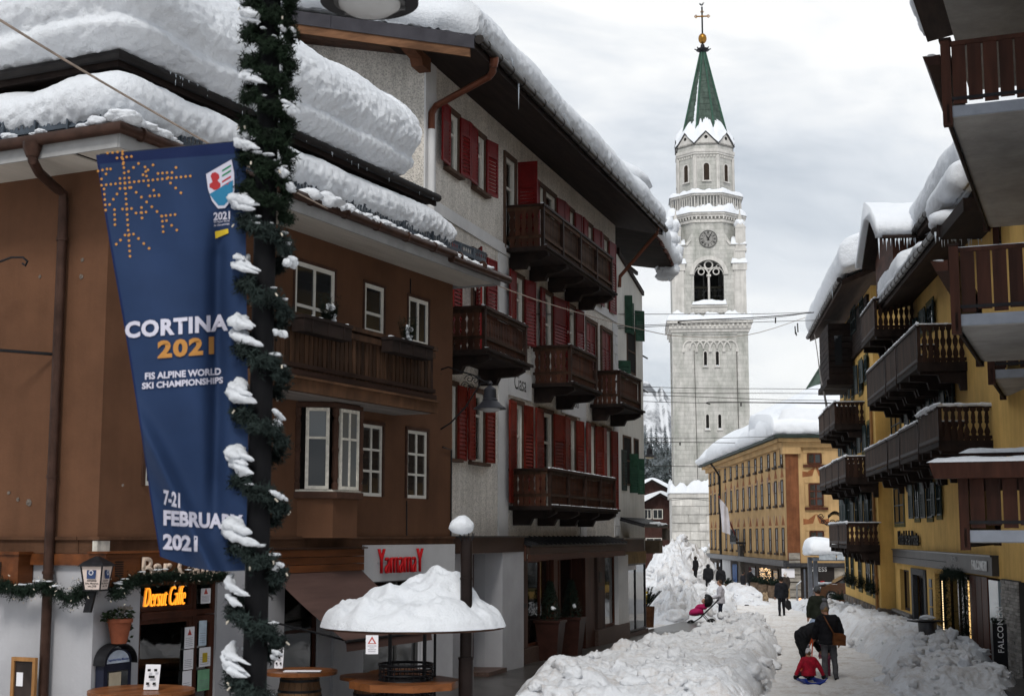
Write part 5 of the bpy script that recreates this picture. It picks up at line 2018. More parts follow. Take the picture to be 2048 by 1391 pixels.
def w_balcony(u0,u1,n1,zb,zr,brackets,m,step=.115,label=None,double=True,left=True):
 """timber balcony on the pebble-dashed front: beams, floor, posts, rails, two rows of cut boards"""
 b=MB(kw)
 b.box(u0-.06,u1+.1,.02,n1+.1,zb-.1,zb)
 b.box(u0-.08,u1+.16,n1+.02,n1+.16,zb-.04,zb+.02)
 o=b.build('balcony',WOOD_B,RW)
 for u in brackets:
  b=MB(kw)
  b.prism([(u,.02,zb-.1),(u,n1+.08,zb-.1),(u,n1+.08,zb-.18),(u,n1-.12,zb-.28),(u,.5,zb-.3),(u,.42,zb-.46),(u,.02,zb-.46)],(.2,0,0))
  b.build('bracket',WOOD_B,o)
 b=MB(kw)
 b.box(u0-.03,u1+.03,n1-.06,n1+.08,zr-.05,zr+.01)
 b.box(u0-.03,u0+.06,0,n1-.06,zr-.05,zr+.01).box(u1-.06,u1+.03,0,n1-.06,zr-.05,zr+.01)
 b.build('hand_rail',WOOD_DH,o)
 zm=zb+(.26 if double else .08)
 b=MB(kw)
 b.box(u0,u1,n1-.03,n1+.05,zm-.04,zm+.03).box(u0,u1,n1-.02,n1+.04,zr-.14,zr-.05)
 b.box(u0-.01,u0+.06,.05,n1-.03,zm-.04,zm+.03).box(u0,u0+.05,.05,n1-.03,zr-.14,zr-.05)
 b.build('middle_rail',WOOD_G,o)
 q=max(int((u1-u0)/1.55),1)
 for i in range(q+1):
  x=u0+(u1-u0-.09)*i/q
  MB(kw).box(x,x+.09,n1-.02,n1+.06,zb,zr-.05).build('post',WOOD_DH,o)
 balcony_boards(o,kw,u0+.09,u1-.09,n1-.03,zm+.03,zr-.14,m,step,.012,shape=BAROQ)
 balcony_boards(o,kw,.1,n1-.06,u0+.0,zm+.03,zr-.14,WOOD_C,step*1.25,.012,along='n',shape=BAROQ)
 if double:
  s=[(0,0),(.0,.2),(.16,.45),(0,.7),(0,1)]
  balcony_boards(o,kw,u0+.09,u1-.09,n1-.03,zb,zm-.04,m,step,.012,shape=s,stuff=True,name='skirting_board')
  balcony_boards(o,kw,.1,n1-.06,u0+.0,zb,zm-.04,WOOD_C,step*1.25,.012,along='n',shape=s,stuff=True,name='skirting_board')
 sn=MB(kw)
 r=random.Random(int(u0*100)+int(zb*10))
 x=u0
 while x<u1:
  clod(sn,(x,n1+.02,zr+.012),.045,r,(2.4,.8,.35+.35*r.random()))
  x+=.09+.1*r.random()
 x=u0
 while x<u1:
  clod(sn,(x,n1+.1,zb+.02),.04,r,(2.4,.9,.5))
  x+=.12+.25*r.random()
 s=sn.build('rail_snow',SNOW,o)
 s['kind']='stuff'
 return o
def white_house():
 Z3,Z2,Z1=(10.95,12.25),(7.8,9.45),(4.72,6.28)
 D3,D2,D1=10.0,6.95,3.85
 ops=[(893,912,Z3[0],Z3[1],[(873,893,176)],[(917,931,12)]),(950,967,Z3[0],Z3[1],[(932,950,176)],[(970,985,12)]),(1015,1030,D3,12.3,[],[(1031,1047,88)]),(1078,1089,D3,12.25,[(1065,1078,178)],[]),(1097,1113,D3,12.25,[],[(1117,1128,10)]),(1140,1150,D3,12.25,[(1128,1140,176)],[(1152,1162,8)]),(1178,1188,D3,12.25,[(1166,1178,176)],[(1189,1199,8)]),(1210,1220,D3,12.25,[(1202,1210,174)],[(1223,1234,4)]),(950,968,D2,9.45,[(940,950,150)],[(971,988,5)]),(1030,1046,Z2[0],Z2[1],[(1014,1030,176)],[(1048,1062,12)]),(1089,1105,D2,9.45,[(1080,1089,178)],[(1108,1130,5)]),(1138,1151,Z2[0]-.5,Z2[1],[(1130,1138,165)],[(1154,1165,8)]),(946.5,967,Z1[0],Z1[1],[(932,946.5,177)],[(972,986,6)]),(902,911,Z1[0],Z1[1],[],[]),(1030,1045,D1,Z1[1],[(1014,1030,177)],[(1048,1062,5)]),(1085,1105,D1,Z1[1],[(1067,1085,177)],[(1108,1124,5)]),(1139,1151,D1,Z1[1],[(1126,1139,177)],[(1155,1166,5)]),(1180,1190,D1,Z1[1],[(1171,1180,177)],[(1194,1204,5)]),(1212,1222,D1,Z1[1],[(1205,1212,177)],[(1225,1234,5)])]
 clo=[(1173,1194,7.5,9.35),(1205,1225,7.5,9.35)]
 H=[(FW.u(a,.08),FW.u(b_,.02),z0,z1)for a,b_,z0,z1,l,r_ in ops]+[(FW.u(a),FW.u(b_),z0,z1)for a,b_,z0,z1 in clo]
 sl=.15
 b=wall_mesh(kw,wc,we1,3.06,13.0,H,deep=.2,ri=1)
 b.add([(wc,0,3),(wc,-11,3),(wc,-11,13.0),(wc,-6,14.9),(wc,0,13.35)],[(0,1,2,3,4)])
 b.add([(we1,0,0),(we1,-11,0),(we1,-11,13.0),(we1,-6,14.9),(we1,0,13.35)],[(0,1,2,3,4)])
 b.build('wall',[PEB,mat('white reveal',(.62,.61,.57),.8,.08,3)],RW,recalc=False)
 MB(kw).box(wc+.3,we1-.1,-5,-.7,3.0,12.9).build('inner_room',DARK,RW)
 for i,((a,c,z0,z1,ls,rs),h)in enumerate(zip(ops,H)):
  door=z1-z0>1.8
  window(RW,kw,*h,n=-.10,w=.08,cols=1 if(h[1]-h[0])<1.15 else 2,rows=[.7,.3],surround=BFRAME,sw=.11,sn=.05,curtain=.95,sill=None if door else BFRAME,gm=GLASSC)
  m=RED if z0>6.5 else RED2
  for(p0,p1,ang)in ls:
   wd=abs(FW.u(p1,.09)-FW.u(p0,.09))if ang>160 else .5
   shutter(RW,kw,h[0]-.0,z0+.02,z1+.03,wd,ang,m,n=.09)
  for(p0,p1,ang)in rs:
   wd=abs(FW.u(p1,.09)-FW.u(p0,.09))*.95 if ang<30 else .5
   shutter(RW,kw,max(h[1]+.02,FW.u(p0,.09)if ang<30 else-99),z0+.02,z1+.03,wd,ang,m,n=.09)
 shutter(RW,kw,FW.u(917,.09),Z1[0]-.02,Z1[1]+.03,FW.u(931.5)-FW.u(917),3,RED2,n=.09)
 shutter(RW,kw,FW.u(899),7.2,9.45,FW.u(914)-FW.u(899),4,RED,n=.07)
 for a,c,z0,z1 in clo:
  u0,u1=FW.u(a),FW.u(c)
  um=(u0+u1)/2
  shutter(RW,kw,u0+.02,z0+.02,z1-.02,um-u0-.025,0,RED,n=.0)
  shutter(RW,kw,um+.005,z0+.02,z1-.02,um-u0-.025,0,RED,n=.0)
  s_=MB(kw)
  s_.box(u0-.11,u0,0,.05,z0,z1).box(u1,u1+.11,0,.05,z0,z1).box(u0-.11,u1+.11,0,.054,z1,z1+.11)
  s_.build('surround',BFRAME,RW)
 b=MB(kw)
 b.box(wc-.012,wc+.62,-.02,.014,3.06,13.2)
 u0,u1=FW.u(995),FW.u(1014)
 b.box(u0,u1,0,.03,3.06,9.8)
 u2,u3=FW.u(1160),FW.u(1172)
 b.box(u2,u3,0,.03,3.06,9.8)
 b.box(wc-.02,we1,.0,.045,9.82,10.08)
 b.box(we1-.55,we1+.02,0,.03,3.06,9.8)
 b.build('white_band',PILA,RW)
 for i in range(22):
  z=3.1+.3*i
  if z>9.7:break
  b=MB(kw)
  b.box(we1+.02-(.5 if i%2 else .36),we1+.04,0.03,.05,z,z+.275)
  b.build('quoin',PILA,RW)
 u0,u1=-10.5,8.0
 zn=lambda n:E_Z+.06-(n-E_N)*.24
 b=MB(kw)
 b.prism([(u0,E_N,zn(E_N)),(u0,-6,zn(-6)),(u0,-6,zn(-6)-.22),(u0,E_N,zn(E_N)-.22)],(u1-u0,0,0))
 b.prism([(u0,-6.001,zn(-6)),(u0,-13.5,zn(-6)-1.8),(u0,-13.5,zn(-6)-2.02),(u0,-6.001,zn(-6)-.22)],(u1-u0,0,0))
 b.build('roof',WOOD_B,RW)
 nb=12
 for i in range(nb):
  a,c=E_N*i/nb+.0,E_N*(i+1)/nb-.01
  MB(kw).prism([(u0+.06,a,13.02-a*sl),(u0+.06,c,13.02-c*sl),(u0+.06,c,13.045-c*sl),(u0+.06,a,13.045-a*sl)],(u1-u0-.1,0,0)).build('soffit_board',SOFF,RW)
 for i in range(5):
  a,c=u0+.06+i*.24,u0+.06+(i+1)*.24-.01
  MB(kw).prism([(a,0,13.02),(a,-6,13.02+1.25),(a,-6,13.05+1.25),(a,0,13.05)],(c-a,0,0)).build('soffit_board',SOFF,RW)
 g=MB(kw)
 for n0,n1 in((E_N,-1.6),(-1.61,-6)):
  g.prism([(u0-.05,n0,zn(n0)+.06),(u0-.05,n1,zn(n1)+.06),(u0-.05,n1,zn(n1)-.22),(u0-.05,n0,zn(n0)-.22)],(.05,0,0))
 g.build('verge_flashing',mat('dark grey sheet',(.045,.043,.05),.45,.2,3,metal=.3),RW)
 g=MB(kw)
 g.prism([(u0-.02,E_N-.1,zn(E_N-.1)-.22),(u0-.02,-6,zn(-6)-.22),(u0-.02,-6,zn(-6)-.40),(u0-.02,E_N-.1,zn(E_N-.1)-.40)],(.06,0,0))
 g.build('verge_board',mat('weathered verge board',(.15,.075,.040),.8,.45,5,(1,.2,1)),RW)
 for n_ in(.12,-2.9,-5.6):
  z=13.02+(-.24*n_*.9 if n_<0 else 0)
  MB(kw).prism([(u0+.1,n_,z-.02),(wc+.0,n_,z-.02),(wc+.0,n_,z-.34),(wc-.45,n_,z-.34),(wc-.55,n_,z-.2),(u0+.2,n_,z-.16)],(0,-.26,0)).build('purlin',mat('purlin wood',(.12,.05,.027),.7,.3,6),RW)
 g=MB(kw)
 g.tube([(u0-.02,E_N+.1,E_Z+.02),(u1,E_N+.1,E_Z+.02)],.095,10)
 x=u0+.4
 while x<u1:
  g.tube([(x-.02,E_N+.1,E_Z+.02),(x+.02,E_N+.1,E_Z+.02)],.11,10)
  x+=.8
 g.build('gutter',mat('black eave gutter',(.028,.024,.022),.4,metal=.4),RW,smooth=True)
 g=MB(kw)
 P=lambda px,py,n_:(FW.u(px,n_),n_,FW.zat(px,py,n_))
 pu=FW.u(857,.08)
 g.tube([P(984,128,1.55),P(984,142,1.5),P(976,152,1.35),(pu+.15,.12,12.05),(pu,.08,11.85),(pu,.08,11.5)],.075,10)
 g.lathe([(.1,.12),(.1,.0),(.07,-.12)],P(986,122,1.58),10)
 g.build('downpipe',mat('copper brown pipe',(.12,.042,.024),.4,.2,3,metal=.3),RW,smooth=True)
 g=MB(kw)
 g.tube([(pu,.08,11.5),(pu,.08,3.2)],.08,10)
 g.build('white_downpipe',PILA,RW,smooth=True)
 P2=lambda px,py,n_:(FW.u(px,n_),n_,FW.zat(px,py,n_))
 g=MB(kw)
 g.tube([P2(1324,462,1.5),P2(1322,475,1.4),P2(1310,487,1.2),(we1+.1,.12,11.35),(we1+.1,.1,11.0)],.06,8)
 g.build('downpipe',MATS['copper brown pipe'],RW,smooth=True)
 w_balcony(-3.85,3.25,.92,10.0,11.05,[-3.6,-1.9,-.2,1.5,3.0],WOOD_G)
 w_balcony(-8.5,-5.5,1.0,6.92,7.83,[-8.3,-5.9],WOOD_C)
 w_balcony(-1.7,1.0,1.0,6.92,7.88,[-1.5,.6],WOOD_C)
 w_balcony(4.3,7.15,.86,6.92,7.9,[4.5,6.8],WOOD_C)
 w_balcony(-3.58,3.02,1.0,3.8,4.68,[-3.3,-1.2,.9,2.75],WOOD_C)
 for(p0,p1,z0,z1,txt,f)in[(1014,1062,6.46,7.12,'Ciasa',(.24,.74,.28,.85)),(1123,1161,6.42,6.98,'Venejelo',(.12,.88,.3,.9))]:
  a,c=FW.u(p0),FW.u(p1)
  MB(kw).box(a,c,.0,.035,z0,z1).build('name_board',PILA,RW)
  lettering(txt,RW,FW,a+(c-a)*f[0],a+(c-a)*f[1],z0+(z1-z0)*f[2],z0+(z1-z0)*f[3],.036,TEXTK,.0,.003)
 def sec(u,prof):
  return[FW.w(u,n_,z)for n_,z in prof]
 secs=[]
 us_=[-10.55,-9.5,-7.5,-5.5,-3.5,-1.5,.5,2.5,4.5,6,7.2,8.1]
 for i,u in enumerate(us_):
  f=1+.10*noise.noise(Vector((u*.5,1,8)))-(.25 if i==0 else 0)
  zb_=E_Z+.16
  pr=[(1.2,.02),(1.5,.06),(1.62,.32),(1.52,.62),(1.2,.88),(.3,1.1),(-1.5,1.50),(-4,2.1),(-6.2,2.6),(-6.2,1.6),(-3,1.1),(0,.38),(1.2,.02)]
  secs.append(sec(u,[(n_,zb_+(z if z<.35 else .35+(z-.35)*(f if n_>-1 else 1)))for n_,z in pr]))
 o=snow_loft('roof_snow',secs,.06,(.08,1.3,.05,.24,.045,.08),ends=False)
 tag(o,'thick rough-edged snow slab along the eave of the red-shuttered house','snow',kind='stuff')
 r=random.Random(41)
 b=MB()
 P0=FW.w(6.6,-1.2,14.1)
 clod(b,P0,1.35,r,(1.5,1.5,.8),.2,True)
 clod(b,FW.w(4.4,-2.2,14.3),1.15,r,(1.5,1.3,.7),.15,True)
 o=b.build('roof_drift',SNOW,None,smooth='all')
 tag(o,'smooth dome of drifted snow above the far end of the red-shuttered house','snow',kind='stuff')
 b=MB()
 pts=[FW.w(u0+18.4*r.random(),E_N-.05+.12*r.random(),E_Z+.36)for _ in range(330)]
 icicles(b,pts,.013,.2,r)
 icicles(b,[FW.w(u0+2.6,E_N+.1,E_Z),FW.w(u1,E_N+.1,E_Z),FW.w(u1+.1,E_N,E_Z)],.02,.8,r)
 o=b.build('icicles',ICE,None,smooth='all')
 tag(o,'fringe of short icicles between gutter and snow of the red-shuttered house','ice',kind='stuff')
def white_ground_floor():
 r=random.Random(51)
 FAS=mat('brown canopy fascia',(.060,.036,.027),.6,.2,3,(.2,1,1),rand=.15)
 MET=mat('dark ribbed roof sheet',(.03,.03,.033),.45,metal=.5)
 U=FW.u
 zg=-.55
 b=wall_mesh(kw,wc,we1,2.7,3.06,[],n=.0)
 b.build('ground_floor_wall',PEB,RW,recalc=False)
 MB(kw).box(U(897),U(1015),-.2,.42,2.72,3.06).build('canopy_fascia',FAS,RW)
 MB(kw).box(U(897)-.03,U(1015)+.05,-.2,.5,3.06,3.09).build('canopy_cap',GUTG,RW)
 b=MB(kw)
 a,c=U(970),U(1015)
 b.prism([(a,.0,zg),(a+.12,.38,zg),(c-.06,.42,zg),(c,.3,zg),(c,-.3,zg),(a,-.3,zg)],(0,0,2.72-zg))
 b.build('column',PL_WHITE,RW)
 b=MB(kw)
 b.box(U(903),U(944),-.05,.02,zg,2.72)
 b.build('wall_pier',PL_WHITE,RW)
 window(RW,kw,U(944),U(968),.2,2.68,n=-.3,w=.08,cols=1,fm=WOOD_R,gm=GLASSC,name='entrance_door')
 MB(kw).box(U(935),U(972),-.3,.5,zg,.18).build('step',GRAN,RW)
 n1=.55
 a,c=U(1015),6.3
 FSR=mat('red brown canopy board',(.075,.034,.024),.6,.25,3,(.2,1,1),rand=.15)
 MB(kw).box(a,c,n1-.08,n1,2.66,2.83).build('canopy_fascia',FAS,RW)
 MB(kw).box(a+.02,c,n1-.06,n1+.02,2.50,2.655).build('canopy_board',FSR,RW)
 MB(kw).box(a-.02,a+.06,0,n1-.085,2.5,2.86).build('canopy_board',FSR,RW)
 b=MB(kw)
 b.prism([(a-.05,n1+.06,2.84),(a-.05,0,3.02),(a-.05,0,3.05),(a-.05,n1+.06,2.87)],(c-a+.1,0,0))
 q=int((c-a)/.42)
 for i in range(q+1):
  x=a+(c-a)*i/q
  b.prism([(x-.015,n1+.07,2.87),(x-.015,0,3.05),(x-.015,0,3.1),(x-.015,n1+.07,2.92)],(.03,0,0))
 b.build('canopy_roof',MET,RW)
 MB(kw).box(a,c,0.0,n1-.09,2.50,2.53).build('canopy_ceiling',WOOD_R,RW)
 PIL=mat('mauve brown boarded pier',(.085,.055,.047),.7,.3,5,(1,1,.1),rand=.2)
 def boards(p0,p1,n_,z0,z1):
  u0,u1=U(p0),U(p1)
  qn=max(int((u1-u0)/.17),2)
  for i in range(qn):
   MB(kw).box(u0+(u1-u0)*i/qn,u0+(u1-u0)*(i+1)/qn-.008,-.1,n_,z0,z1).build('pier_board',PIL,RW)
 boards(1018,1040,.2,.42,2.5)
 boards(1181,1196,.2,.42,2.5)
 for(p0,p1,z1,n_)in[(1016,1072,.40,.24),(1178,1242,.41,.26)]:
  MB(kw).box(U(p0),U(p1),-.2,n_,zg-.3,z1).build('granite_plinth',GRAN,RW)
 MB(kw).box(U(1072),U(1178),-2.6,-2.5,zg,2.5).build('lobby_wall',WOOD_R,RW)
 window(RW,kw,U(1041),U(1070),.42,2.5,n=.08,w=.06,cols=1,fm=WOOD_R,gm=GLASSC,name='shop_window')
 window(RW,kw,U(1197),U(1221),.42,2.5,n=.05,w=.06,cols=1,fm=WOOD_R,gm=GLASSC,name='shop_window')
 window(RW,kw,U(1073),U(1100),-.2,2.5,n=-.1,w=.05,cols=1,fm=WOOD_R,gm=GLASSC,name='shop_window')
 window(RW,kw,U(1108),U(1136),-.2,2.5,n=-.3,w=.07,cols=1,fm=WOOD_R,gm=GLASSC,name='shop_door')
 window(RW,kw,U(1136),U(1160),-.2,2.5,n=-.3,w=.07,cols=1,fm=WOOD_R,gm=GLASSC,name='shop_door')
 MB(kw).box(U(1100),U(1108),-.3,.1,zg,2.5).build('door_post',WOOD_R,RW)
 MB(kw).box(U(1160),U(1178),-.3,.15,zg,2.5).build('door_post',WOOD_R,RW)
 b=MB(kw)
 b.box(U(1222),U(1242),-.1,.22,.41,2.5)
 b.build('column',PILA,RW)
 for p0,z,n_ in((1023,1.60,.2),(1184,1.75,.2)):
  x=U(p0)
  MB(kw).box(x,x+.34,n_+.001,n_+.015,z,z+.3).build('emblem',mat('dark shop emblem',(.02,.016,.014),.5),RW)
  MB(kw).box(x-.06,x+.55,n_+.001,n_+.012,z-.22,z-.12).build('emblem_plate',MATS['dark shop emblem'],RW)
 LAMP=mat('warm lamp',(1,.6,.2),.5,0,emit=(1,.55,.12),estr=6)
 for py in(1155,1187,1222):
  n_=-1.2
  b=MB()
  P=FW.w(U(1088,n_),n_,FW.zat(1088,py,n_))
  b.lathe([(.005,-.15),(.035,-.1),(.045,0),(.03,.12),(.005,.16)],P,10)
  tag(b.build('lamp',LAMP,None,smooth=True),{1155:'uppermost warm light inside the canopied shop',1187:'middle one of three warm lights inside the canopied shop',1222:'lowest warm light inside the canopied shop'}[py],'lamp')
FP=Fac(o=(FW.w(we1+.03,0,0).x,FW.w(we1+.03,0,0).y),a=FW.a)
RP=FP.root('plain_house')
tag(RP,'narrow cream house with green shutters between the red-shuttered house and the bell tower','house')
def plain_house():
 CREAM=mat('cream render',(.68,.67,.63),.9,.1,.8,bump=.15,bscale=12,streak=.12)
 L_=we2-we1
 U=FP.u
 b=MB(kw)
 z1,z2=FP.zat(1241,515),FP.zat(1279,574)
 b.add([(0,.02,2.9),(L_,.02,2.9),(L_,.02,z2-.2),(U(1241),.02,z1),(0,.02,z1)],[(0,1,2,3,4)])
 b.quad((L_,.02,-1),(L_,-9,-1),(L_,-9,z2),(L_,.02,z2-.2))
 b.build('wall',CREAM,RP,recalc=False)
 MB(kw).prism([(U(1239),.02,z1),(L_+.05,.02,z2-.25),(L_+.05,.02,z2-.1),(U(1239),.02,z1+.14)],(0,.07*1,0)).build('verge_board',WOOD_DH,RP)
 b=MB(kw)
 b.box(.05,L_-.2,-2.2,-2.1,8,z1+.6)
 b.build('loft_wall',WOOD_D,RP)
 for u in(.5,1.5,2.6,L_-.5):
  MB(kw).box(u,u+.16,-.15,.01,z2-.4,z1+.45-.3*u).build('loft_post',WOOD_DH,RP)
 MB(kw).box(.1,L_-.4,-.1,-.02,z1-.1,z1+.02).build('loft_rail',WOOD_DH,RP)
 za,zb_=13.05,12.25
 pl=[(.02,1.05,za),(L_+.5,1.05,zb_),(L_+.5,-6,zb_+1.2),(.02,-6,za+1.2)]
 b=MB(kw)
 b.prism(pl,(0,0,.16))
 b.build('roof',mat('wet dark planks',(.022,.016,.013),.85,.5,6,(1,.15,1),.2),RP)
 for i in range(7):
  t=i/7
  x=.1+(L_+.4)*t
  MB(kw).box(x,x+(L_+.4)/7-.03,1.06,1.12,za+(zb_-za)*t-.02,za+(zb_-za)*t+.2).build('eave_tile',mat('brown edge tiles',(.09,.04,.03),.8),RP)
 secs=[]
 for u in(0.0,1.0,2.0,3.2,4.0,L_+.6):
  zz=za+(zb_-za)*u/(L_+.5)+.16
  secs.append([FP.w(u,n_,zz+z)for n_,z in[(.7,.02),(1.1,.0),(1.22,.4),(1.0,.75),(.3,1.0),(-3,1.6),(-5,2.0),(-5,.9),(-1,.3),(.7,.02)]])
 o=snow_loft('roof_snow',secs,.09,(.1,.9,.07,.28,.03,.1))
 tag(o,'snow slab on the cream house roof next to the bell tower','snow',kind='stuff')
 b=MB()
 r=random.Random(77)
 for i in range(80):
  t=r.random()
  P=FP.w(L_+.35+.3*r.random(),1.1-.6*r.random(),13.9-1.9*t)
  clod(b,P,.1+.16*r.random(),r,(1,1,1.2))
 o=b.build('snow_tongue',SNOW,None,smooth='all')
 tag(o,'ragged tongue of snow hanging off the end of the cream house roof','snow',kind='stuff')
 def gs(px,py0,py1,wd,ang,m):
  return shutter(RP,kw,U(px),FP.zat(px,py1),FP.zat(px,py0),wd,ang,m,n=.04)
 gs(1252,594,668,.25,70,GREEN)
 gs(1261,606,668,.5,6,GREEN)
 gs(1273,624,684,.36,48,GREEN)
 gs(1238,722,758,.4,60,GREEN)
 gs(1243,899,980,.55,4,mat('grey green shutter paint',(.035,.05,.045),.6,.3,4))
 gs(1259,907,985,.36,40,GREEN)
 gs(1275,917,988,.25,50,GREEN)
 for px0,px1,z0,z1 in[(1256,1273,8.4,9.9),(1246,1262,4.7,6.3),(1268,1277,4.7,6.3)]:
  b=MB(kw)
  b.box(U(px0),U(px1),.0,.03,z0,z1)
  w=b.build('window',DARK,RP)
  b=MB(kw)
  bar_frame(b,U(px0),U(px1),z0,z1,.02,.05,.06,1,2)
  b.build('window_frame',BFRAME,w)
 b=MB(kw)
 for(px,py)in((1287,711),(1287,779)):
  b.tube([(L_,.02,FP.zat(1284,py)),(L_+.6,.05,FP.zat(1284,py)-.02)],.03,5)
 b.build('iron_peg',IRON,RP)
 FAS=MATS['brown canopy fascia']
 MB(kw).box(U(1212),U(1288,.5),.0,.5,2.60,2.98).build('canopy_fascia',FAS,RP)
 MB(kw).box(U(1212)-.03,U(1288,.5)+.03,0,.55,2.98,3.02).build('canopy_cap',GUTG,RP)
 MB(kw).box(U(1243),L_,-.4,.1,-1.2,.02).build('plinth',GRAN,RP)
 window(RP,kw,U(1243),U(1284),.05,2.2,n=.05,w=.05,cols=2,fm=GUTG,gm=GLASSC,name='shop_window')
 MB(kw).box(U(1243),U(1285),.0,.12,2.2,2.6).build('window_head',mat('ochre head',(.22,.15,.07),.8),RP)
 MB(kw).box(U(1248),U(1264),.101,.13,2.0,2.14).build('small_sign',PAPER,RP)
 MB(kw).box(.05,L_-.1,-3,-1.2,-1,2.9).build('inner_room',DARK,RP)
white_house()
white_ground_floor()
plain_house()
def far_canopy():
 """ribbed canopy and balcony fence of the next house down the lane"""
 r=random.Random(61)
 P0=FP.w(we2-we1+.6,.2,0)
 F2=Fac(o=(P0 .x,P0 .y),a=FW.a)
 e=F2 .root('lane_house')
 tag(e,'low dark canopy and timber fence of the house at the lane mouth beside the tower','house')
 U=F2 .u
 u1=U(1336,.6)
 b=MB(kw)
 b.prism([(-4.3,.6,3.35),(u1,.6,3.35),(u1,-1.6,3.95),(-4.3,-1.6,3.95)],(0,0,.05))
 for i in range(36):
  x=-4.2+(u1+4.2)*i/35
  b.prism([(x,.62,3.4),(x,-1.6,4.0),(x,-1.6,4.06),(x,.62,3.46)],(.05,0,0))
 b.build('canopy_roof',MATS['dark ribbed roof sheet'],e)
 MB(kw).box(.0,u1,.4,.55,2.95,3.34).build('canopy_fascia',mat('grey brown fascia',(.10,.085,.07),.8),e)
 MB(kw).box(.0,u1,-.6,.3,2.5,2.94).build('canopy_board',mat('tan fascia',(.17,.13,.09),.8),e)
 MB(kw).box(.0,u1-1,-2,-.7,-1.2,2.9).build('wall',CH_W,e)
 for i in range(int(u1/.34)):
  x=.2+i*.34
  MB(kw).box(x,x+.28,.5,.54,1.0,2.0).build('fence_board',WOOD_R,e)
 b=MB(kw)
 for i in range(30):
  clod(b,(-3+(u1+3)*r.random(),.5,3.46),.09+.14*r.random()**2,r,(1.8,.8,.5))
 b.build('canopy_snow',SNOW,e)
far_canopy()
# yellow hotel (right)
FH=Fac(1985,34,1400,side=-1)
RH=FH.root('yellow_hotel')
tag(RH,'long ochre yellow hotel with rows of dark timber balconies and drooping roof snow','hotel')
kh=FH.yl
YEL=mat('ochre yellow render',(.66,.42,.135),.9,.14,.8,bump=.15,bscale=14,streak=.16)
STONES=[mat('rubble stone %d'%i,c,.85,.35,5,bump=.6,bscale=12,bdist=.02,rand=.3)for i,c in enumerate([(.17,.145,.12),(.13,.115,.105),(.21,.165,.125)])]
OLIVE=mat('olive painted surround',(.10,.09,.035),.85,.25,4)
NF=.5
uP=FH.u(1758,NF)
uE=FH.u(1688,NF)
def h_window(px0,px1,y0,y1,n,surround=True,shut=True):
 u1,u0=FH.u(px0,n),FH.u(px1,n)
 z1,z0=FH.zat((px0+px1)/2,y0,n),FH.zat((px0+px1)/2,y1,n)
 b=MB(kh)
 bar_frame(b,u0,u1,z0,z1,n+.005,n+.045,.05,2 if u1-u0>.7 else 1,2)
 w=b.build('window',BLGREEN,RH)
 b=MB(kh)
 b.box(u0+.05,u1-.05,n+.002,n+.02,z0+.05,z1-.05)
 b.build('pane',GLASS,w)
 if surround:
  b=MB(kh)
  s=.12
  b.box(u0-s,u0,n,n+.03,z0-.02,z1).box(u1,u1+s,n,n+.03,z0-.02,z1).box(u0-s-.05,u1+s+.05,n,n+.035,z1,z1+s*1.3)
  b.box(u0-s,u1+s,n,n+.035,z0-.12,z0-.02)
  b.build('surround',OLIVE,w)
 if shut:
  wd=max((u1-u0)/2,.35)
  for hu,ang in((u0-.02,172),(u1+.02,8)):
   o=shutter(RH,kh,hu,z0,z1,wd,ang,BLGREEN,n=n+.06)
 return w
def h_balcony(u0,u1,n0,n1,zb,zr,name='balcony',face=True,step=.16,snow=True,shape=None,deep=1.0):
 b=MB(kh)
 b.box(u0-.03,u1+.03,n0+.01,n1+.03,zb-.12,zb)
 b.box(u0-.06,u0-.03,n0,n1+.05,zb-.22,zb+.02)
 o=b.build(name,WOOD_B,RH)
 q=max(int((u1-u0)/1.5),1)
 for i in range(q+1):
  x=u0+.05+(u1-u0-.3)*i/q
  b=MB(kh)
  b.prism([(x,n0,zb-.12),(x,n1-.02,zb-.12),(x,n1-.02,zb-.28),(x,n0+(n1-n0)*.6,zb-.3),(x,n0+(n1-n0)*.55,zb-.5),(x,n0+.2,zb-.52),(x,n0+.16,zb-.7),(x,n0,zb-.7)],(.18,0,0))
  b.build('bracket',WOOD_B,o)
 b=MB(kh)
 b.box(u0-.02,u1+.02,n1-.05,n1+.06,zr-.06,zr).box(u0-.03,u0+.05,n0,n1-.05,zr-.06,zr)
 b.box(u0,u1,n1-.01,n1+.03,zb+.06,zb+.14).box(u0,u0+.05,n0,n1-.01,zb+.06,zb+.14)
 b.build('hand_rail',WOOD_DH,o)
 for x,y in((u0,n1-.06),(u1-.08,n1-.06)):
  MB(kh).box(x,x+.09,y,y+.09,zb,zr-.06).build('post',WOOD_DH,o)
 balcony_boards(o,kh,u0+.1,u1-.1,n1-.01,zb+.02,zr-.06,WOOD_G,.2,.022,cut=False)
 if face:
  balcony_boards(o,kh,n0+.04,n1-.08,u0,zb+.02,zr-.06,WOOD_D,step,.014,along='n',shape=shape or[(0,0),(0,.1),(.16,.14),(.0,.22),(.05,.3),(.28,.42),(.05,.54),(.0,.62),(.22,.7),(.22,.88),(0,.92),(0,1)])
 if snow:
  s=MB(kh)
  r=random.Random(int(u0*37+zr*11))
  x=u0
  while x<u1:
   clod(s,(x,n1+.01,zr+.02),.07*deep,r,(2.0,.8,.4+.5*r.random()))
   x+=.12+.05*r.random()
  y=n0
  while y<n1 and face:
   clod(s,(u0+.01,y,zr+.015),.06*deep,r,(.8,2.0,.45))
   y+=.12
  s.build('rail_snow',SNOW,o)['kind']='stuff'
 return o
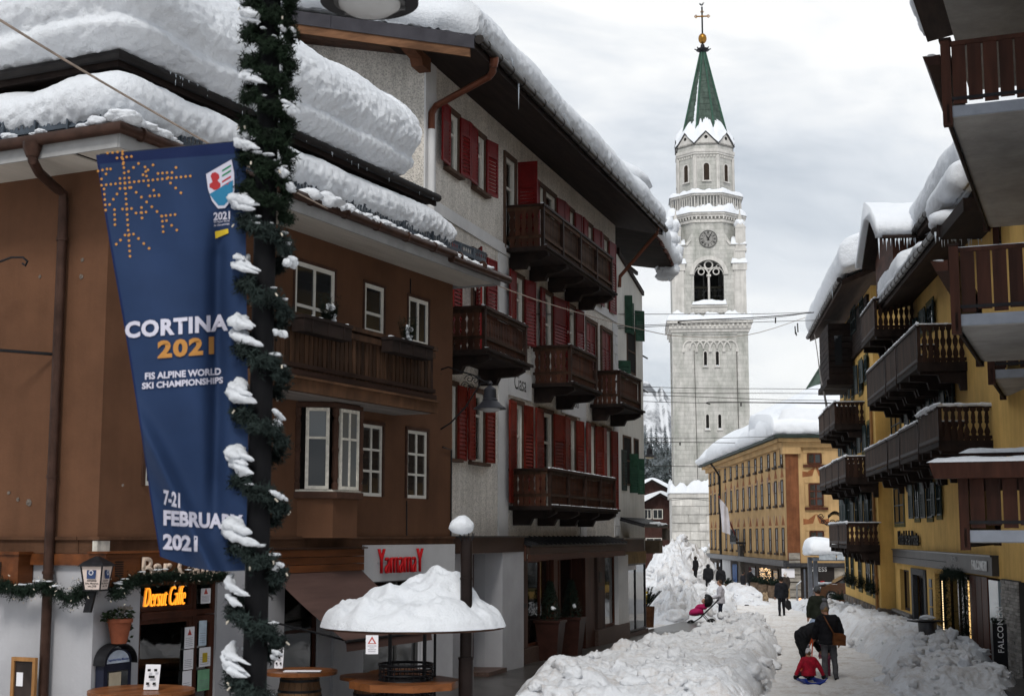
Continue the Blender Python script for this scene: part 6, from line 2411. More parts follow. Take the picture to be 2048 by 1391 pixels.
def hotel():
 U,Z=FH.u,FH.zat
 b=MB(kh)
 uN=U(1788)
 b.quad((-15,0,2.1),(uN,0,2.1),(uN,0,11.5),(-15,0,11.5))
 b.quad((uP,NF,-1.5),(uE,NF,-1.5),(uE,NF,12.2),(uP,NF,12.2))
 b.quad((uP,NF,-1.5),(uP,-.4,-1.5),(uP,-.4,12.2),(uP,NF,12.2))
 b.quad((uE,NF,-1.5),(uE,-9,-1.5),(uE,-9,12.2),(uE,NF,12.2))
 b.build('wall',YEL,RH,recalc=False)
 b=wall_mesh(kh,U(1960),uN,-1.5,2.1,[(U(1815),U(1797),.55,1.95),(U(1885),U(1866),.5,2.0),(U(1850),U(1822),-1.2,2.0),(U(1960),U(1886),-1.2,2.1)],n=0,deep=.3)
 b.build('ground_floor_wall',YEL,RH,recalc=False)
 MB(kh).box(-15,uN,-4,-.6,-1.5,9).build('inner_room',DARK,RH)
 for a in[(1906,1918,757,806),(1876,1886,776,821),(1857,1866,788,836),(1831,1840,806,851),(1791,1810,821,868),(1873,1885,592,643),(1856,1866,612,650),(1830,1840,637,675),(1790,1808,668,705),(1792,1811,973,1046),(1833,1842,965,1036),(1858,1868,961,1035),(1878,1886,962,1030)]:
  h_window(*a,0.0,shut=a[0]not in(1791,1790,1792))
 for a in[(1698,1702,745,785),(1713,1717,731,786),(1729,1735,714,776),(1741,1747,703,752),(1690,1694,878,908),(1698,1703,868,906),(1713,1719,858,906),(1731,1737,848,900),(1743,1749,843,893),(1690,1695,990,1050),(1698,1704,988,1050),(1713,1719,985,1052),(1731,1737,982,1054),(1743,1749,980,1056)]:
  h_window(*a,NF)
 for i,a in enumerate([(1691,1696,1101,1166),(1701,1706,1102,1170),(1716,1722,1104,1176),(1731,1739,1106,1182),(1744,1751,1108,1188)]):
  w=h_window(*a,NF,shut=False)
  u0=U((a[0]+a[1])/2,NF+.1)
  z0=Z((a[0]+a[1])/2,a[3],NF)
  b=MB(kh)
  r=random.Random(i)
  for _ in range(60):
   p=(u0+r.uniform(-.35,.35),NF+.15+r.uniform(-.1,.1),z0+.05)
   needles(b,p,(r.uniform(-.4,.4),r.uniform(-.4,.4),1),.3+.25*r.random(),8,r,.12,.02)
  b.build('window_shrub',NEEDLE,w,recalc=False)
 zt=Z(1722,698,NF)
 q=12
 for i in range(q):
  MB(kh).box(uP+.6,uE+.1,NF+.0,NF+.1,zt+(12.0-zt)*i/q,zt+(12.0-zt)*(i+1)/q-.02).build('wall_board',WOOD_B,RH)
 b=MB(kh)
 for i in range(30):
  x=uP+.7+(uE-uP-.8)*i/30
  b.box(x,x+.22,NF+.02,NF+.14,zt-.14,zt)
 b.build('valance',WOOD_B,RH)
 for a in[(1716,1726,594,648),(1709,1716,618,668),(1694,1699,640,685),(1735,1742,575,610)]:
  h_window(*a,NF+.1,surround=False,shut=False)
 ub=U(1665,1.6)
 zb_,zt_=Z(1665,748,1.6),Z(1665,625,1.6)
 for i in range(9):
  MB(kh).box(ub,ub+4.2,NF+.1,1.55,zb_+(zt_-zb_)*i/9,zb_+(zt_-zb_)*(i+1)/9-.025).build('bay_board',WOOD_B,RH)
 MB(kh).box(ub-.05,ub+4.3,NF+.05,1.65,zb_-.22,zb_-.0).build('bay_base',WOOD_B,RH)
 MB(kh).box(ub-.01,ub,1.0,1.3,zb_+.6,zb_+1.8).build('bay_window',GLASS,RH)
 b=MB(kh)
 x=uP+.55
 b.tube([(x,NF+.08,9.2),(x,NF+.08,-.4)],.06,8)
 for z in(1.5,4,6.4):
  b.tube([(x,NF+.08,z-.03),(x,NF+.08,z+.03)],.075,8)
 b.build('downpipe',mat('ochre pipe',(.25,.13,.05),.6,.2),RH,smooth=True)
 r=random.Random(8)
 cnt=0
 def stones(u0,u1,n,z0,z1,size,cross=False):
  nonlocal cnt
  MB(kh).box(u0,u1,n-.2,n,z0-.6,z1-.02).build('mortar_bed',mat('lime mortar',(.20,.18,.155),.95,.3,6),RH)if not cross else None
  z=z0
  while z<z1-.05:
   h=min(size*(.6+.6*r.random()),z1-z)
   if z1-z-h<.08:h=z1-z
   x=u0
   while x<u1-.04:
    w=size*(.6+1.1*r.random())
    if u1-x-w<.12:w=u1-x
    if cnt<285:
     cnt+=1
     j=lambda:.025*r.random()
     P=[(x+.012+j(),z+.012+j()),(x+w*.5,z+.008+j()),(x+w-.012-j(),z+.012+j()),(x+w-.012-j(),z+h*.6),(x+w-.014-j()*2,z+h-.012-j()),(x+w*.4,z+h-.01),(x+.014+j()*2,z+h-.012-j()),(x+.01,z+h*.45)]
     d=.035+.04*r.random()
     cx,cz=x+w/2,z+h/2
     b=MB(kh)
     f=(lambda a,y,c:(a,y,c))if not cross else(lambda a,y,c:(n-y+n*0,a,c))
     if cross:
      f=lambda a,y,c:(n-(y-n),a,c)
     v=[f(a,n-.03,c)for a,c in P]+[f(cx+(a-cx)*.82,n+d,cz+(c-cz)*.82)for a,c in P]
     m_=len(P)
     b.add(v,[(i,(i+1)%m_,m_+(i+1)%m_,m_+i)for i in range(m_)]+[tuple(range(m_,2*m_))])
     b.build('stone',STONES[r.randrange(3)],RH)
    x+=w
   z+=h
 stones(uP-.05,uE,NF+.05,-.9,.55,.42)
 stones(U(1822)+.02,uP,.06,-.6,.45,.34)
 stones(U(1886),U(1852),.06,-.5,.42,.33)
 MB(kh).box(uP-.07,uP+.5,-.1,NF+.1,-1,.5).build('corner_block',STONES[1],RH)
 for z in(-.6,-.1):
  MB(kh).box(uP-.10,uP+.3,.02,NF+.12,z,z+.45).build('stone',STONES[2 if z<-.3 else 0],RH)
 b=MB(kh)
 b.box(U(1822)+.02,uP,0,.16,.45,.53).box(U(1886),U(1852),0,.16,.42,.50)
 b.build('stone_sill',mat('grey sill stone',(.2,.19,.18),.8,.2,5),RH)
 h_balcony(-.5,2.6,0,1.2,5.3,6.15,shape=[(0,0),(0,.08),(.14,.12),(.14,.2),(0,.24),(.04,.3),(.3,.42),(.34,.5),(.1,.56),(.2,.62),(.12,.7),(.26,.88),(0,.92),(0,1)],step=.165,deep=1.9)
 for a,c in((2.75,6.1),(6.3,8.7),(9.0,14.6)):
  h_balcony(a,c,0,1.2,5.2,5.98 if a>5 else 6.02,face=True)
 for a,c in((2.3,6.2),(6.4,8.6),(8.8,13.5)):
  h_balcony(a,c,0,1.2,7.5,8.5)
 for u0,u1,z0,z1 in((20.7,23,7.35,8.2),(23.2,25.4,7.35,8.25),(25.6,28,7.35,8.2),(17.2,19.8,5.15,5.92),(20,22.5,5.15,5.95),(22.7,25.3,5.15,5.92),(25.5,28.4,5.15,5.95),(17.5,20.5,2.75,3.55),(20.7,24.5,2.75,3.55)):
  h_balcony(u0,u1,NF,1.62,z0,z1)
 h_balcony(10.5,14.2,0,1.25,9.55,10.55,face=True)
 def roof(u0,u1,n0,z,run,sl,name):
  b=MB(kh)
  b.prism([(u0,n0,z),(u0,n0-run,z+run*sl),(u0,n0-run,z+run*sl-.2),(u0,n0,z-.2)],(u1-u0,0,0))
  o=b.build(name,mat('dark roof underside',(.035,.022,.017),.8,.4,5,(.15,1,1)),RH)
  g=MB(kh)
  g.tube([(u0,n0+.08,z+.0),(u1,n0+.08,z+.0)],.09,8)
  x=u0
  while x<u1:
   g.tube([(x-.02,n0+.08,z),(x+.02,n0+.08,z)],.105,8)
   x+=.75
  g.build('gutter',MATS['black eave gutter'],o,smooth=True)
  g=MB(kh)
  x=u0
  while x<u1:
   g.box(x,x+.05,n0-.2,n0-.16,z+.1,z+.42)
   x+=.35
  for zz in(.2,.34):
   g.box(u0,u1,n0-.2,n0-.17,z+zz,z+zz+.04)
  g.build('snow_guard',IRON,o)
  return o
 roof(-.2,11.6,1.0,10.42,1.2,.25,'lower_roof')
 roof(-2,15.5,.3,12.1,6,.45,'upper_roof')
 roof(16,uE+.8,1.7,12.15,7,.42,'far_roof')
 b=MB(kh)
 b.box(-3.4,-.2,-.4,.98,10.2,10.5)
 b.box(-.26,-.2,-.6,1.04,10.24,10.58)
 b.build('roof_return',WOOD_B,RH)
 MB(kh).box(-.6,1.0,-.6,.25,10.9,11.9).build('roof_box',WOOD_B,RH)
 d0,dm,d1=7.9,10.3,12.7
 b=MB(kh)
 b.prism([(d0+.3,.95,10.9),(d1-.3,.95,10.9),(d1-.3,.95,12.05),(dm,.95,12.95),(d0+.3,.95,12.05)],(0,-3.5,0))
 b.build('dormer',mat('brown dormer boards',(.07,.03,.02),.7,.4,5,(.2,1,1)),RH)
 b=MB(kh)
 b.prism([(d0-.1,1.35,11.9),(dm,1.35,13.0),(dm,1.35,13.12),(d0-.1,1.35,12.02)],(0,-4.5,0))
 b.prism([(d1+.1,1.35,11.9),(dm+.001,1.35,13.0),(dm+.001,1.35,13.12),(d1+.1,1.35,12.02)],(0,-4.5,0))
 b.tube([(d0-.15,1.3,11.95),(d0-.15,.3,11.95)],.08,8)
 b.build('dormer_roof',WOOD_B,RH)
 sec=lambda u,prof:[FH.w(u,n_,z)for n_,z in prof]
 sec2=lambda n_,prof:[FH.w(u,n_,z)for u,z in prof]
 def slab(u0,u1,n0,z,h,run,sl,lab,n=8,back=None,seed=0,fv=.12):
  secs=[]
  for i in range(n):
   u=u0+(u1-u0)*i/(n-1)
   f=h*(1+fv*noise.noise(Vector((u*.5,seed,2))))
   pr=[(n0-.25,.05),(n0+.02,.06),(n0+.12,f*.45),(n0+.0,f*.85),(n0-.45,f*1.08),(n0-run*.55,f*1.1+run*.55*sl),(n0-run,f+run*sl),(n0-run,f*.3+run*sl),(n0-run*.5,run*.5*sl),(n0-.25,.05)]
   secs.append(sec(u,[(a,z+c)for a,c in pr]))
  o=snow_loft('roof_snow',secs,.085,(.06,1.3,.05,.3,.025,.09))
  tag(o,lab,'snow',kind='stuff')
 slab(.2,9.2,.3,12.25,1.0,3,.12,'long smooth snow slab on the upper roof of the yellow hotel',seed=1)
 slab(14.6,uE+1.0,1.75,12.35,1.1,5,.3,'drooping snow on the far wing roof of the yellow hotel',seed=3)
 slab(2.6,11.5,1.0,10.5,.30,.9,.2,'thin snow along the lower eave of the yellow hotel',seed=5,fv=.6)
 slab(6.6,11.4,.95,10.5,.95,1.1,.2,'cushion of snow at the end of the lower hotel eave',seed=6)
 slab(-.9,3.2,.7,11.25,.85,1.2,.2,'thick snow block sliding over the upper hotel gutter',n=5,seed=8)
 secs=[sec2(n_,[(-.1,10.55),(-.36,10.6),(-.4,10.8),(-.1,10.95+.08*noise.noise(Vector((n_*2,1,1)))),(.5,11.0),(.5,10.6),(-.1,10.55)])for n_ in(1.15,.7,.2,-.3,-.8)]
 o=snow_loft('roof_snow',secs,.06,(.05,.6,.03,.2,.02,.07))
 tag(o,'snow roll on the near return of the lower hotel eave','snow',kind='stuff')
 secs=[sec2(n_,[(7.85,11.98),(7.6,12.2),(7.9,12.6),(9.0,13.15),(10.2,13.55),(10.6,13.55),(11.9,12.95),(13.0,12.4),(13.1,12.1),(10.3,13.05),(7.85,11.98)])for n_ in(1.5,.9,0,-1,-2,-3)]
 o=snow_loft('dormer_snow',secs,.08,(.07,.9,.05,.3,.02,.1),curve=False,ends=False)
 tag(o,'pointed cap of snow over the timber dormer of the yellow hotel','snow',kind='stuff')
 b=MB()
 r=random.Random(19)
 pts=[FH.w(-.28,1.1-1.5*r.random(),10.26)for _ in range(30)]+[FH.w(d0-.2,1.3-r.random(),11.9)for _ in range(20)]
 icicles(b,pts,.016,.4,r)
 icicles(b,[FH.w(d0-.1,1.4,11.95)for _ in range(6)]+[FH.w(-.25,1.08,10.4),FH.w(uP+.4,1.85,12.2),FH.w(uP+6,1.85,12.2),FH.w(11.5,1.1,10.4),FH.w(11.4,1.1,10.4)],.03,1.0,r)
 o=b.build('icicles',ICE,None,smooth='all')
 tag(o,'icicles hanging from the eaves and dormer of the yellow hotel','ice',kind='stuff')
def falconeri():
 U,Z=FH.u,FH.zat
 r=random.Random(3)
 SB=mat('grey brown sign metal',(.055,.050,.047),.5,.15,2,metal=.2)
 ua,um,ub=U(1784,.16),U(1890,.16),U(1981,.16)
 for a,c in((um+.01,ua),(ub,um-.01)):
  MB(kh).box(a,c,.0,.16,2.16,2.60).build('sign_panel',SB,RH)
 MB(kh).box(ub-.03,ua+.03,0,.2,2.60,2.64).build('sign_cap',GUTG,RH)
 MB(kh).box(um,ua,.161,.168,2.37,2.385).build('sign_joint',DARK,RH)
 e=MB(kh).box(U(1969,.2),U(1943,.2),.16,.165,2.30,2.31)
 s=e.build('shop_sign',SB,None)
 s.location,s.rotation_euler=RH.location,RH.rotation_euler
 tag(s,'white raised shop name on the grey brown fascia of the yellow hotel','sign')
 lettering('FALCONERI',s,FH,U(1971,.17),U(1942,.17),2.26,2.50,.17,TEXTW,.02,.02)
 for i,(z0,z1)in enumerate([(2.42,2.54),(2.24,2.36)]):
  lettering(['ROSA','CORTE'][i],s,FH,U(1912,.17),U(1901,.17),z0,z1,.17,mat('grey lettering',(.3,.3,.3),.6),0,.004)
 e=MB(kh).box(U(1842),U(1801),.02,.03,2.86,2.88)
 s=e.build('hotel_sign',TEXTK,None)
 s.location,s.rotation_euler=RH.location,RH.rotation_euler
 tag(s,'black letters Hotel de la Poste on the ochre wall above the shop fascia','sign')
 lettering('Hotel de la Poste',s,FH,U(1842),U(1801),2.78,3.26,.05,TEXTK,.012,.05)
 for a in[(U(1815),U(1797),.55,1.95),(U(1885),U(1866),.5,2.0)]:
  window(RH,kh,*a,n=-.2,w=.08,cols=2,fm=WOOD_D,gm=GLASS)
 b=MB(kh)
 x0,x1=U(1850),U(1822)
 for a,c in((x0-.02,x0+.35),(x1-.35,x1+.05)):
  b.box(a,c,-.1,.05,-1.2,2.05)
 b.box(x0,x1,-.1,.05,1.85,2.05)
 b.build('door_surround',mat('dark grey granite',(.06,.06,.062),.7,.4,30),RH)
 window(RH,kh,x0+.35,x1-.35,-1.2,1.85,n=-.2,w=.1,cols=1,fm=WOOD_D,gm=GLASS,name='door')
 x0,x1=U(1938),U(1886)
 window(RH,kh,x0,x1,-.9,2.1,n=-.2,w=.09,cols=3,rows=[.3,.7],fm=WOOD_D,gm=GLASSC,name='shop_window')
 for i,(pa,pb)in enumerate(((1950,1939),(1962,1951),(1974,1963))):
  MB(kh).box(U(pa),U(pb),-.2,.05,-1.2,2.1).build('door_leaf',WOOD_R,RH)
 MB(kh).box(U(1994),U(1975),-.1,.03,.55,2.05).build('mirror_pane',glass_mat('pale mirror glass',(.30,.36,.38)),RH)
 MB(kh).box(U(1994),U(1975),-.1,.0,-1.2,.55).build('low_panel',DARK,RH)
 u0,u1=U(2029,.1),U(1995,.1)
 MB(kh).box(u0,u1,-.6,.06,-1.2,2.12).build('pier_core',mat('grey joint',(.06,.055,.05),.9),RH)
 BR=[mat('white split brick %d'%i,c,.85,.2,12,bump=.5,bscale=30,rand=.25)for i,c in enumerate([(.36,.34,.32),(.30,.285,.265)])]
 z,row=-.35,0
 while z<2.08:
  h=.072
  x=u0+.005-(row%2)*.14
  while x<u1:
   w=.2+.16*r.random()
   a,c=max(x,u0),min(x+w,u1)
   if c-a>.04:
    MB(kh).box(a+.004,c-.004,.03,.08+.03*r.random(),z+.005,z+h-.005).build('brick',BR[r.randrange(2)],RH)
   x+=w
  z+=h
  row+=1
 MB(kh).box(u0-3,u0-.02,-.9,-.5,-1.2,2.6).build('dark_shop_wall',DARK,RH)
 LED=mat('warm led strip',(1,.7,.35),.5,0,emit=(1,.62,.22),estr=.9)
 MB(kh).box(U(1936),U(1933.5),.02,.03,-.25,1.95).build('led_strip',LED,RH)
 g=MB()
 pts=[FH.w(U(px,.2),.2,z)for px,z in((1884,-.3),(1885,.8),(1886,2.0),(1905,2.1),(1922,2.02),(1925,.8),(1926,-.3))]
 garland('garland',pts,'thick fir garland framing the shop window under the grey fascia',r,420,.26,False,0)
 b=MB()
 for i in range(46):
  z=-.2+2.1*i/46
  b.lathe([(.002,-.02),(.018,0),(.002,.02)],FH.w(U(1883.5,.3),.34,z),6)
 o=b.build('fairy_lights',mat('warm fairy bulbs',(1,.8,.5),.5,0,emit=(1,.75,.4),estr=1.2),None)
 tag(o,'vertical string of warm bulbs beside the garlanded shop window','lights')
 for z0,z1 in((1.55,1.8),(1.0,1.5),(.6,.95)):
  MB(kh).box(U(1861),U(1856),.0,.03,z0,z1).build('menu_plate',mat('dark plate',(.04,.05,.06),.4),RH)
 Y=31.6
 X=(1989-CX)/HF*Y
 z0,z1=gz(Y),EYE-(1243-HOR)/HF*Y
 e=empty('pillar_sign',(X,Y,z0),-.13,'black upright shop pillar sign with white vertical lettering, topped by fir','sign')
 b=MB()
 hw=.145
 b.prism([(-hw,-.12,0),(hw,-.12,0),(hw*1.05,-.12,z1-z0),(-hw*1.05,-.12,z1-z0)],(0,.24,0))
 b.build('pillar',mat('gloss black panel',(.012,.012,.014),.3),e)
 me=text_mesh('FALCONERI',.175,.002,'LEFT',space=1.1)
 me.materials.append(TEXTW)
 link('lettering',me,e,(.07,-.124,.72),(pi/2,-pi/2,0))
 b=MB()
 for _ in range(60):
  needles(b,(r.uniform(-.13,.13),r.uniform(-.1,.1),z1-z0),(r.uniform(-.6,.6),r.uniform(-.6,.6),1),.12,10,r,.06,.008)
 b.build('fir_top',NEEDLE,e,recalc=False)
 n_=1.1
 P=FH.w(U(1848,n_),n_,0)
 e=empty('litter_bin',(P.x,P.y,gz(P.y)),FH.a,'dark metal litter bin with open top by the hotel side door','bin')
 b=MB()
 b.lathe([(.2,0),(.24,.75),(.2,.75),(.17,.1)],(0,0,.35),14)
 b.build('bin_body',mat('grey bin metal',(.07,.07,.075),.4,metal=.6),e,smooth=True)
 b=MB()
 b.box(-.42,.42,-.3,.3,1.12,1.15)
 b.build('bin_tray',IRON,e)
 b=MB()
 clod(b,(0,0,1.22),.16,r,(1.2,1,.7))
 b.build('snow_dab',SNOW,e)
# near right house: slab balconies seen from below
def near_right():
 FN=Fac(o=(6.56,21),a=radians(22.2),side=-1)
 RN=FN.root('balcony_house')
 tag(RN,'dark timber and white slab balconies of the house at the right edge, seen from below','house')
 kn=FN.yl
 Z=lambda y:atY(1892,y,21).z
 DW=mat('dark red brown planks',(.036,.013,.008),.55,.45,6,(1,1,.12),.25,60,rand=.4)
 SOW=mat('grey white soffit',(.33,.32,.31),.85,.18,.9,streak=.12)
 SLB=mat('blue grey slab edge',(.21,.23,.27),.7,.15,2)
 dep=2.3
 def unit(u0,u1,zs,box=True,near=True,rail_top=1.04):
  b=MB(kn)
  b.box(u0,u1,-dep,-.1,zs,zs+.17)
  o=b.build('balcony',SLB,RN)
  MB(kn).box(u0+.02,u1-.02,-dep,-.12,zs-.012,zs-.002).build('balcony_soffit',SOW,o)
  MB(kn).box(u0-.02,u1,-.1,-.06,zs-.08,zs+.2).build('edge_board',WOOD_B,o)
  zt=zs+.17+rail_top
  MB(kn).box(u0-.02,u0+.13,-.14,.0,zs-.12,zt-.0).build('post',DW,o)
  MB(kn).box(u0-.04,u0+.15,-.16,.02,zt,zt+.035).build('post_cap',WOOD_B,o)
  MB(kn).box(u1-.13,u1,-.14,.0,zs-.1,zt).build('post',DW,o)
  b=MB(kn)
  b.box(u0,u0+.07,-dep,-.14,zt-.09,zt-.02).box(u0+.13,u1-.13,-.1,-.03,zt-.09,zt-.02)
  b.build('hand_rail',DW,o)
  b=MB(kn)
  b.box(u0,u0+.05,-dep,-.14,zs+.26,zs+.31)
  b.build('lower_rail',IRON,o)
  w_,g=.2,.028
  y=-.16
  me=None
  i=0
  while y>-dep+.05:
   b=MB()
   o_=MB(kn).box(u0+.01,u0+.04,y-w_,y,zs+.2+.04*(i%2),zt-.09).build('board',DW,o)
   y-=w_+g
   i+=1
  y=u0+.14
  while y<u1-.2:
   MB(kn).box(y,y+.3,-.05,-.02,zs+.2,zt-.09).build('board',DW,o)
   y+=.33
  if box:
   b=MB(kn)
   zb_,zt_=zt-.36,zt-.2
   b.prism([(u0+.02,.01,zb_),(u0+.02,.20,zb_),(u0+.02,.27,zt_),(u0+.02,.01,zt_)],(u1-u0-.1,0,0))
   b.build('flower_box',DW,o)
   s=MB(kn)
   r=random.Random(int(zs*10))
   for q in range(6):
    clod(s,(u0+.05+.1*q,.14,zt_),.06,r,(1.4,1.6,.35))
   s.build('snow_dab',SNOW,o)
  return o
 z1,z2=Z(236),Z(652)
 unit(0,8.4,z1)
 unit(0,4.7,z2)
 unit(7.7,11.5,z2,box=False)
 unit(16.2,19.5,z2,box=False)
 unit(11.5,15.5,z1,box=False)
 z3=Z(1083)
 o=unit(0,7.4,z3,box=False)
 b=MB(kn)
 zt_,zb_=Z(924),Z(957)
 b.prism([(-.3,.38,zt_),(-.02,.38,zt_),(-.02,.31,zb_),(-.28,.31,zb_)],(0,-3.2,0))
 b.build('flower_box',DW,o)
 def roll(y0,y1,u,z,h,w_):
  s=MB(kn)
  r=random.Random(int(z*100))
  V,Fc=[],[]
  m_,c_=60,9
  for i in range(m_+1):
   y=y0+(y1-y0)*i/m_
   e_=min(1,(i+.4)/3,(m_-i+.4)/3)
   for j in range(c_):
    t=j/(c_-1)*pi
    P=Vector((y,j,z))
    hh=h*e_*(1+.35*noise.noise(Vector((y*2.2,z,1)))+.12*noise.noise(Vector((y*9,j,z))))
    V.append((u-w_*cos(t)*(1+.1*noise.noise(Vector((y*4,3,z)))),y,z-.01+hh*sin(t)**.7))
  for i in range(m_):
   for j in range(c_-1):
    Fc.append((i*c_+j,i*c_+j+1,(i+1)*c_+j+1,(i+1)*c_+j))
  s.add(V,Fc)
  return s
 s=roll(-2.6,.40,-.15,zt_,.085,.17)
 s.build('rail_snow',SNOW,o,smooth='all')
 b=MB(kn)
 zr=Z(893)
 b.box(1.6,1.75,-3.5,.1,zr-.06,zr)
 for i in range(11):
  b.box(1.65,1.69,-3.3+i*.3,-3.3+i*.3+.22,zr-.6,zr-.06)
 o2=b.build('inner_rail',DW,o)
 roll(-3.0,.1,1.67,zr,.08,.1).build('rail_snow',SNOW,o2,smooth='all')
 roll(-2.0,-.02,.04,z2+1.19,.015,.05).build('rail_snow',SNOW,o2,smooth='all')
 zt=12.5
 b=MB(kn)
 b.box(-9,9.0,-4,.2,zt,zt+.2)
 b.build('upper_slab',SOW,RN)
 b=MB(kn)
 b.prism([(-9,1.05,zt+1.3),(9.3,1.05,zt+1.3),(9.3,-1.4,zt+1.7),(-9,-1.4,zt+1.7)],(0,0,.2))
 b.build('roof',mat('dark roof underside',(.035,.022,.017),.8),RN)
 secs=[[FN.w(u,n_,zt+1.5+z)for n_,z in[(.8,0),(1.12,.02),(1.16,.3),(.7,.6),(-2.5,.9),(-4,1.2),(-4,.8),(-2,.5),(.8,0)]]for u in(-9,-4,0,4,8,9.5)]
 o=snow_loft('roof_snow',secs,.1,(.05,.9,.06,.25,.03,.08))
 tag(o,'edge of snow on the roof above the slab balconies at the right','snow',kind='stuff')
 MB(kn).box(-2,26,-dep-.4,-dep-.02,-1,zt).build('wall',mat('grey white wall',(.42,.40,.38),.9,.1,1),RN)
# ochre house with painted front (centre right)
def ochre_house():
 FO=Fac(1576,90,1050,side=-1)
 RO=FO.root('painted_house')
 tag(RO,'ochre house with rows of small windows, painted ornaments and a deep snow roof','house')
 ko=FO.yl
 U,Z=FO.u,FO.zat
 uE_=U(1419)
 OC=mat('faded ochre render',(.44,.29,.14),.9,.2,.5,bump=.1,streak=.2)
 PAINT=mat('red brown fresco paint',(.22,.085,.035),.9,.3,1.5)
 ze=Z(1576,882)
 W_=9.5
 b=MB(ko)
 b.quad((0,0,-2),(uE_,0,-2),(uE_,0,ze),(0,0,ze))
 b.quad((0,0,-2),(0,-W_,-2),(0,-W_,ze),(0,0,ze))
 b.build('wall',OC,RO,recalc=False)
 cols=[1423.5,1431.5,1440,1453,1464.5,1477,1489,1501.5,1514.5,1526.5,1541,1554,1567]
 z_rows=[(Z(1453,959),Z(1453,937)),(Z(1453,1021),Z(1453,984)),(Z(1453,1096),Z(1453,1059))]
 DKW=mat('brown window reveal',(.045,.028,.018),.7)
 for zi,(z0,z1)in enumerate(z_rows):
  for ci,c in enumerate(cols):
   w=.66
   u=U(c)
   bb=MB(ko)
   bb.box(u-w/2,u+w/2,.0,.02,z0,z1)
   o=bb.build('window',mat('dim far pane',(.02,.017,.015),.3,spec=.25),RO)
   bb=MB(ko)
   bar_frame(bb,u-w/2-.08,u+w/2+.08,z0-.05,z1+.05,.0,.05,.09,1,2)
   bb.box(u-w/2-.2,u+w/2+.2,0,.16,z0-.2,z0-.06)
   bb.build('window_frame',DKW,o)
   if zi:
    bb=MB(ko)
    bb.prism([(u-.6,.003,z1+.2),(u+.6,.003,z1+.2),(u+.35,.003,z1+.45),(u,.003,z1+.85),(u-.35,.003,z1+.45)],(0,.004,0))
    bb.build('painted_crest',PAINT,RO)
 b=MB(ko)
 r=random.Random(14)
 for i in range(16):
  u=U(cols[0])+(U(cols[-1])-U(cols[0]))*(i+.5)/16
  z=z_rows[0][0]-1.0-.5*r.random()
  b.prism([(u-.3,.003,z+.45),(u+.3,.003,z+.45),(u+.3,.003,z),(u,.003,z-.4),(u-.3,.003,z)],(0,.004,0))
  z=z_rows[1][0]-.9-.3*r.random()
  b.prism([(u-.2,.003,z+.3),(u+.2,.003,z+.3),(u,.003,z-.3)],(0,.004,0))
 b.build('painted_shield',mat('grey red fresco',(.28,.19,.14),.9,.4,2),RO)
 def sn(px,py):
  return side_at(FO,px,py,0)
 for(a,c,y0,y1)in[(1615,1642,907,926),(1618,1646,967,1011),(1620,1647,1062,1090)]:
  n0,z1=sn(a,y0)
  n1,z0=sn(c,y1)
  bb=MB(ko)
  bb.box(-.02,-.0,n1,n0,z0,z1)
  o=bb.build('window',GLASS,RO)
  bb=MB(ko)
  t=.09
  ys=[n1,(n0+n1)/2,n0]
  for y in ys:bb.box(-.07,-.021,y-t/2,y+t/2,z0,z1)
  for z in([z0,z1]if y1-y0<30 else[z0,z0+(z1-z0)/3,z0+2*(z1-z0)/3,z1]):
   bb.box(-.065,-.022,n1,n0,z-t/2,z+t/2)
  bb.box(-.14,-.0,n1-.3,n0+.3,z0-.25,z0-.08)
  bb.build('window_frame',WOOD_R,o)
  bb=MB(ko)
  s=.28
  bb.box(-.03,-.001,n1-s,n1-.06,z0,z1).box(-.03,-.001,n0+.06,n0+s,z0,z1).box(-.035,-.001,n1-s,n0+s,z1+.06,z1+s)
  bb.build('surround',OC,o)
  bb=MB(ko)
  nm=(n0+n1)/2
  hw=(n0-n1)/2+.4
  for sg in(-1,1):
   bb.prism([(-.004,nm+sg*hw,z1+.42),(-.004,nm+sg*.2,z1+.5),(-.004,nm,z1+1.1),(-.004,nm+sg*.5,z1+.75),(-.004,nm+sg*hw,z1+.8)],(-.005,0,0))
  bb.build('painted_scroll',PAINT,RO)
 nA,nB=sn(1577,1000)[0],sn(1598,1000)[0]
 zg1=sn(1590,1128)[1]
 MB(ko).box(-.06,0,nB,.06,zg1,ze-.75).build('corner_pilaster',mat('red brown pilaster paint',(.17,.066,.030),.9,.35,.9,streak=.3),RO)
 MB(ko).box(-.25,.6,nB-.15,.25,ze-.75,ze-.3).build('pilaster_capital',OC,RO)
 b=MB(ko)
 b.box(-.2,uE_+.2,0.001,.25,ze-.32,ze).box(-.25,-.001,-W_,.25,ze-.32,ze)
 b.box(-.5,uE_+.4,.0,.55,ze,ze+.22).box(-.55,-.001,-W_,.55,ze,ze+.22)
 b.build('cornice',OC,RO)
 b=MB(ko)
 b.box(-.75,uE_+.8,-.2,.8,ze+.23,ze+.42).box(-.78,-.2,-W_,.8,ze+.235,ze+.425)
 b.build('eave',mat('green black eave',(.022,.032,.027),.6,.3),RO)
 zt=Z(1576,1124)
 MB(ko).box(-.12,uE_+.1,.0,.35,zt-.25,zt+.12).build('shop_cornice',GUTG,RO)
 MB(ko).box(-.4,-.01,-W_,.3,zg1-.15,zg1+.1).build('shop_cornice',GUTG,RO)
 MB(ko).box(0.5,uE_,-.2,.02,-2,zt-.26).build('ground_floor_wall',mat('dark shop surround',(.05,.04,.035),.7,.4,3),RO)
 MB(ko).box(-.05,.4,-W_,-.05,-2,zg1-.16).build('ground_floor_wall',mat('black shop surround',(.022,.017,.015),.6),RO)
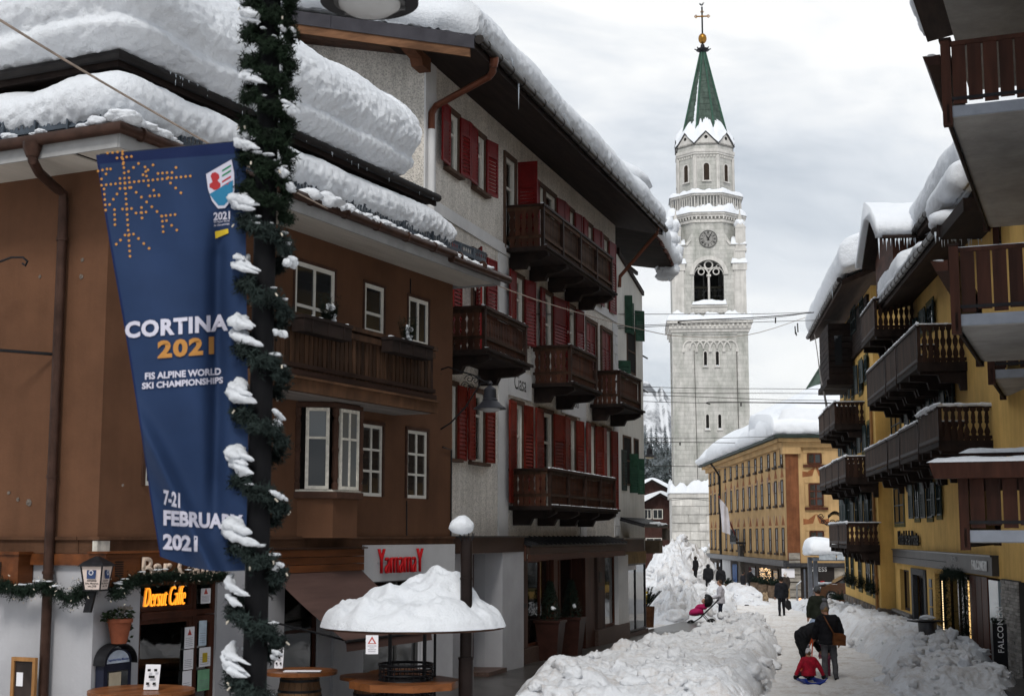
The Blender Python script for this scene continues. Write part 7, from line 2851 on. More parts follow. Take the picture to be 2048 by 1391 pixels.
 for i in range(8):
  z=-1.6+i*.46
  MB(ko).box(-.14,-.06,nB+.05,-.0,z,z+.40).build('corner_stone',mat('banded grey stone',(.24,.22,.19),.85,.35,2,(1,1,3)),RO)
 pn=sn(1668,1150)[0]
 MB(ko).box(-.14,-.06,pn-3,pn,-1.8,1.1).build('stone_pier',MATS['banded grey stone'],RO)
 s=MB(ko).box(-.12,-.06,-W_,nB-.2,zg1-1.0,zg1-.17).build('shop_sign',mat('black sign board',(.018,.015,.014),.5),None)
 s.location,s.rotation_euler=RO.location,RO.rotation_euler
 tag(s,'black shop fascia lettered in spaced white capitals behind the bus shelter','sign')
 me=text_mesh('GUESS',1.0,.015,'LEFT',space=1.1)
 xs=[v.co.x for v in me.vertices]
 ys_=[v.co.y for v in me.vertices]
 nL,zT=sn(1618,1133)
 nR,zB=sn(1653,1142)
 for v in me.vertices:
  a=(v.co.x-min(xs))/(max(xs)-min(xs))
  c=(v.co.y-min(ys_))/(max(ys_)-min(ys_))
  v.co=(-.13,ko*(nL+(nR-nL)*a),zB+(zT-zB)*c)
 me.materials.append(TEXTW)
 link('lettering',me,s)
 w0,w1=sn(1632,1150)[0],sn(1660,1150)[0]
 MB(ko).box(-.08,-.055,w1,w0,-1.5,zg1-1.05).build('shop_window',GLASS,RO)
 MB(ko).box(-.1,-.085,sn(1648,1150)[0],sn(1640,1150)[0],.2,1.2).build('red_display',mat('red display',(.3,.02,.02),.5),RO)
 for i,(c0,c1)in enumerate([(1428,1434),(1437,1443),(1465,1486),(1498,1511),(1518,1530),(1545,1556)]):
  u0,u1=U(c1),U(c0)
  b=MB(ko)
  b.box(u0,u1,.02,.05,-1.4,zt-.6)
  o=b.build('shop_window',glass_mat('bright shop pane',(.10,.13,.16))if i in(2,3)else GLASS,RO)
  bb=MB(ko)
  bar_frame(bb,u0-.1,u1+.1,-1.5,zt-.5,.0,.1,.12,2 if i in(2,)else 1,1)
  bb.build('window_frame',DKW,o)
 MB(ko).box(U(1462),U(1446),.0,.1,-1.6,zt-.3).build('pale_pier',PILA,RO)
 MB(ko).box(U(1475),U(1466),.06,.1,-.9,.9).build('blue_display',mat('blue display',(.03,.11,.32),.5),RO)
 b=MB()
 for _ in range(150):
  P=FO.w(U(1519+22*r.random(),.4),.45,zt-.5-1.8*r.random()**1.6)
  b.lathe([(.001,-.035),(.03,0),(.001,.035)],P,5)
 o=b.build('fairy_lights',mat('warm fairy bulbs far',(1,.7,.4),.5,0,emit=(1,.62,.3),estr=.8),None)
 tag(o,'curtain of warm fairy lights on the ochre house shop front','lights')
 MB(ko).box(-.2,-.13,sn(1588,1140)[0]-.0,sn(1588,1140)[0]+.8,zg1-.8,zg1-.25).build('number_plate',PAPER,RO)
 u0=U(1485)
 b=MB(ko)
 b.box(u0-1.6,u0+1.6,0,.75,Z(1485,1087),Z(1485,1083))
 for i in range(14):
  x=u0-1.55+3.1*i/13
  b.box(x-.03,x+.03,.68,.74,Z(1485,1083),Z(1485,1058))
 b.box(u0-1.6,u0+1.6,.66,.76,Z(1485,1059),Z(1485,1057))
 b.build('iron_balcony',IRON,RO)
 MB(ko).box(u0-.5,u0+.5,0,.3,-1.5,Z(1485,1090)).build('balcony_pillar',mat('grey pillar',(.13,.115,.10),.9),RO)
 b=MB()
 p0,p1=FO.w(u0,.4,Z(1485,1080)),atY(1438,992,101)
 b.tube([p0,p1],.06,6)
 e=b.build('flag_pole',mat('red flag pole',(.16,.03,.025),.6),None)
 tag(e,'tilted flagpole with a limp grey white flag on the ochre house front','flag')
 v=[]
 nn,mm=8,14
 a0,a1=p1 .lerp(p0,.02),p1 .lerp(p0,.26)
 for i in range(nn):
  for j in range(mm):
   s_,t=i/(nn-1),j/(mm-1)
   top=a0 .lerp(a1,s_)
   L_=2.4-.5*s_
   v.append(Vector((top.x+.15*t+.06*sin(7*s_+3*t)*t,p1 .y+.2+.12*sin(9*s_+2*t),top.z-L_*t)))
 me=grid_mesh('flag',v,nn,mm,mat('grey white flag',(.5,.49,.52),.9,.15,1))
 link('flag_cloth',me,e)
 b=MB(ko)
 x=U(1441.5)
 b.tube([(x,.75,ze+.2),(x,.5,ze-.1),(x-.6,.1,ze-.9),(x-.6,.1,-1.5)],.09,6)
 b.build('downpipe',IRON,RO)
 P=lambda px,py:side_at(FO,px,py,-8)
 secs=[]
 for i,u in enumerate([-.7,.6,3,8,14,20,26,31,uE_+.5,uE_+.9]):
  f=1+.3*noise.noise(Vector((u*.16,4,4)))
  hgt=min(1,(u+1.6)/5.0)
  tail=min(1,(uE_+1.6-u)/7)
  sl=.42
  R=4.8*min(hgt,1)
  R=max(R,.8)*max(tail,.25)
  z0=ze+.42
  T=1.35*f*max(tail,.5)
  secs.append([FO.w(u,n_,z0+z)for n_,z in[(.6,0),(.95,.25),(.95,T*.6),(.5,T),(.8-R*.5,T+R*.5*sl+.1),(.8-R,T+R*sl),(.8-R-1.5,T+R*sl),(-W_,T*.5),(-W_,0),(.6,0)]])
 o=snow_loft('roof_snow',secs,.16,(.25,2.6,.08,.7,.03,.2),ends=False)
 tag(o,'billowing deep snow on the ochre house roof','snow',kind='stuff')
 secs=[]
 for n_ in(.9,-1.5,-4,-7,-W_-2):
  hh=2.0*min(1,(.9-n_+1.2)/6.5)
  secs.append([FO.w(u,n_,ze+.42+z)for u,z in[(-.5,.0),(-.92,.2),(-.9,.8),(-.3,1.2),(2.0,1.3+hh*.5),(6.0,1.4+hh*1.25),(8.5,1.4+hh*1.25),(8.5,.4),(2,.2),(-.5,0)]])
 o=snow_loft('roof_snow',secs,.14,(.18,2.2,.08,.6,.03,.2),ends=False)
 tag(o,'smooth snow slope over the front eave of the ochre house','snow',kind='stuff')
 b=MB(ko)
 b.box(.5,uE_,-W_,.3,ze+.4,ze+.6)
 b.build('roof_deck',WOOD_B,RO)
def green_church_roof():
 Y=132
 P=lambda px,py,dy=0:atY(px,py,Y+dy)
 e=empty('church_roof',P(1650,790),0,'steep green copper church roof rising behind the ochre house','church')
 o=Vector(e.location)
 a,b_,c,d=P(1604,792),P(1652,715),P(1720,700,14),P(1705,792,-2)
 A=[Vector(q)-o for q in(a,b_,c,d)]
 b=MB()
 b.prism([tuple(q)for q in A],(0.6,4,0))
 b.build('roof',COPPER,e)
 s=MB()
 for i in range(15):
  t=i/14
  lo=A[0].lerp(A[3],t)
  hi=A[1].lerp(A[2],t)
  s.tube([lo+Vector((0,-.06,0)),hi+Vector((0,-.06,0))],.09,5)
 s.build('seam',COPPER,e)
 m=MB()
 m.prism([tuple(A[0]+Vector((.3,.5,0))),tuple(A[3]+Vector((0,.5,0))),(A[3].x,A[3].y+.5,-14),(A[0].x+.3,A[0].y+.5,-14)],(0,3,0))
 m.build('wall',PILA,e)
hotel()
falconeri()
near_right()
ochre_house()
green_church_roof()
# street things
def place(px,Y,z=None):
 return Vector(((px-CX)/HF*Y,Y,gz(Y)+.1 if z is None else z))
def pavements():
 r=random.Random(2)
 WET=mat('wet dark paving',(.045,.042,.04),.28,.5,2.5,bump=.25,bscale=8)
 SL=[mat('paving slab %d'%i,c,.35,.4,4,bump=.2,bscale=14)for i,c in enumerate([(.06,.056,.053),(.085,.08,.075),(.045,.042,.04)])]
 b=MB(kw)
 v=[(u,n,FW.w(u,n,0).y)for u in(-10,-5,0,5,12,20)for n in(-.3,2.4)]
 b.add([(u,n,gz(Y)+.24)for u,n,Y in v],[(2*i,2*i+1,2*i+3,2*i+2)for i in range(5)])
 b.add([(u,2.4,gz(FW.w(u,2.4,0).y)+z)for u in(-10,-5,0,5,12,20)for z in(.0,.24)],[(2*i,2*i+1,2*i+3,2*i+2)for i in range(5)])
 o=b.build('pavement',WET,None,recalc=False)
 o.location,o.rotation_euler,o['kind']=RW.location,RW.rotation_euler,'structure'
 for i in range(15):
  for j in range(4):
   u,n=-2+i*.95+(j%2)*.4,.35+j*.5
   z=gz(FW.w(u,n,0).y)+.24
   MB(kw).box(u,u+.92,n,n+.47,z-.03,z+.006+.008*r.random()).build('paving_slab',SL[1 if r.random()<.18 else r.choice((0,2))],o)
 b=MB()
 b.box(9.55,14,26.0,30.4,gz(28)+.05,gz(28)+.24)
 b.build('pavement',WET)['kind']='structure'
 b=MB(k)
 b.box(uc-3,ue+1.2,.0,2.6,0,gz(22)+.22)
 o=b.build('pavement',WET,None)
 o.location,o.rotation_euler,o['kind']=RB.location,RB.rotation_euler,'structure'
pavements()
# lamp post, banner, garland
PY=9.6
PX=(516-CX)/HF*PY
def lamp_post():
 r=random.Random(4)
 e=empty('street_lamp',(PX,PY,gz(PY)),0,'tall dark street lamp post in the foreground wound with a snowy fir garland','street lamp')
 b=MB()
 b.tube([(0,0,-.3),(0,0,4),(0,0,7.6)],[.085,.078,.072],14)
 b.build('pole',mat('dark grey post paint',(.007,.007,.008),.6,.2,4,spec=.06),e,smooth=True)
 c=atY(739,4,PY)-Vector((PX,PY,gz(PY)))
 b=MB()
 b.tube([(0,0,7.4),(.3,0,7.8),(c.x,0,7.75),(c.x,0,c.z+.25)],.03,8)
 b.build('lamp_arm',IRON,e)
 R=.345
 b=MB()
 b.lathe([(R-.02,0),(R,-.005),(R,.02),(R*.85,.09),(.16,.16),(.08,.3),(.03,.32)],c,36)
 b.build('lamp_shade',IRON,e,smooth=True)
 b=MB()
 b.lathe([(R-.022,.004),(.24,.012),(.24,.03)],c,36)
 b.build('shade_lining',mat('white lamp lining',(.5,.49,.48),.5,.05),e)
 b=MB()
 b.lathe([(.225,.01),(.215,-.03),(.16,-.07),(.07,-.09),(.005,-.095)],c,36)
 b.build('lens',mat('frosted lamp lens',(.36,.36,.36),.25,.05),e,smooth='all')
 b=MB()
 b.lathe([(.25,.012),(.25,-.012),(.225,-.014),(.225,.012)],c,36)
 for a in(.3,2.4,4.4):
  b.box(c.x+.235*cos(a)-.02,c.x+.235*cos(a)+.02,.235*sin(a)-.02,.235*sin(a)+.02,c.z-.03,c.z)
 b.build('lens_ring',mat('grey lens ring',(.10,.10,.10),.4,metal=.5),e)
 b,s=MB(),MB()
 l=MB()
 zt=7.2
 n=640
 for i in range(n):
  t=i/n
  z=.5+(zt-.5)*t
  up=min(max((z-4.95)/.3,0),1)
  a=-z*2*pi/.44+1.0+(i%2)*pi*(up>.5)
  R=.115+.0*up
  th=.095+.005*up
  p=Vector((R*cos(a),R*sin(a),z+.03*sin(5*a)))
  for q in range(13 if up<.5 else 22):
   v=Vector((r.uniform(-1,1)+cos(a),r.uniform(-1,1)+sin(a),r.uniform(-.8,.8)))
   needles(b,p,v,th*(.5+.7*r.random()),13,r,.036,.0055,mi=0 if up<.5 else 1)
  front=-sin(a)
  if r.random()<.11:
   q=p+Vector((cos(a)*th,sin(a)*th,r.uniform(-.04,.02)))
   l.tube([q,q+Vector((r.uniform(-1,1),r.uniform(-1,1),-1))*.02],.006,5)
 for j in range(30):
  a0=pi+r.uniform(.35,.85)if j<18 else r.uniform(-.9,-.2)
  ln=r.uniform(.8,1.35)if j<18 else r.uniform(.3,.6)
  z0=.95+.44*(j if j<18 else(j-18)*1.2)
  fat=r.uniform(.6,1.25)
  for rep in range(5 if j<18 else 2):
   m_,nn=16,10
   V=[]
   c0=a0+r.uniform(-.3,.3)
   l_=ln*r.uniform(.35,1.0)
   R=r.uniform(.14,.205)
   dz=r.uniform(-.07,.045)
   so=Vector((r.random()*40,r.random()*40,j))
   for q in range(m_+1):
    tt=q/m_
    aa=c0+l_*(tt*2-1)
    zz=z0+.22+(a0-aa)/(2*pi)*.44*.9+((1.0-a0)/(2*pi)*.44)%.44-.22
    w_=(.006+(.034 if j<18 else .022)*max(0,sin(pi*tt**.8))**.7)*fat*(1+.5*noise.noise(so+Vector((tt*4,0,0))))
    o_=Vector((cos(aa),sin(aa),0))
    c_=o_*R*(1+.12*noise.noise(so+Vector((0,tt*5,2))))+Vector((0,0,zz+.09+dz))
    for s_ in range(nn):
     an=2*pi*s_/nn
     k_=1+.55*noise.noise(so+Vector((cos(an)*1.4,sin(an)*1.4,tt*7)))+.25*noise.noise(so+Vector((cos(an)*4,sin(an)*4,tt*22)))
     V.append(c_+(o_*cos(an)*1.05+Vector((0,0,sin(an)*(.75 if sin(an)>0 else 1.0))))*w_*k_)
   s.add(V,[(q*nn+s_,q*nn+(s_+1)%nn,(q+1)*nn+(s_+1)%nn,(q+1)*nn+s_)for q in range(m_)for s_ in range(nn)]+[tuple(range(nn)),tuple(range(m_*nn,(m_+1)*nn))])
 for q in range(150):
  z=.9+6*r.random()
  a=-z*2*pi/.44+1.0
  clod(s,(.15*cos(a),.15*sin(a),z+.10-.1*r.random()),.008+.018*r.random(),r,(1.5,1.5,.7),.5)
 g=b.build('garland',[NEEDLE2,mat('green fir needles',(.006,.0125,.006),.8,.5,9)],None,recalc=False,loc=e.location)
 tag(g,'thick fir garland spiralling up the foreground lamp post','garland')
 l.build('fairy_light',MATS['pale fairy bulbs'],g)
 o=s.build('garland_snow',SNOW,None,smooth='all',loc=e.location)
 tag(o,'clumps of snow on the turns of the lamp post garland','snow',kind='stuff')
lamp_post()
def banner():
 BLU=mat('blue banner cloth',(.017,.034,.084),.75,.12,1.5,bump=.12,bscale=90)
 BLD=mat('dark blue banner hem',(.008,.016,.060),.75,.12,1.5)
 ORG=mat('orange banner print',(.42,.20,.055),.8,.05)
 WHT=mat('white banner print',(.52,.51,.60),.8,.03)
 Lp=[(192,310),(205,400),(225,520),(248,650),(272,800),(287,900),(303,1010),(320,1112)]
 Rp=[(492,281),(492,400),(492,520),(494,650),(496,800),(496,900),(494,1010),(490,1140)]
 def dep(px,py):
  f=.045*sin((px-200)/38+(py-300)/420)+.014*sin((px-90-py*.1)/21)
  ln=275+(py-830)*.47
  if py>780:
   d=px-ln
   f+=-.13*math.exp(-(d/20)**2)*min((py-780)/120,1)+(.12*min(max(-d/40,0),1))*min((py-780)/120,1)
  d=px-(436-(py-500)*.01)
  f+=.11*math.exp(-(d/17)**2)*min(max((py-420)/90,0),1)*(1 if py<960 else max(0,1-(py-960)/120))
  f+=.03*sin((px-py*.55)/33)*min(1,abs(py-300)/200)
  return PY-.06+f
 def pt(px,py,off=0.0):
  return atY(px,py,dep(px,py)-off)
 nu,nv=60,150
 v=[]
 for i in range(nu):
  for j in range(nv):
   t=j/(nv-1)
   a,b_=cr_interp(Lp,t),cr_interp(Rp,t)
   s=i/(nu-1)
   v.append(pt(a[0]+(b_[0]-a[0])*s,a[1]+(b_[1]-a[1])*s+12*sin(pi*s)*max(t-.8,0)*5))
 e=empty('banner',(PX,PY,gz(PY)),0,'tall blue cloth banner lettered Cortina 2021 hanging from the lamp post','banner')
 org=e.location
 me=grid_mesh('cloth',[p-org for p in v],nu,nv,BLU)
 me.materials.append(BLD)
 for p in me.polygons:
  if p.index%(nv-1)<6 or p.index//(nv-1)<1:p.material_index=1
 link('cloth',me,e)
 def put(txt,x0,y0,x1,y1,h,m,bold=.03,shear=0.0,nm='lettering',space=1.0):
  t=text_mesh(txt,1.0,bold,'LEFT',space=space)
  bm=bmesh.new()
  bm.from_mesh(t)
  bmesh.ops.triangulate(bm,faces=bm.faces)
  bmesh.ops.subdivide_edges(bm,edges=[g for g in bm.edges if g.calc_length()>.25],cuts=2)
  xs=[q.co.x for q in bm.verts]
  ys=[q.co.y for q in bm.verts]
  xa,xb,ya,yb=min(xs),max(xs),min(ys),max(ys)
  for q in bm.verts:
   a,c=(q.co.x-xa)/(xb-xa),(q.co.y-ya)/(yb-ya)
   px,py=x0+(x1-x0)*a+shear*c,y0+(y1-y0)*a-h*c
   q.co=pt(px,py,.011)-org
  bm.to_mesh(t)
  bm.free()
  t.materials.clear()
  t.materials.append(m)
  link(nm,t,e)
 put('CORTINA',250,677,456,661,34,WHT,.045,space=1.1)
 put('2021',315,717,428,708,36,ORG,.045,space=1.12)
 put('FIS ALPINE WORLD',290,759,442,749,14,WHT,.035)
 put('SKI CHAMPIONSHIPS',284,778,446,766,13,WHT,.035)
 put('7-21',327,1009,360,1016,31,WHT,.04)
 put('FEBRUARY',327,1050,486,1060,31,WHT,.045)
 put('2021',326,1098,395,1103,32,WHT,.045)
 put('2021',427,441,460,438,16,WHT,.03)
 put('FIS Alpine World',428,447,459,444,5,WHT,.01)
 put('Ski Championships',428,454,459,450,5,WHT,.01)
 def poly(P,m,nm,off=.006,cuts=3):
  bm=bmesh.new()
  vs_=[bm.verts.new((x,y,0))for x,y in P]
  bm.faces.new(vs_)
  bmesh.ops.triangulate(bm,faces=bm.faces)
  bmesh.ops.subdivide_edges(bm,edges=bm.edges[:],cuts=cuts,use_grid_fill=True)
  for q in bm.verts:q.co=pt(q.co.x,q.co.y,off+.006)-org
  t=bpy.data.meshes.new(nm)
  bm.to_mesh(t)
  bm.free()
  t.materials.append(m)
  return link(nm,t,e)
 RD,GR,BL=mat('red print',(.36,.035,.04),.8,.03),mat('green print',(.03,.20,.10),.8,.03),mat('teal blue print',(.03,.17,.30),.8,.03)
 poly([(412,348),(463,319),(468,345),(469,380),(463,400),(450,416),(436,417),(424,402),(416,378)],WHT,'shield')
 poly([(419,388),(466,360),(466,382),(460,398),(448,411),(437,411),(427,399)],BL,'shield_base',.008)
 for i,(y,m)in enumerate([(0,GR),(10,GR),(22,RD),(32,RD)]):
  poly([(444,340+y),(462,329+y),(462,333+y),(444,344+y)],m,'shield_stripe',.008,1)
 poly([(421,352),(424,346),(431,344),(438,349),(439,356),(435,361),(441,367),(441,373),(436,379),(431,377),(428,380),(424,377),(419,375),(419,368),(425,364),(428,359),(423,358)],RD,'badge_emblem',.008,1)
 put('Cortina',429,404,463,386,13,WHT,.01)
 poly([(430,463),(456,457),(457,466),(431,477)],mat('yellow print',(.5,.36,.03),.7),'sponsor_tag',.006,1)
 put('Tiscali',437,472,455,464,6,TEXTK,.02)
 D=[(203+9.35*i,370.5-.97*i)for i in range(20)]+[(247+.72*i,325+10.4*i)for i in range(19)]
 for(x,y,n,dx,dy)in[(262,375,6,10.4,9.6),(240,357,3,9,-.6),(240,377,3,9.5,-.9),(234,388,3,-7.4,10.5),(229,419,4,0.3,10),(245,418,3,9,-.5),(272,426,3,10,-1),(283,415,3,.5,10.4),(323,432,4,9,-1),(324,432,4,.8,10.4),(333,441,3,10.3,9.5),(250,470,3,8.5,-1),(277,477,3,10.5,9.8),(241,480,2,-8.5,8.2),(208,378,5,.8,10.5),(300,392,3,9,-.5),(297,371,3,10.4,9.4),(341,366,3,10.4,9.8),(215,306,4,10,-1),(234,316,4,9.6,-1),(245,308,3,.6,10),(293,352,3,-1.5,-9),(306,330,3,-10,9.8),(352,335,3,-8,10),(257,343,3,10,-8),(221,338,3,-9,10),(196,342,3,9,-2),(316,347,3,9,-.8)]:
  D+=[(x+dx*i,y+dy*i)for i in range(n)]
 b=MB()
 for x,y in D:
  P=[pt(x+2.7*cos(2*pi*q/8),y+2.7*sin(2*pi*q/8),.005)-org for q in range(8)]
  b.add([tuple(p)for p in P],[tuple(range(8))])
 b.build('snowflake_dot',ORG,e,recalc=False)['kind']='stuff'
 b=MB()
 for p in((495,283),):
  q=atY(p[0],p[1],PY+.04)-org
  a=atY(200,311,PY+.04)-org
  b.tube([tuple(a),tuple(q),(0,0,q.z)],.012,6)
 b.build('banner_rod',IRON,e)
banner()
# bracket lamp on the bar house
def bracket_lamp():
 u0=FB.u(880)
 r0=FB.w(u0,0,0)
 c=FB.w(u0+.12,1.03,0)
 lz=atY(970,770,c.y).z
 e=empty('wall_lamp',(c.x,c.y,lz),FB.a,'black bell-shaped lamp on a scrolled iron bracket beside the red shutters','lamp')
 d=Vector((r0 .x-c.x,r0 .y-c.y,0))
 rot=Matrix.Rotation(-FB.a,3,'Z')
 d=rot@d
 b=MB()
 b.lathe([(.03,.08),(.05,.03),(.02,0),(.08,-.04),(.12,-.08),(.13,-.26),(.15,-.28),(.15,-.31),(.24,-.40),(.33,-.46),(.33,-.47),(.22,-.44)],(0,0,0),24)
 b.build('lamp_shade',mat('blue black lamp enamel',(.018,.019,.024),.35),e,smooth=True)
 b=MB()
 b.lathe([(.21,-.455),(.18,-.50),(.1,-.53),(.005,-.54)],(0,0,0),24)
 b.build('lens',MATS['frosted lamp lens'],e,smooth='all')
 P=lambda t,z:(d.x*t,d.y*t,z)
 zl,zh=atY(879,858,r0 .y).z-lz,atY(866,740,r0 .y).z-lz
 b=MB()
 b.tube([P(1,zl),P(.8,zl+.12),P(.5,zl+.42),P(.2,.03),P(0,.06)],.017,7)
 b.tube([P(1.0,zh-.08),P(1.05,zh),P(.85,zh+.06),P(.6,zh-.04),P(.35,.22),P(.12,.08),P(0,.08)],.015,7)
 for(t,z,R)in((.42,.14,.09),(.3,.1,.07),(.5,.02,.08),(.38,-.02,.06),(.24,.16,.05)):
  b.tube([P(t+R*cos(q*.5)*(1-q/20)/.9,z+R*sin(q*.5)*(1-q/20))for q in range(17)],.008,5)
 b.tube([P(1.02,zl+.1),P(1.02,zl-.12)],.02,6)
 b.build('bracket',IRON,e)
bracket_lamp()
def lane_lamp():
 Y=60
 P=atY(1299,903,Y)
 e=empty('wall_lamp',P,0,'small black lamp hanging at the lane mouth in front of the far trees','lamp')
 b=MB()
 b.lathe([(.03,.2),(.12,.12),(.14,-.1),(.3,-.2),(.32,-.24),(.2,-.22)],(0,0,0),16)
 b.tube([(0,0,.2),(0,0,.35),(-.3,0,.42),(-.7,0,.1)],.025,6)
 b.build('lamp_shade',IRON,e,smooth=True)
 b=MB()
 b.lathe([(.2,-.22),(.14,-.28),(.01,-.3)],(0,0,0),12)
 b.build('lens',mat('cream lens',(.4,.34,.22),.3),e)
lane_lamp()
# fire pit with snow-laden canopy, chimney, tables, barrels
BARW=mat('oak barrel staves',(.115,.062,.032),.65,.4,6,(1,1,.15),.2)
TABW=mat('varnished table boards',(.17,.062,.022),.35,.4,5,(.15,1,1),.15)
def fire_pit():
 r=random.Random(15)
 Y=20.9
 X=(829-CX)/HF*Y
 zc=EYE-(1250-HOR)/HF*Y*1.01
 e=empty('fire_pit_canopy',(X,Y,gz(Y)+.1),0,'low round fire pit canopy heaped with snow outside the bar','canopy')
 g0=e.location.z
 zc-=g0
 R=(1008-650)/2/HF*Y
 b=MB()
 b.lathe([(R,0),(R,.025),(R-.06,.05),(.1,.45),(.05,.45)],(0,0,zc),40)
 b.build('canopy_roof',mat('rusty brown sheet',(.06,.03,.02),.6,.4,3),e)
 b=MB()
 tX=(818-829)/HF*Y
 for px in(784,852,870):
  x=(px-829)/HF*Y
  b.tube([(x,-.12 if px<860 else .2,.6),(x,-.12 if px<860 else .2,zc+.2)],.028 if px<860 else .02,8)
 b.build('canopy_post',IRON,e)
 zt=EYE-(1352-HOR)/HF*20.6-g0
 b=MB()
 b.lathe([(.80,zt-.10),(.80,zt),(.33,zt),(.33,zt-.10)],(tX,-.35,0),8,ph=.2)
 b.build('table_ring',TABW,e)
 b=MB()
 for z in(zt-.2,zt+.0,zt+.08,zt+.16,zt+.22):
  b.tube([(tX+.38*cos(q*pi/12),-.35+.38*sin(q*pi/12),z)for q in range(25)],.012 if z<zt+.2 else .02,5,caps=False)
 for q in range(26):
  a=2*pi*q/26
  b.tube([(tX+.38*cos(a),-.35+.38*sin(a),zt-.5),(tX+.38*cos(a),-.35+.38*sin(a),zt+.22)],.008,4)
 b.lathe([(.32,zt-.6),(.34,zt+.04),(.3,zt+.04),(.28,zt-.5)],(tX,-.35,0),20)
 b.build('fire_basket',IRON,e)
 V,Fc=[],[]
 n,m_=150,46
 cx,cy=(885-829)/HF*Y,.1
 for i in range(n):
  a=2*pi*i/n
  for j in range(m_+1):
   t=j/m_
   rr=(R+.03)*(1-t)
   x,y=rr*cos(a),rr*sin(a)
   P=Vector((x,y,2.0))
   d=min(t/.10,1)
   ed=.13*sqrt(max(0,1-(1-d)**2))
   hh=.40*(1-(rr/R)**2.1)
   dx,dy=x-cx,y-cy
   hh+=.32*math.exp(-((dx/.42)**2+(dy/.6)**2)**1.3)
   hh+=(.15*noise.noise(P/.5)+.09*noise.noise(P/.22)+.03*noise.noise(P/.09))*min(t/.2,1)
   hh+=.12*max(0,noise.noise(P/.3+Vector((5,5,5))))*min(t/.15,1)
   V.append((x*(1+.025*noise.noise(P/.2)),y*(1+.025*noise.noise(P/.2)),ed+max(hh,0)))
 for i in range(n):
  for j in range(m_):
   p,q=i*(m_+1)+j,((i+1)%n)*(m_+1)+j
   Fc.append((p,q,q+1,p+1))
 me=bpy.data.meshes.new('canopy_snow')
 me.from_pydata(V,[],Fc)
 me.materials.append(SNOW)
 me.polygons.foreach_set('use_smooth',[True]*len(me.polygons))
 o=link('canopy_snow',me,None,e.location+Vector((0,0,zc+.03)))
 tag(o,'lumpy heap of snow on the round fire pit canopy','snow',kind='stuff')
 Yp=20.35
 Xp=(933-CX)/HF*Yp
 c=empty('chimney_pipe',(Xp,Yp,gz(Yp)),0,'dark brown stove pipe rising through the canopy snow with a ball of snow on top','chimney')
 zt=EYE-(1078-HOR)/HF*Yp-gz(Yp)
 PIPE=mat('dark brown pipe',(.016,.011,.010),.35,.3,3,metal=.3)
 b=MB()
 b.tube([(0,0,0),(0,0,1.4)],.105,18).tube([(0,0,1.4),(0,0,zt)],.085,18)
 for z in(1.4,1.9,2.5):
  b.tube([(0,0,z-.015),(0,0,z+.015)],.112 if z<1.5 else .092,18)
 b.build('pipe',PIPE,c,smooth=True)
 b=MB()
 for q in range(10):
  a=2*pi*q/10
  b.tube([(.08*cos(a),.08*sin(a),zt-.02),(.11*cos(a),.11*sin(a),zt+.09)],.008,4)
 b.build('pipe_crown',IRON,c)
 b=MB()
 clod(b,(-.07,0,zt+.19),.215,r,(1,1,.95),.16,True)
 o=b.build('snow_ball',SNOW,None,smooth='all',loc=c.location)
 tag(o,'rounded cap of snow on the dark chimney pipe','snow')
 x0,x1=(753-829)/HF*Y,(776-829)/HF*Y
 b=MB().box(x0,x1,-R-.035,-R-.03,zc-.26,zc-.01)
 o=b.build('paper_notice',PAPER,None,loc=e.location)
 tag(o,'white notice with red warning triangle hung from the canopy rim','notice')
 xm=(x0+x1)/2
 for s,m in((.06,mat('warning red',(.4,.06,.05),.7)),(.035,PAPER)):
  MB().prism([(xm-s,-R-.037-(.06-s)*.02,zc-.125+(.06-s)*.4),(xm+s,-R-.037-(.06-s)*.02,zc-.125+(.06-s)*.4),(xm,-R-.037-(.06-s)*.02,zc-.13+s*1.75+(.06-s)*.3)],(0,.0005,0)).build('warning_triangle',m,o)
 b=MB()
 for j,w in enumerate((.06,.03,.055,.05)):
  b.box(xm-w,xm+w,-R-.0365,-R-.0355,zc-.155-.025*j,zc-.148-.025*j)
 b.build('print_line',mat('grey print',(.18,.18,.22),.8),o)
 def table(px0,px1,y,Y,lab,barrel=True,slim=1.0):
  X=((px0+px1)/2-CX)/HF*Y
  z=EYE-(y-HOR)/HF*Y
  g=gz(Y)+.1
  R_=(px1-px0)/2/HF*Y
  t=empty('bar_table',(X,Y,g),r.random(),lab,'table')
  b=MB()
  q=7
  for i in range(q):
   a,d=-R_+2*R_*i/q,-R_+2*R_*(i+1)/q-.006
   P=[]
   for s in range(7):
    xx=a+(d-a)*s/6
    P.append((xx,sqrt(max(R_*R_-xx*xx,.0004))))
   P=[(x,-yy,z-g-.05)for x,yy in P]+[(x,yy,z-g-.05)for x,yy in P[::-1]]
   MB().prism(P,(0,0,.05)).build('table_board',TABW,t)
  if barrel:
   h=z-g-.06
   b=MB()
   for i in range(20):
    a0,a1=2*pi*i/20,2*pi*(i+.94)/20
    pr=[(.27+.065*sin(pi*s/8),h*s/8)for s in range(9)]
    v=[(rr*cos(a),rr*sin(a),zz)for rr,zz in pr for a in(a0,a1)]
    b.add(v,[(2*s,2*s+1,2*s+3,2*s+2)for s in range(8)])
   b.lathe([(.255,h-.02),(.26,h-.02),(.26,h-.03)],(0,0,0),16)
   bb=b.build('barrel',BARW,t,recalc=False)
   b=MB()
   for f in(.08,.25,.32,.70,.78,.93):
    rr=.272+.066*sin(pi*f)
    b.lathe([(rr,h*f-.018),(rr+.004,h*f-.018),(rr+.004,h*f+.018),(rr,h*f+.018)],(0,0,0),24)
   b.build('hoop',IRON,bb)['kind']='stuff'
  else:
   MB().box(-.2,.2,-.2,.2,0,z-g-.052).build('table_leg',WOOD_D,t)
  return t
 table(531,679,1334,21.2,'round table on an oak barrel beside the lamp post, holding papers and a notice')
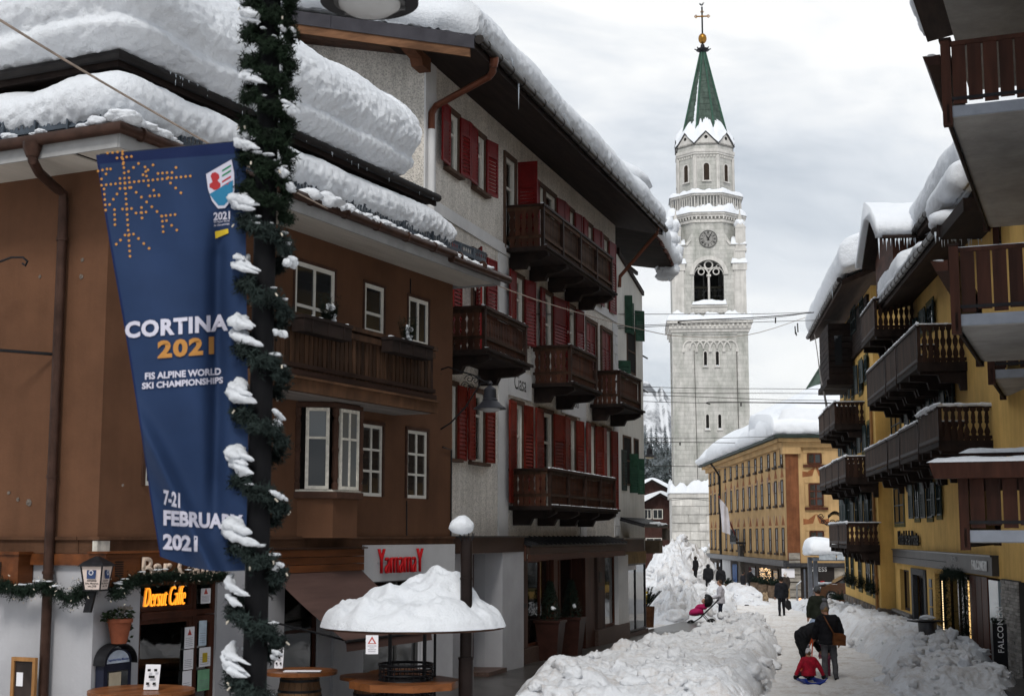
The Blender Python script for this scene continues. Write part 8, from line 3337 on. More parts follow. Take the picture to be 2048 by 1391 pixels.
 table(684,822,1344,21.6,'round table on a barrel left of the fire basket')
 table(742,872,1336,22.4,'round table half hidden behind the fire basket')
 table(190,396,1371,18.9,'wide brown table below the bar window with a standing card',barrel=False)
 for(px0,px1,y0,y1,Y,lab)in[(297,327,1323,1371,18.8,'white standing card with small drawings on the table below the bar window'),(554,571,1290,1330,21.1,'white standing notice with a dark picture on the barrel table by the lamp post')]:
  X0,X1=(px0-CX)/HF*Y,(px1-CX)/HF*Y
  z1,z0=EYE-(y0-HOR)/HF*Y,EYE-(y1-HOR)/HF*Y
  b=MB().prism([(X0,Y,z0),(X1,Y-.02,z0),(X1+.01,Y+.03,z1),(X0+.01,Y+.05,z1)],(0,.004,0))
  o=b.build('table_card',PAPER,None)
  tag(o,lab,'card')
  b=MB()
  for i in range(6):
   x=X0+(X1-X0)*(.2+.35*(i%2))+.015*(i%3)
   z=z0+(z1-z0)*(.2+.27*(i//2))
   b.box(x,x+(X1-X0)*.2,Y-.03,Y-.025,z,z+(z1-z0)*.1)
  b.build('printed_drawing',TEXTK,o)
 P=place(608,21.0,EYE-(1334-HOR)/HF*21.2+.003)
 b=MB().box(P.x-.25,P.x+.12,P.y-.1,P.y+.1,P.z,P.z+.012).box(P.x-.05,P.x+.3,P.y-.2,P.y-.02,P.z+.0125,P.z+.024)
 tag(b.build('paper_stack',PAPER,None),'loose papers lying on the barrel table by the lamp post','papers')
fire_pit()
# wires across the street
def wires():
 WK=mat('dark cable',(.05,.047,.045),.6)
 WL=mat('pale cable',(.34,.27,.22),.6)
 def wire(pts,r_,m,lab,drops=()):
  P=[tuple(atY(*p))for p in pts]
  Q=[cr_interp(P,i/48)for i in range(49)]
  o=MB().tube(Q,r_,5).build('overhead_wire',m,None)
  tag(o,lab,'wire','wires across the street')
  if drops:
   b=MB()
   for px,y0,y1,Y in drops:
    b.tube([atY(px,y0,Y),atY(px,y1,Y)],.03,5)
   b.build('wire_hanger',WK,o)
 wire([(-20,28,12),(165,141,14),(415,286,17.5),(587,382,21),(800,487,25.5),(1024,582,31),(1174,630,38),(1289,660,45),(1374,673,50),(1499,669,57),(1613,634,66)],.013,WL,'pale cable slung from the upper left past the bar roof to the hotel eave')
 wire([(1064,628,36),(1289,628,48),(1536,627,58),(1700,620,64)],.012,WK,'uppermost level wire between the red-shuttered house and the hotel',)
 wire([(1140,654,41),(1340,648,50),(1536,636,58),(1614,626,66)],.012,WK,'rising wire between the shuttered house and the tip of the hotel eave')
 wire([(1366,648,50),(1372,641,50),(1536,633,58),(1700,617,62)],.022,WK,'thicker knotted wire in front of the tower ledge',[(1551,634,646,58)])
 wire([(1140,661,41),(1340,651,50),(1536,643,58),(1790,636,56)],.012,WK,'wire crossing just below the snowy tower cornice')
 for i,(y0,y1,lab)in enumerate([(773,777,'uppermost of the thin wires at the middle of the tower shaft'),(783,786,'second thin wire at the middle of the tower shaft'),(790,799,'third thin wire at the middle of the tower shaft'),(802,804,'lowest thin wire at the middle of the tower shaft')]):
  wire([(1283,y0,49),(1400,y0+3,54),(1560,y1,58),(1790,y1+2,54)],.012,WK,lab)
 wire([(1420,808,55),(1425,804,55),(1560,805,58),(1700,807,58)],.022,WK,'thick knotted wire over the ochre roof snow',[(1482,804,812,56)])
 wire([(1283,884,49),(1380,884,54),(1470,885,58)],.014,WK,'lower wire with clips across the tower shaft',[(1360,884,890,53)])
 wire([(1290,875,49),(1420,876,55),(1690,868,60)],.010,WK,'faint wire just above the clipped one on the tower shaft')
 wire([(1290,931,49),(1380,932,54),(1575,935,88)],.012,WK,'wire crossing the tower shaft level with the ochre eave')
 wire([(1342,1000,95),(1380,997,93),(1420,1001,92)],.016,WK,'sagging wire across the snowy tower plinth')
 P=[tuple(atY(*p))for p in[(1629,668,60),(1634,700,60),(1641,750,60),(1652,805,60),(1658,845,60),(1667,866,60),(1677,868,60),(1686,848,60),(1697,806,60)]]
 Q=[cr_interp(P,i/60)for i in range(61)]
 o=MB().tube(Q,[.02+.055*min(max((i-10)/22,0),1)*(1 if i<47 else .4)for i in range(61)],7).build('hanging_hose',mat('frosted hose',(.33,.31,.30),.7,.2,8),None,smooth=True)
 tag(o,'frosted hose hanging in a loop before the far hotel balconies','hose')
 b=MB()
 for(px,y0,y1)in((1590,652,668),(1595,646,664),(1592,664,671)):
  b.tube([atY(px,y0,64),atY(px+1,y1,64)],.03,5)
 tag(b.build('cable_end',WK,None),'dangling cable ends below the wire at the hotel eave','wire')
wires()
# people
SKIN=mat('skin',(.36,.20,.14),.6,.1)
def person(lab,px,Y,heading,h=1.75,coat=(.012,.012,.014),legs=(.014,.014,.016),hat=None,hair=(.03,.02,.015),pose=None,zoff=0.0,vox=.022,long=.78,skirt=0.0,fingers=False,scarf=None,shoes=(.015,.012,.01),gp=None,bulk=1.0,rim=None):
 """one continuous body (voxel-joined tapered limbs) in standing-height units of 1.75 m; y is forward"""
 P=dict(pelvis=(0,0,.95),waist=(0,0,1.10),chest=(0,.0,1.30),neck=(0,.01,1.49),head=(0,.03,1.63),sL=(-.19,0,1.41),eL=(-.25,-.03,1.14),hL=(-.26,.06,.88),sR=(.19,0,1.41),eR=(.25,-.03,1.14),hR=(.26,.06,.88),kL=(-.10,.03,.50),aL=(-.10,-.02,.09),kR=(.10,.03,.50),aR=(.10,-.02,.09),pL=(-.09,0,.92),pR=(.09,0,.92),tL=(-.11,.15,.04),tR=(.11,.15,.04))
 P.update(pose or{})
 V={a:Vector(b)for a,b in P.items()}
 b=MB()
 B=bulk
 def limb(pts,rs,mi,sx=1.0):
  b.tube(pts,rs,10,mi)
 def torso(pts,rs,mi,flat=.68):
  n=14
  pts=[Vector(p)for p in pts]
  v,f=[],[]
  for i,(p,(rx,ry))in enumerate(zip(pts,rs)):
   for j in range(n):
    a=2*pi*j/n
    v.append((p.x+rx*cos(a),p.y+ry*sin(a),p.z))
  for i in range(len(pts)-1):
   for j in range(n):
    q=(j+1)%n
    f.append((i*n+j,i*n+q,(i+1)*n+q,(i+1)*n+j))
  f+=[tuple(range(n))[::-1],tuple(range((len(pts)-1)*n,len(pts)*n))]
  b.add(v,f,mi)
 hem=V['pelvis'].lerp((V['kL']+V['kR'])/2,1-long if long<1 else 0)
 d=(V['chest']-V['pelvis'])
 if abs(d.y)<.25:
  torso([hem,V['pelvis'],V['waist'],V['chest'],V['chest']+Vector((0,0,.1)),V['neck']-Vector((0,0,.02))],[(.19*B+skirt,.14*B+skirt),(.18*B,.135*B),(.165*B,.125*B),(.19*B,.13*B),(.19*B,.12*B),(.07,.065)],0)
 else:
  limb([V['pelvis']-d*.15,V['pelvis'],V['waist'],V['chest'],V['neck'].lerp(V['chest'],.35),V['neck']],[.13*B,.165*B,.17*B,.18*B,.15*B,.07],0)
 limb([V['sL'],V['sR']],[.085*B,.085*B],0)
 for s in 'LR':
  limb([V['chest'].lerp(V['s'+s],.5)+Vector((0,0,.03)),V['s'+s],V['e'+s],V['h'+s].lerp(V['e'+s],.12)],[.085*B,.078*B,.06*B,.05*B],0)
  limb([V['h'+s].lerp(V['e'+s],.14),V['h'+s],V['h'+s]+(V['h'+s]-V['e'+s]).normalized()*.07],[.032,.042,.03],3)
  limb([V['p'+s],V['k'+s],V['a'+s]],[.095,.068,.055],1)
  limb([V['a'+s]+Vector((0,0,.03)),V['a'+s]-Vector((0,.03,.03)),V['t'+s]],[.055,.058,.045],2)
 limb([V['chest'].lerp(V['neck'],.7),V['neck'],V['neck'].lerp(V['head'],.5)],[.06,.055,.055],3)
 hd=V['head']
 for v in[0]:
  b.add([(hd.x+v_.x*.078,hd.y+v_.y*.095,hd.z+v_.z*.115-.012*(v_.y>.3)*v_.z)for v_ in ICO3_V],ICO3_F,3)
 b.tube([hd+Vector((0,.085,.02)),hd+Vector((0,.118,-.02))],[.012,.02],6,3)
 for s in(-1,1):
  b.tube([hd+Vector((s*.072,-.01,.02)),hd+Vector((s*.088,-.015,-.015))],.018,6,3)
 src=bmesh.new()
 me0=b.mesh('src',SKIN)
 src.from_mesh(me0)
 src.faces.ensure_lookup_table()
 tree=BVHTree.FromBMesh(src)
 mi0=[p.material_index for p in me0 .polygons]
 tmp=bpy.data.objects.new('tmp',me0)
 COL.objects.link(tmp)
 md=tmp.modifiers.new('r','REMESH')
 md.mode='VOXEL'
 md.voxel_size=vox
 bpy.context.view_layer.update()
 me=bpy.data.meshes.new_from_object(tmp.evaluated_get(bpy.context.evaluated_depsgraph_get()))
 bpy.data.objects.remove(tmp)
 src.free()
 bm=bmesh.new()
 bm.from_mesh(me)
 for _ in range(2):bmesh.ops.smooth_vert(bm,verts=bm.verts,factor=.5,use_axis_x=True,use_axis_y=True,use_axis_z=True)
 for v in bm.verts:
  q=v.co*9
  v.co+=v.normal*.013*noise.noise(Vector((q.x,q.y,q.z*.7)))+v.normal*.008*noise.noise(Vector((q.x*.4,q.y*.4,q.z*2.2)))
 bm.to_mesh(me)
 bm.free()
 cm=lambda c,nm,ro=.75:mat('%s %.3f %.3f %.3f'%(nm,*c),c,ro,.3,9,bump=.15,bscale=60)
 me.materials.clear()
 for m in(cm(coat,'coat cloth'),cm(legs,'trouser cloth'),cm(shoes,'shoe leather',.5),SKIN):me.materials.append(m)
 mi=[]
 for p in me.polygons:
  c=p.center
  i=mi0[tree.find_nearest(c)[2]]
  if i==1 and c.z>hem.z and abs(c.x)<.2:i=0
  mi.append(i)
 me.polygons.foreach_set('material_index',mi)
 me.polygons.foreach_set('use_smooth',[True]*len(me.polygons))
 loc=place(px,Y)
 loc.z+=zoff
 e=empty('person',loc,heading,lab,'person',gp)
 k_=h/1.75
 e.scale=(k_,k_,k_)
 link('body',me,e)
 if fingers:
  f=MB()
  for s in 'LR':
   d=(V['h'+s]-V['e'+s]).normalized()
   w=d.orthogonal().normalized()
   base=V['h'+s]+d*.06
   for i,ln in enumerate((.05,.062,.066,.06)):
    a=base+w*(.014*(i-1.5))
    c=Vector((0,.6,0))if abs(d.y)<.9 else Vector((0,0,-.6))
    f.tube([a,a+d*ln*.55,a+d*ln*.9+c*ln*.5],[.009,.0085,.007],6)
   a=V['h'+s]+d*.02+w*.035
   f.tube([a,a+d*.03+w*.02,a+d*.055+w*.018],[.011,.010,.008],6)
  f.build('fingers',SKIN,e,smooth=True)
 f=MB()
 for s in(-1,1):
  f.lathe([(.002,-.011),(.012,0),(.002,.011)],hd+Vector((s*.032,.084,.018)),8)
 f.tube([hd+Vector((-.022,.085,-.055)),hd+Vector((0,.092,-.056)),hd+Vector((.022,.085,-.055))],.006,5)
 f.build('face',TEXTK,e)
 if hair:
  f=MB()
  f.add([(hd.x+v.x*.087,hd.y-.012+v.y*.1,hd.z+.018+v.z*.11)for v in ICO3_V],[t for t in ICO3_F if all(ICO3_V[i].y<.45-.0*ICO3_V[i].z or ICO3_V[i].z>.55 for i in t)])
  f.build('hair',mat('hair %.2f %.2f'%hair[:2],hair,.7,.3,30),e,smooth='all',recalc=False)
 if hat:
  f=MB()
  c,pom=hat
  f.lathe([(.092,-.0),(.100,.01),(.100,.05),(.094,.06),(.088,.10),(.062,.15),(.02,.175),(.003,.178)],hd+Vector((0,-.008,.0)),18)
  HM=mat('knit %.2f %.2f %.2f'%c,c,.95,.25,40,bump=.5,bscale=90)
  f.build('hat',HM,e,smooth='all')
  if pom:
   f=MB()
   clod(f,hd+Vector((0,-.01,.205)),.05,rnd,(1,1,1),.4,True)
   f.build('bobble',mat('bobble fluff',tuple(min(x*.9,1)for x in c),.95,.5,60,bump=.8),e,smooth='all')
 if rim:
  f=MB()
  f.add([(hd.x+v.x*.115,hd.y-.025+v.y*.12,hd.z+v.z*.14)for v in ICO3_V],[t for t in ICO3_F if all(ICO3_V[i].y<.55 for i in t)])
  f.build('hood',cm(rim,'coat cloth'),e,smooth='all',recalc=False)
 if scarf:
  f=MB()
  f.lathe([(.075,-.04),(.10,-.02),(.10,.03),(.07,.05)],V['neck'],14)
  f.build('scarf',cm(scarf,'scarf'),e,smooth='all')
 return e
def people():
 r=random.Random(12)
 w=person('woman in a black coat, wide grey trousers and grey bobble hat, seen from behind',1651,31.6,.12,1.73,(.007,.007,.009),(.075,.075,.082),((.12,.12,.13),True),(.2,.12,.06),vox=.016,fingers=True,zoff=-.06,bulk=1.25,skirt=.05,pose=dict(head=(-.05,.06,1.62),neck=(-.03,.02,1.49),eL=(-.27,.08,1.16),hL=(-.26,.2,.98),eR=(.28,-.04,1.15),hR=(.27,.05,.9),aL=(-.11,-.05,.09),aR=(.17,.03,.09),tL=(-.12,.1,.04),tR=(.2,.18,.04),kL=(-.1,.0,.5),kR=(.14,.05,.5)),long=.85)
 b=MB()
 b.prism([(.02,-.27,.86),(.30,-.25,.84),(.31,-.25,1.06),(.25,-.24,1.10),(.05,-.25,1.12)],(0,.09,0))
 o=b.build('shoulder_bag',mat('brown bag leather',(.115,.042,.014),.5,.3,5),None,loc=w.location,rot=w.rotation_euler)
 tag(o,'brown leather shoulder bag worn by the woman in the black coat','bag')
 MB().tube([(.05,-.22,1.1),(-.06,-.20,1.3),(-.12,-.1,1.47),(-.08,.06,1.46),(.05,.16,1.25)],.013,6).build('strap',MATS['brown bag leather'],o)
 b=MB()
 b.prism([(.03,-.285,.98),(.29,-.27,.96),(.30,-.262,1.06),(.25,-.26,1.10),(.05,-.262,1.115)],(0,.02,0))
 b.build('flap',mat('brown bag flap',(.095,.034,.012),.45,.3,5),o)
 q=person('adult in a shiny black quilted jacket bending down to the sled child',1604,32.3,-1.2,1.72,(.010,.010,.012),(.012,.012,.013),None,(.02,.015,.012),vox=.018,fingers=True,zoff=-.05,bulk=1.25,rim=(.010,.010,.012),pose=dict(pelvis=(0,-.10,.93),waist=(0,.04,1.04),chest=(0,.26,1.10),neck=(0,.42,1.07),head=(0,.54,1.02),sL=(-.19,.34,1.08),sR=(.19,.34,1.08),eL=(-.23,.42,.82),hL=(-.16,.52,.62),eR=(.23,.42,.82),hR=(.16,.55,.64),pL=(-.09,-.1,.9),pR=(.09,-.1,.9)),long=1)
 f=MB()
 for i in range(7):
  t=i/6
  c=Vector((0,-.12,.93)).lerp(Vector((0,.34,1.1)),t)
  f.tube([c+Vector((.215*sin(a),-.06*cos(a),.2*cos(a)+.0))for a in[-1.7+3.4*s/12 for s in range(13)]],.012,5)
 f.build('quilt_seam',mat('dark seam',(.005,.005,.006),.5),q)
 c=person('small child in a red jacket and white bobble hat sitting on a blue sled',1611,30.7,.1,1.15,(.27,.008,.022),(.02,.02,.03),((.45,.43,.45),True),(.1,.06,.03),vox=.02,fingers=False,zoff=-.40,bulk=1.3,pose=dict(kL=(-.17,.42,.98),aL=(-.2,.75,.78),tL=(-.2,.86,.86),kR=(.17,.42,.98),aR=(.2,.75,.78),tR=(.2,.86,.86),eL=(-.35,-.06,1.16),hL=(-.46,-.02,.92),eR=(.35,-.06,1.16),hR=(.46,-.02,.9),pelvis=(0,0,.92)),long=1)
 f=MB()
 for s in(-1,1):
  clod(f,(s*.47,-.02,.88),.075,r,(1,1,1.2),.2,True)
 f.build('mitten',mat('black mitten',(.012,.012,.014),.8),c,smooth='all')
 s=empty('sled',c.location+Vector((.03,.1,.40)),.1,'shallow blue plastic sled under the red-jacketed child','sled')
 BLP=mat('blue plastic',(.012,.035,.24),.35,.1)
 v,nn,mm=[],20,12
 for i in range(nn):
  for j in range(mm):
   a,t=i/(nn-1)*2-1,j/(mm-1)*2-1
   v.append(((.23+.0)*t*(1-.25*max(a,0)**2),.42*a,.03+.10*abs(t)**4+.06*abs(a)**5))
 me=grid_mesh('sled_tray',v,nn,mm,BLP)
 o=link('sled_tray',me,s)
 o.modifiers.new('thick','SOLIDIFY').thickness=.02
 h=w.location+Vector((-.30,.2,1.02))
 b=MB()
 for dx in(-.13,.12):
  p=s.location+Vector((dx,.45,.15))
  b.tube([p-s.location,(p.lerp(h,.5))-s.location+Vector((0,0,-.02)),h-s.location],.014,5)
 b.build('rope',mat('orange rope',(.40,.07,.02),.7),s).rotation_euler=(0,0,-.1)
 person('small child in pink standing behind the legs of the woman in the black coat',1646,32.6,2.6,.98,(.30,.08,.14),(.22,.06,.10),((.4,.25,.3),False),(.1,.06,.03),vox=.03,zoff=-.05,bulk=1.25)
 person('man in a dark olive jacket and grey beanie holding a folded paper',1632,43,.1,1.76,(.012,.015,.010),(.035,.037,.032),((.06,.065,.07),False),vox=.022,bulk=1.25,fingers=True,pose=dict(eL=(-.29,.0,1.15),hL=(-.3,.02,.86)))
 P=place(1614.5,42.8)
 b=MB().prism([(-.08,0,0),(.08,0,.06),(.10,0,.26),(-.02,0,.24)],(0,.02,0))
 tag(b.build('folded_paper',mat('pale blue print',(.25,.32,.45),.7),None,loc=(P.x,P.y,P.z+.62),rot=(0,.35,0)),'pale blue folded paper in the hand of the man in olive','paper')
 person('man in a black jacket and cap walking away in the middle of the path',1560,63,.05,1.74,(.010,.011,.015),(.010,.010,.013),((.012,.012,.014),False),vox=.026,bulk=1.3,fingers=True,pose=dict(kL=(-.1,.0,.5),aL=(-.12,-.1,.1),tL=(-.13,.04,.05),kR=(.1,.08,.5),aR=(.12,.08,.09),tR=(.14,.24,.04)))
 P=place(1573.5,63)
 b=MB()
 b.prism([(-.16,0,.48),(.0,0,.32),(.14,0,.40),(.1,0,.7),(-.06,0,.82)],(0,.1,0))
 tag(b.build('carrier_bag',mat('black bag',(.014,.014,.016),.5),None,loc=P),'black carrier bag held by the man walking away','bag')
 person('white-haired person in a dark brown coat behind the man walking away',1569,80,.6,1.76,(.030,.022,.018),(.014,.013,.013),None,(.55,.53,.5),vox=.03,scarf=(.4,.38,.35),bulk=1.2)
 person('short woman in a long dark coat beside the shop window',1484,94,-1.2,1.62,(.016,.016,.02),(.02,.02,.022),None,(.02,.02,.02),vox=.035,long=.35,bulk=1.2)
 person('tall man in black facing the shop window with one arm raised',1498,95,-1.4,1.85,(.009,.009,.011),(.010,.010,.012),((.03,.01,.015),False),vox=.035,bulk=1.3,pose=dict(eR=(.3,.15,1.2),hR=(.22,.42,1.2)))
 person('woman in a dark hooded jacket half hidden by the snow heap',1390,90,.9,1.66,(.010,.010,.012),(.012,.012,.014),None,(.03,.02,.015),vox=.035,zoff=.95,rim=(.02,.014,.012),bulk=1.25)
 person('broad person in a black hooded parka beyond the snow heap',1415,87,.1,1.8,(.009,.009,.011),(.010,.010,.012),None,vox=.035,zoff=.35,rim=(.009,.009,.011),bulk=1.45)
 person('person in a black hood beyond the man with the pushchair',1440,88,-.2,1.72,(.010,.010,.012),(.012,.012,.014),None,vox=.035,zoff=.3,rim=(.01,.01,.012),bulk=1.3)
 person('child in a yellow jacket and pink hat by the fir tub at the shop corner',1287,62,-.6,1.35,(.42,.30,.02),(.05,.02,.03),((.35,.04,.12),True),vox=.03,bulk=1.2)
 person('man in a white and black ski jacket pushing a pink pushchair',1439,56,1.45,1.76,(.42,.41,.45),(.016,.018,.03),None,(.05,.03,.018),vox=.022,bulk=1.2,fingers=True,pose=dict(eL=(-.24,.05,1.14),hL=(-.18,.32,1.05),eR=(.24,.05,1.14),hR=(.18,.32,1.05)))
 e=empty('pushchair',place(1402,55.4),1.45-.15,'pink pushchair with a black hood and ski-shod front wheels','pushchair')
 M1,PK=mat('black pushchair frame',(.015,.015,.016),.4),mat('magenta cover',(.34,.012,.085),.7,.2,5)
 b=MB()
 for s in(-.2,.2):
  b.tube([(s,-.62,1.02),(s,-.35,.75),(s,.1,.32),(s,.42,.12)],.018,6)
  b.tube([(s,-.3,.14),(s,-.05,.42),(s,.2,.5)],.016,6)
 b.tube([(-.2,-.62,1.02),(.2,-.62,1.02)],.02,6)
 b.build('frame',M1,e)
 for x,y,R in((-.24,-.32,.13),(.24,-.32,.13),(-.14,.45,.1),(.14,.45,.1)):
  b=MB()
  b.tube([(x+R*.0,y+R*cos(a),R+.02+R*sin(a))for a in[2*pi*i/14 for i in range(15)]],.028,6,caps=False)
  b.tube([(x-.02,y,R+.02),(x+.02,y,R+.02)],R*.5,10)
  b.build('wheel',M1,e)
 b=MB()
 for s in(-.12,.12):
  b.box(s-.05,s+.05,.3,.68,.0,.02)
 b.build('ski',M1,e)
 b=MB()
 clod(b,(0,.16,.58),.30,r,(.7,1.25,.55),.2,True)
 clod(b,(0,-.05,.74),.2,r,(.9,1.0,.9),.2,True)
 o=b.build('seat_cover',PK,e,smooth='all')
 o.rotation_euler=(-.12,0,0)
 b=MB()
 b.add([(v.x*.24,-.18+v.y*.24,.98+v.z*.26)for v in ICO3_V],[t for t in ICO3_F if all(ICO3_V[i].y<.35 for i in t)])
 o=b.build('hood',M1,e,smooth='all',recalc=False)
 b=MB()
 clod(b,(0,-.08,.96),.085,r,(1,1,1.1),.05,True)
 b.build('baby_face',SKIN,e,smooth='all')
 g=empty('dog',place(1528,80),2.75,'small woolly tan dog standing on the packed snow','dog')
 b=MB()
 b.tube([(0,-.26,.40),(0,-.1,.40),(0,.12,.39),(0,.26,.43)],[.10,.115,.13,.10],12)
 b.tube([(0,.2,.45),(0,.32,.56)],[.09,.075],10)
 b.tube([(0,.30,.58),(0,.40,.58),(0,.50,.55)],[.085,.08,.04],10)
 for s in(-1,1):
  b.tube([(s*.07,.2,.38),(s*.075,.19,.2),(s*.075,.21,.04)],[.055,.04,.035],8)
  b.tube([(s*.075,.21,.03),(s*.075,.26,.025)],[.036,.03],8)
  b.tube([(s*.07,-.22,.38),(s*.08,-.15,.26),(s*.08,-.27,.16),(s*.08,-.25,.04)],[.075,.055,.036,.033],8)
  b.tube([(s*.08,-.25,.03),(s*.08,-.20,.025)],[.036,.03],8)
  b.tube([(s*.07,.30,.62),(s*.10,.30,.52)],[.035,.03],6)
 b.tube([(0,-.3,.44),(0,-.38,.56),(0,-.33,.66)],[.04,.05,.04],8)
 me=b.mesh('body',mat('woolly tan fur',(.34,.25,.16),.95,.35,14,bump=.8,bscale=45))
 t=bpy.data.objects.new('tmp',me)
 COL.objects.link(t)
 md=t.modifiers.new('r','REMESH')
 md.mode,md.voxel_size='VOXEL',.02
 bpy.context.view_layer.update()
 me=bpy.data.meshes.new_from_object(t.evaluated_get(bpy.context.evaluated_depsgraph_get()))
 bpy.data.objects.remove(t)
 for v in me.vertices:v.co+=Vector((v.normal))*.02*noise.noise(v.co*22)
 me.polygons.foreach_set('use_smooth',[True]*len(me.polygons))
 link('body',me,g)
 b=MB()
 clod(b,(0,.54,.56),.022,r,am=0)
 for s in(-1,1):clod(b,(s*.04,.45,.61),.014,r,am=0)
 b.build('face',TEXTK,g)
 b=MB()
 clod(b,place(1490,78),.09,r,(1.6,1,.7))
 tag(b.build('glove',TEXTK,None),'dark dropped glove on the packed snow left of the dog','glove')
people()
# tubs, shelter, car, posts
def conifer_tub(px,Y,lab,hp,wp,kind):
 P=place(px,Y,gz(Y)+.22)
 r=random.Random(int(px))
 e=empty('plant_tub',P,FW.a*-1,lab,'planter','plant tubs by the shops')
 if kind=='cone':
  b=MB()
  w0,w1=wp*.34,wp*.5
  b.lathe([(w0*1.41,0),(w1*1.41,hp),(w1*1.55,hp),(w1*1.55,hp+.06),(w1*1.3,hp+.06)],(0,0,0),4,ph=pi/4)
  b.build('tub',mat('dark red brown tub',(.030,.012,.009),.45,.3,4),e)
  b=MB()
  H=.95
  for i in range(900):
   t=r.random()**.8
   a=2*pi*r.random()
   rr=.27*(1-t)**.8*(.6+.45*r.random())+.01
   needles(b,(rr*cos(a),rr*sin(a),hp+.02+H*t),(cos(a),sin(a),.9),.07,7,r,.035,.008)
  b.build('shrub',NEEDLE,e,recalc=False)
  b=MB()
  clod(b,(.12,-.16,hp+.35),.06,r)
  b.build('snow_dab',SNOW,e)
 else:
  b=MB()
  for i in range(12):
   a=2*pi*i/12
   x,y=.2*cos(a),.2*sin(a)
   b.prism([(x-.055,y-.02,0),(x+.055,y-.02,0),(x*1.2+.06,y*1.2-.02,hp),(x*1.2-.06,y*1.2-.02,hp)],(0,.04,0))
  b.lathe([(.19,0),(.24,hp-.03),(.01,hp-.03)],(0,0,0),12)
  b.build('tub',mat('rusty stave tub',(.10,.045,.022),.7,.35,5),e)
  b=MB()
  for i in range(15):
   a,el=2*pi*i/15+r.random(),.5+.8*r.random()
   d=Vector((cos(a)*cos(el),sin(a)*cos(el),sin(el)))
   L_=.5+.3*r.random()
   b.tube([(0,0,hp-.1),d*L_+Vector((0,0,hp))],.012,4)
   for q in range(12):
    needles(b,d*L_*(.25+.75*q/12)+Vector((0,0,hp)),d,.07,16,r,.075,.011)
  b.build('fir_branch',NEEDLE,e,recalc=False)
def far_tubs():
 r=random.Random(23)
 WT=mat('grey brown barrel tub',(.12,.085,.06),.8,.4,5)
 for(px,Y,h,w,lab)in[(1512,93,.95,1.0,'large stave barrel tub with fir under the fairy lights'),(1526,92,.85,.9,'second stave barrel tub with fir, by the lit shop corner'),(1545,91,.8,.8,'plain stave tub behind the man walking away'),(1455,100,.7,.8,'small potted conifer at the ochre house wall'),(1686-12,72,.5,.9,'square timber tub with heather at the hotel corner')]:
  e=empty('plant_tub',place(px,Y),0,lab,'planter','plant tubs by the shops')
  b=MB()
  b.lathe([(w*.40,0),(w*.5,h*.5),(w*.44,h),(w*.36,h)],(0,0,0),14)
  b.build('tub',WT if px!=1674 else mat('rusty stave tub',(.10,.045,.022),.7),e)
  b=MB()
  for _ in range(110):
   a=2*pi*r.random()
   needles(b,(w*.3*cos(a)*r.random(),w*.3*sin(a),h),(cos(a)*.7,sin(a)*.7,.7),.5*r.random()+.1,8,r,.12,.025)
  b.build('shrub',NEEDLE,e,recalc=False)
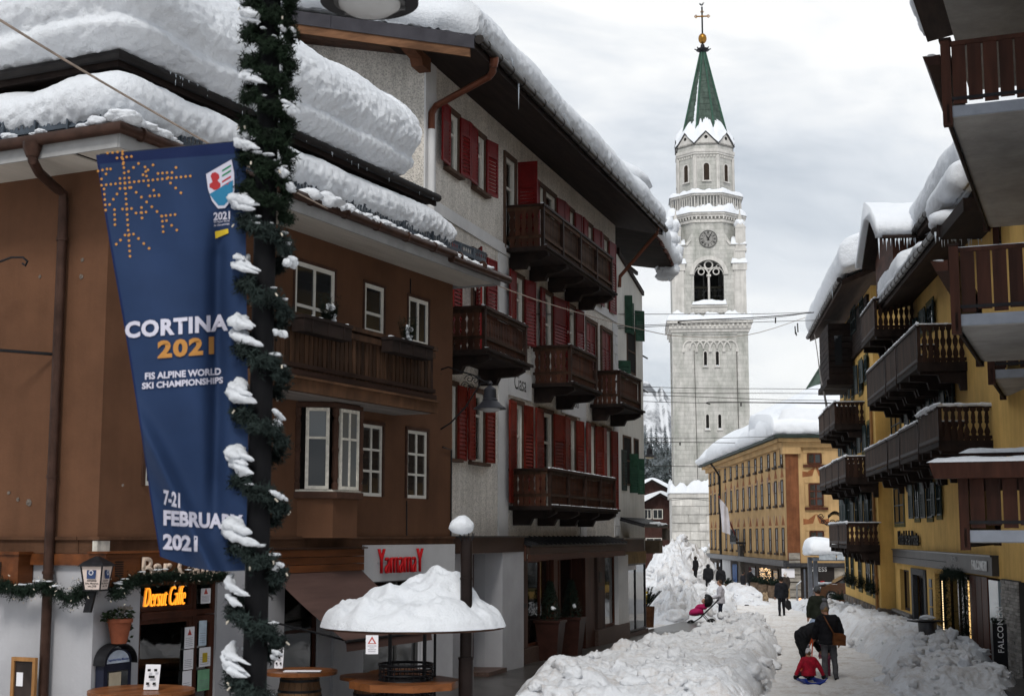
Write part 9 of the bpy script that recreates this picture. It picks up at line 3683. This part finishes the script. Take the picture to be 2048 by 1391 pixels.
def shelter_and_car():
 r=random.Random(29)
 Y=82
 zt=EYE-(1118-HOR)/HF*Y
 P=place(1648,Y)
 e=empty('bus_shelter',P,0,'grey steel shelter with two posts and a thick bolster of snow on its roof','shelter')
 x=lambda px:(px-1648)/HF*Y
 h=zt-P.z
 G=mat('blue grey steel post',(.10,.11,.13),.4,.2,3,metal=.4)
 b=MB()
 for px in(1618,1629):
  b.box(x(px)-.11,x(px)+.11,-.1,.1,-.2,h+.15)
 b.build('post',G,e)
 b=MB()
 b.box(x(1620),x(1696),-.9,.9,h-.05,h+.12)
 b.build('shelter_roof',G,e)
 for p0,p1 in((1630,1663),(1665,1690)):
  MB().box(x(p0),x(p1),-.95,-.9,h-.0,h+.42).build('panel',mat('pale panel',(.30,.33,.36),.5),e)
 secs=[]
 for i,px in enumerate((1611,1616,1628,1645,1662,1676,1690)):
  t=[.45,.85,1.05,1.0,.85,.7,.6][i]*.80
  X0=P.x+x(px)
  zz=P.z+h+.42
  secs.append([Vector((X0,Y+y,zz+z))for y,z in[(-.95,-.1),(-1.15,.15),(-1.0,t*.75),(-.3,t),(.5,t),(1.0,t*.6),(1.0,-.1),(-.95,-.1)]])
 o=snow_loft('shelter_snow',secs,.08,(.1,.9,.06,.3,.02,.1))
 tag(o,'bolster of snow on the steel bus shelter roof','snow',kind='stuff')
 a=place(1607,80)
 b=MB().tube([(0,0,0),(0,0,(1205-1136)/HF*80)],.05,8)
 tag(b.build('signpost',G,None,loc=a),'slim grey post in the snow left of the shelter','post')
 a=place(1591,84)
 b=MB().tube([(0,0,0),(0,0,.95),(.28,.1,1.2)],.05,8)
 tag(b.build('handrail',mat('pale steel rail',(.22,.23,.24),.3,metal=.6),None,loc=a),'short bent steel handrail by the banded stone pier','handrail')
 a=place(1597,83)
 b=MB()
 b.lathe([(.06,0),(.07,.12),(.03,.16)],(0,0,.1),8)
 tag(b.build('ground_lantern',mat('orange lantern glow',(.9,.4,.2),.5,emit=(1,.35,.15),estr=1.0),None,loc=a),'tiny orange lantern on the snow by the handrail','lantern')
 Yc=84.5
 c=empty('parked_car',place(1653,Yc),0,'burnt orange hatchback with snow on its bonnet, half hidden by the hotel corner','car')
 CP=mat('burnt orange car paint',(.055,.015,.006),.25,.1,2,spec=.5)
 CP.node_tree.nodes['Principled BSDF'].inputs['Coat Weight'].default_value=.6
 top=[(-1.02,.42),(-1.08,.62),(-1.0,.78),(-.72,.92),(-.1,1.02),(.25,1.08),(.95,1.45),(1.5,1.53),(2.3,1.48),(2.85,1.15),(3.0,.95),(3.02,.45)]
 bot=[(3.0,.3),(2.65,.24),(.45,.22),(-.45,.24),(-.95,.28)]
 n=13
 V,Fc=[],[]
 prof=top+bot
 for i in range(n):
  t=i/(n-1)*2-1
  for xx,zz in prof:
   s=1-(.10 if zz>1.05 else .0)*0
   yy=.88*t*(1-max(0,zz-1.0)*.42)
   bl=abs(t)**6
   V.append((xx+(.12*bl if xx<-.7 else(-.12*bl if xx>2.7 else 0)),yy,zz-.05*bl*(zz>.9)))
 m_=len(prof)
 for i in range(n-1):
  for j in range(m_):
   q=(j+1)%m_
   Fc.append((i*m_+j,i*m_+q,(i+1)*m_+q,(i+1)*m_+j))
 Fc+=[tuple(range(m_)),tuple(range((n-1)*m_,n*m_))[::-1]]
 MB().add(V,Fc).build('body',CP,c,smooth=True)
 b=MB()
 b.prism([(.36,-.80,1.10),(.98,-.735,1.42),(1.5,-.70,1.47),(1.52,-.84,1.06)],(0,-.02,0))
 b.prism([(1.58,-.84,1.06),(1.56,-.70,1.47),(2.25,-.71,1.43),(2.6,-.82,1.12)],(0,-.02,0))
 b.build('side_window',GLASS,c)
 b=MB()
 b.prism([(.27,-.7,1.10),(.92,-.6,1.46),(.92,.6,1.46),(.27,.7,1.10)],(-.02,0,.02))
 b.build('windscreen',GLASS,c)
 for xw in(0.0,2.45):
  b=MB()
  R=.33
  for y0,y1,r0,mi in((-.90,-.70,R,0),(-.905,-.88,R*.68,1)):
   nn=28
   v=[(xw+rr*cos(2*pi*q/nn),y,R+rr*sin(2*pi*q/nn))for y,rr in((y0,.001),(y0,r0),(y1,r0))for q in range(nn)]
   b.add(v,[(s*nn+q,s*nn+(q+1)%nn,(s+1)*nn+(q+1)%nn,(s+1)*nn+q)for s in range(2)for q in range(nn)],mi)
  w=b.build('wheel',[mat('tyre rubber',(.012,.012,.012),.7),DARK],c)
  b=MB()
  for q in range(5):
   a=2*pi*q/5+.3
   for da in(-.16,.16):
    b.prism([(xw+.03*cos(a),-.915,R+.03*sin(a)),(xw+R*.66*cos(a+da-.07),-.912,R+R*.66*sin(a+da-.07)),(xw+R*.66*cos(a+da+.07),-.912,R+R*.66*sin(a+da+.07))],(0,-.02,0))
  b.tube([(xw+R*.68*cos(2*pi*q/28),-.91,R+R*.68*sin(2*pi*q/28))for q in range(29)],.02,5,caps=False)
  b.build('rim',mat('silver rim',(.5,.5,.52),.3,.05,metal=.7),w)
 b=MB()
 b.prism([(-1.0,-.80,.72),(-.62,-.89,.78),(-.6,-.87,.90),(-.84,-.8,.86)],(0,-.03,0))
 b.prism([(-1.06,-.6,.68),(-1.06,-.8,.7),(-.95,-.82,.84),(-.98,-.6,.82)],(-.04,0,0))
 b.build('headlight',mat('headlight glass',(.5,.5,.52),.15,.1),c)
 b=MB()
 b.box(-1.1,-1.05,-.55,.55,.42,.58)
 b.build('grille',DARK,c)
 b=MB()
 for q in range(30):
  clod(b,(r.uniform(-.75,.4),r.uniform(-.7,.7),1.0+.09*r.random()),.14,r,(1.5,1.2,.3))
 b.build('bonnet_snow',SNOW,c)
def hotel_wall_sign():
 """scrolled iron sign hanging out from the far hotel corner"""
 P=atY(1652,1030,66)
 e=empty('hanging_sign',P,0,'curly wrought iron hanging sign reading Hotel de la Poste at the far hotel corner','sign')
 f=lambda px,py:((px-1652)/HF*66,0,-(py-1030)/HF*66)
 b=MB()
 n=10
 arc=[(f(1656+28*i/n,1030-9*sin(pi*i/n)))for i in range(n+1)]
 low=[(x,y,z-.16)for x,y,z in arc]
 b.prism(arc+low[::-1],(0,.05,0))
 b.build('sign_plate',IRON,e)
 me=text_mesh('Hotel de la Poste',.105,.001)
 me.materials.append(mat('dull gold letters',(.3,.22,.10),.5))
 p=f(1671,1029)
 link('lettering',me,e,(p[0],-.006,p[2]-.02),(pi/2,0,0))
 b=MB()
 for cx,cy,R,s in((1642,1031,6,1),(1646,1043,5,-1),(1655,1046,5,1),(1664,1044,6,-1),(1676,1043,5,1)):
  b.tube([f(cx+R*(1-q/26)*cos(q*.45),cy+s*R*(1-q/26)*sin(q*.45))for q in range(22)],.022,5)
 b.tube([f(1636,1030),f(1650,1048),f(1690,1040)],.025,5)
 b.build('scroll',IRON,e)
conifer_tub(1100,35.9,'tall dark square tub with a conifer, left of the pair outside the canopied shop',.95,.62,'cone')
conifer_tub(1142,37.6,'tall dark square tub with a snow-dabbed conifer, right of the pair outside the canopied shop',.95,.62,'cone')
conifer_tub(1291,52.5,'rusty stave tub with spiky fir branches at the corner of the cream house',.75,.5,'fir')
far_tubs()
shelter_and_car()
hotel_wall_sign()
def haze():
 m=bpy.data.materials.new('thin winter haze')
 m.use_nodes=True
 N=m.node_tree.nodes
 N.remove(N['Principled BSDF'])
 v=N.new('ShaderNodeVolumePrincipled')
 v.inputs['Density'].default_value=4e-5
 v.inputs['Color'].default_value=(.86,.91,.97,1)
 m.node_tree.links.new(v.outputs[0],N['Material Output'].inputs['Volume'])
 o=MB().box(-6500,6500,-200,9300,gz(400)-1,640).build('haze',m)
 o['kind']='stuff'
haze()
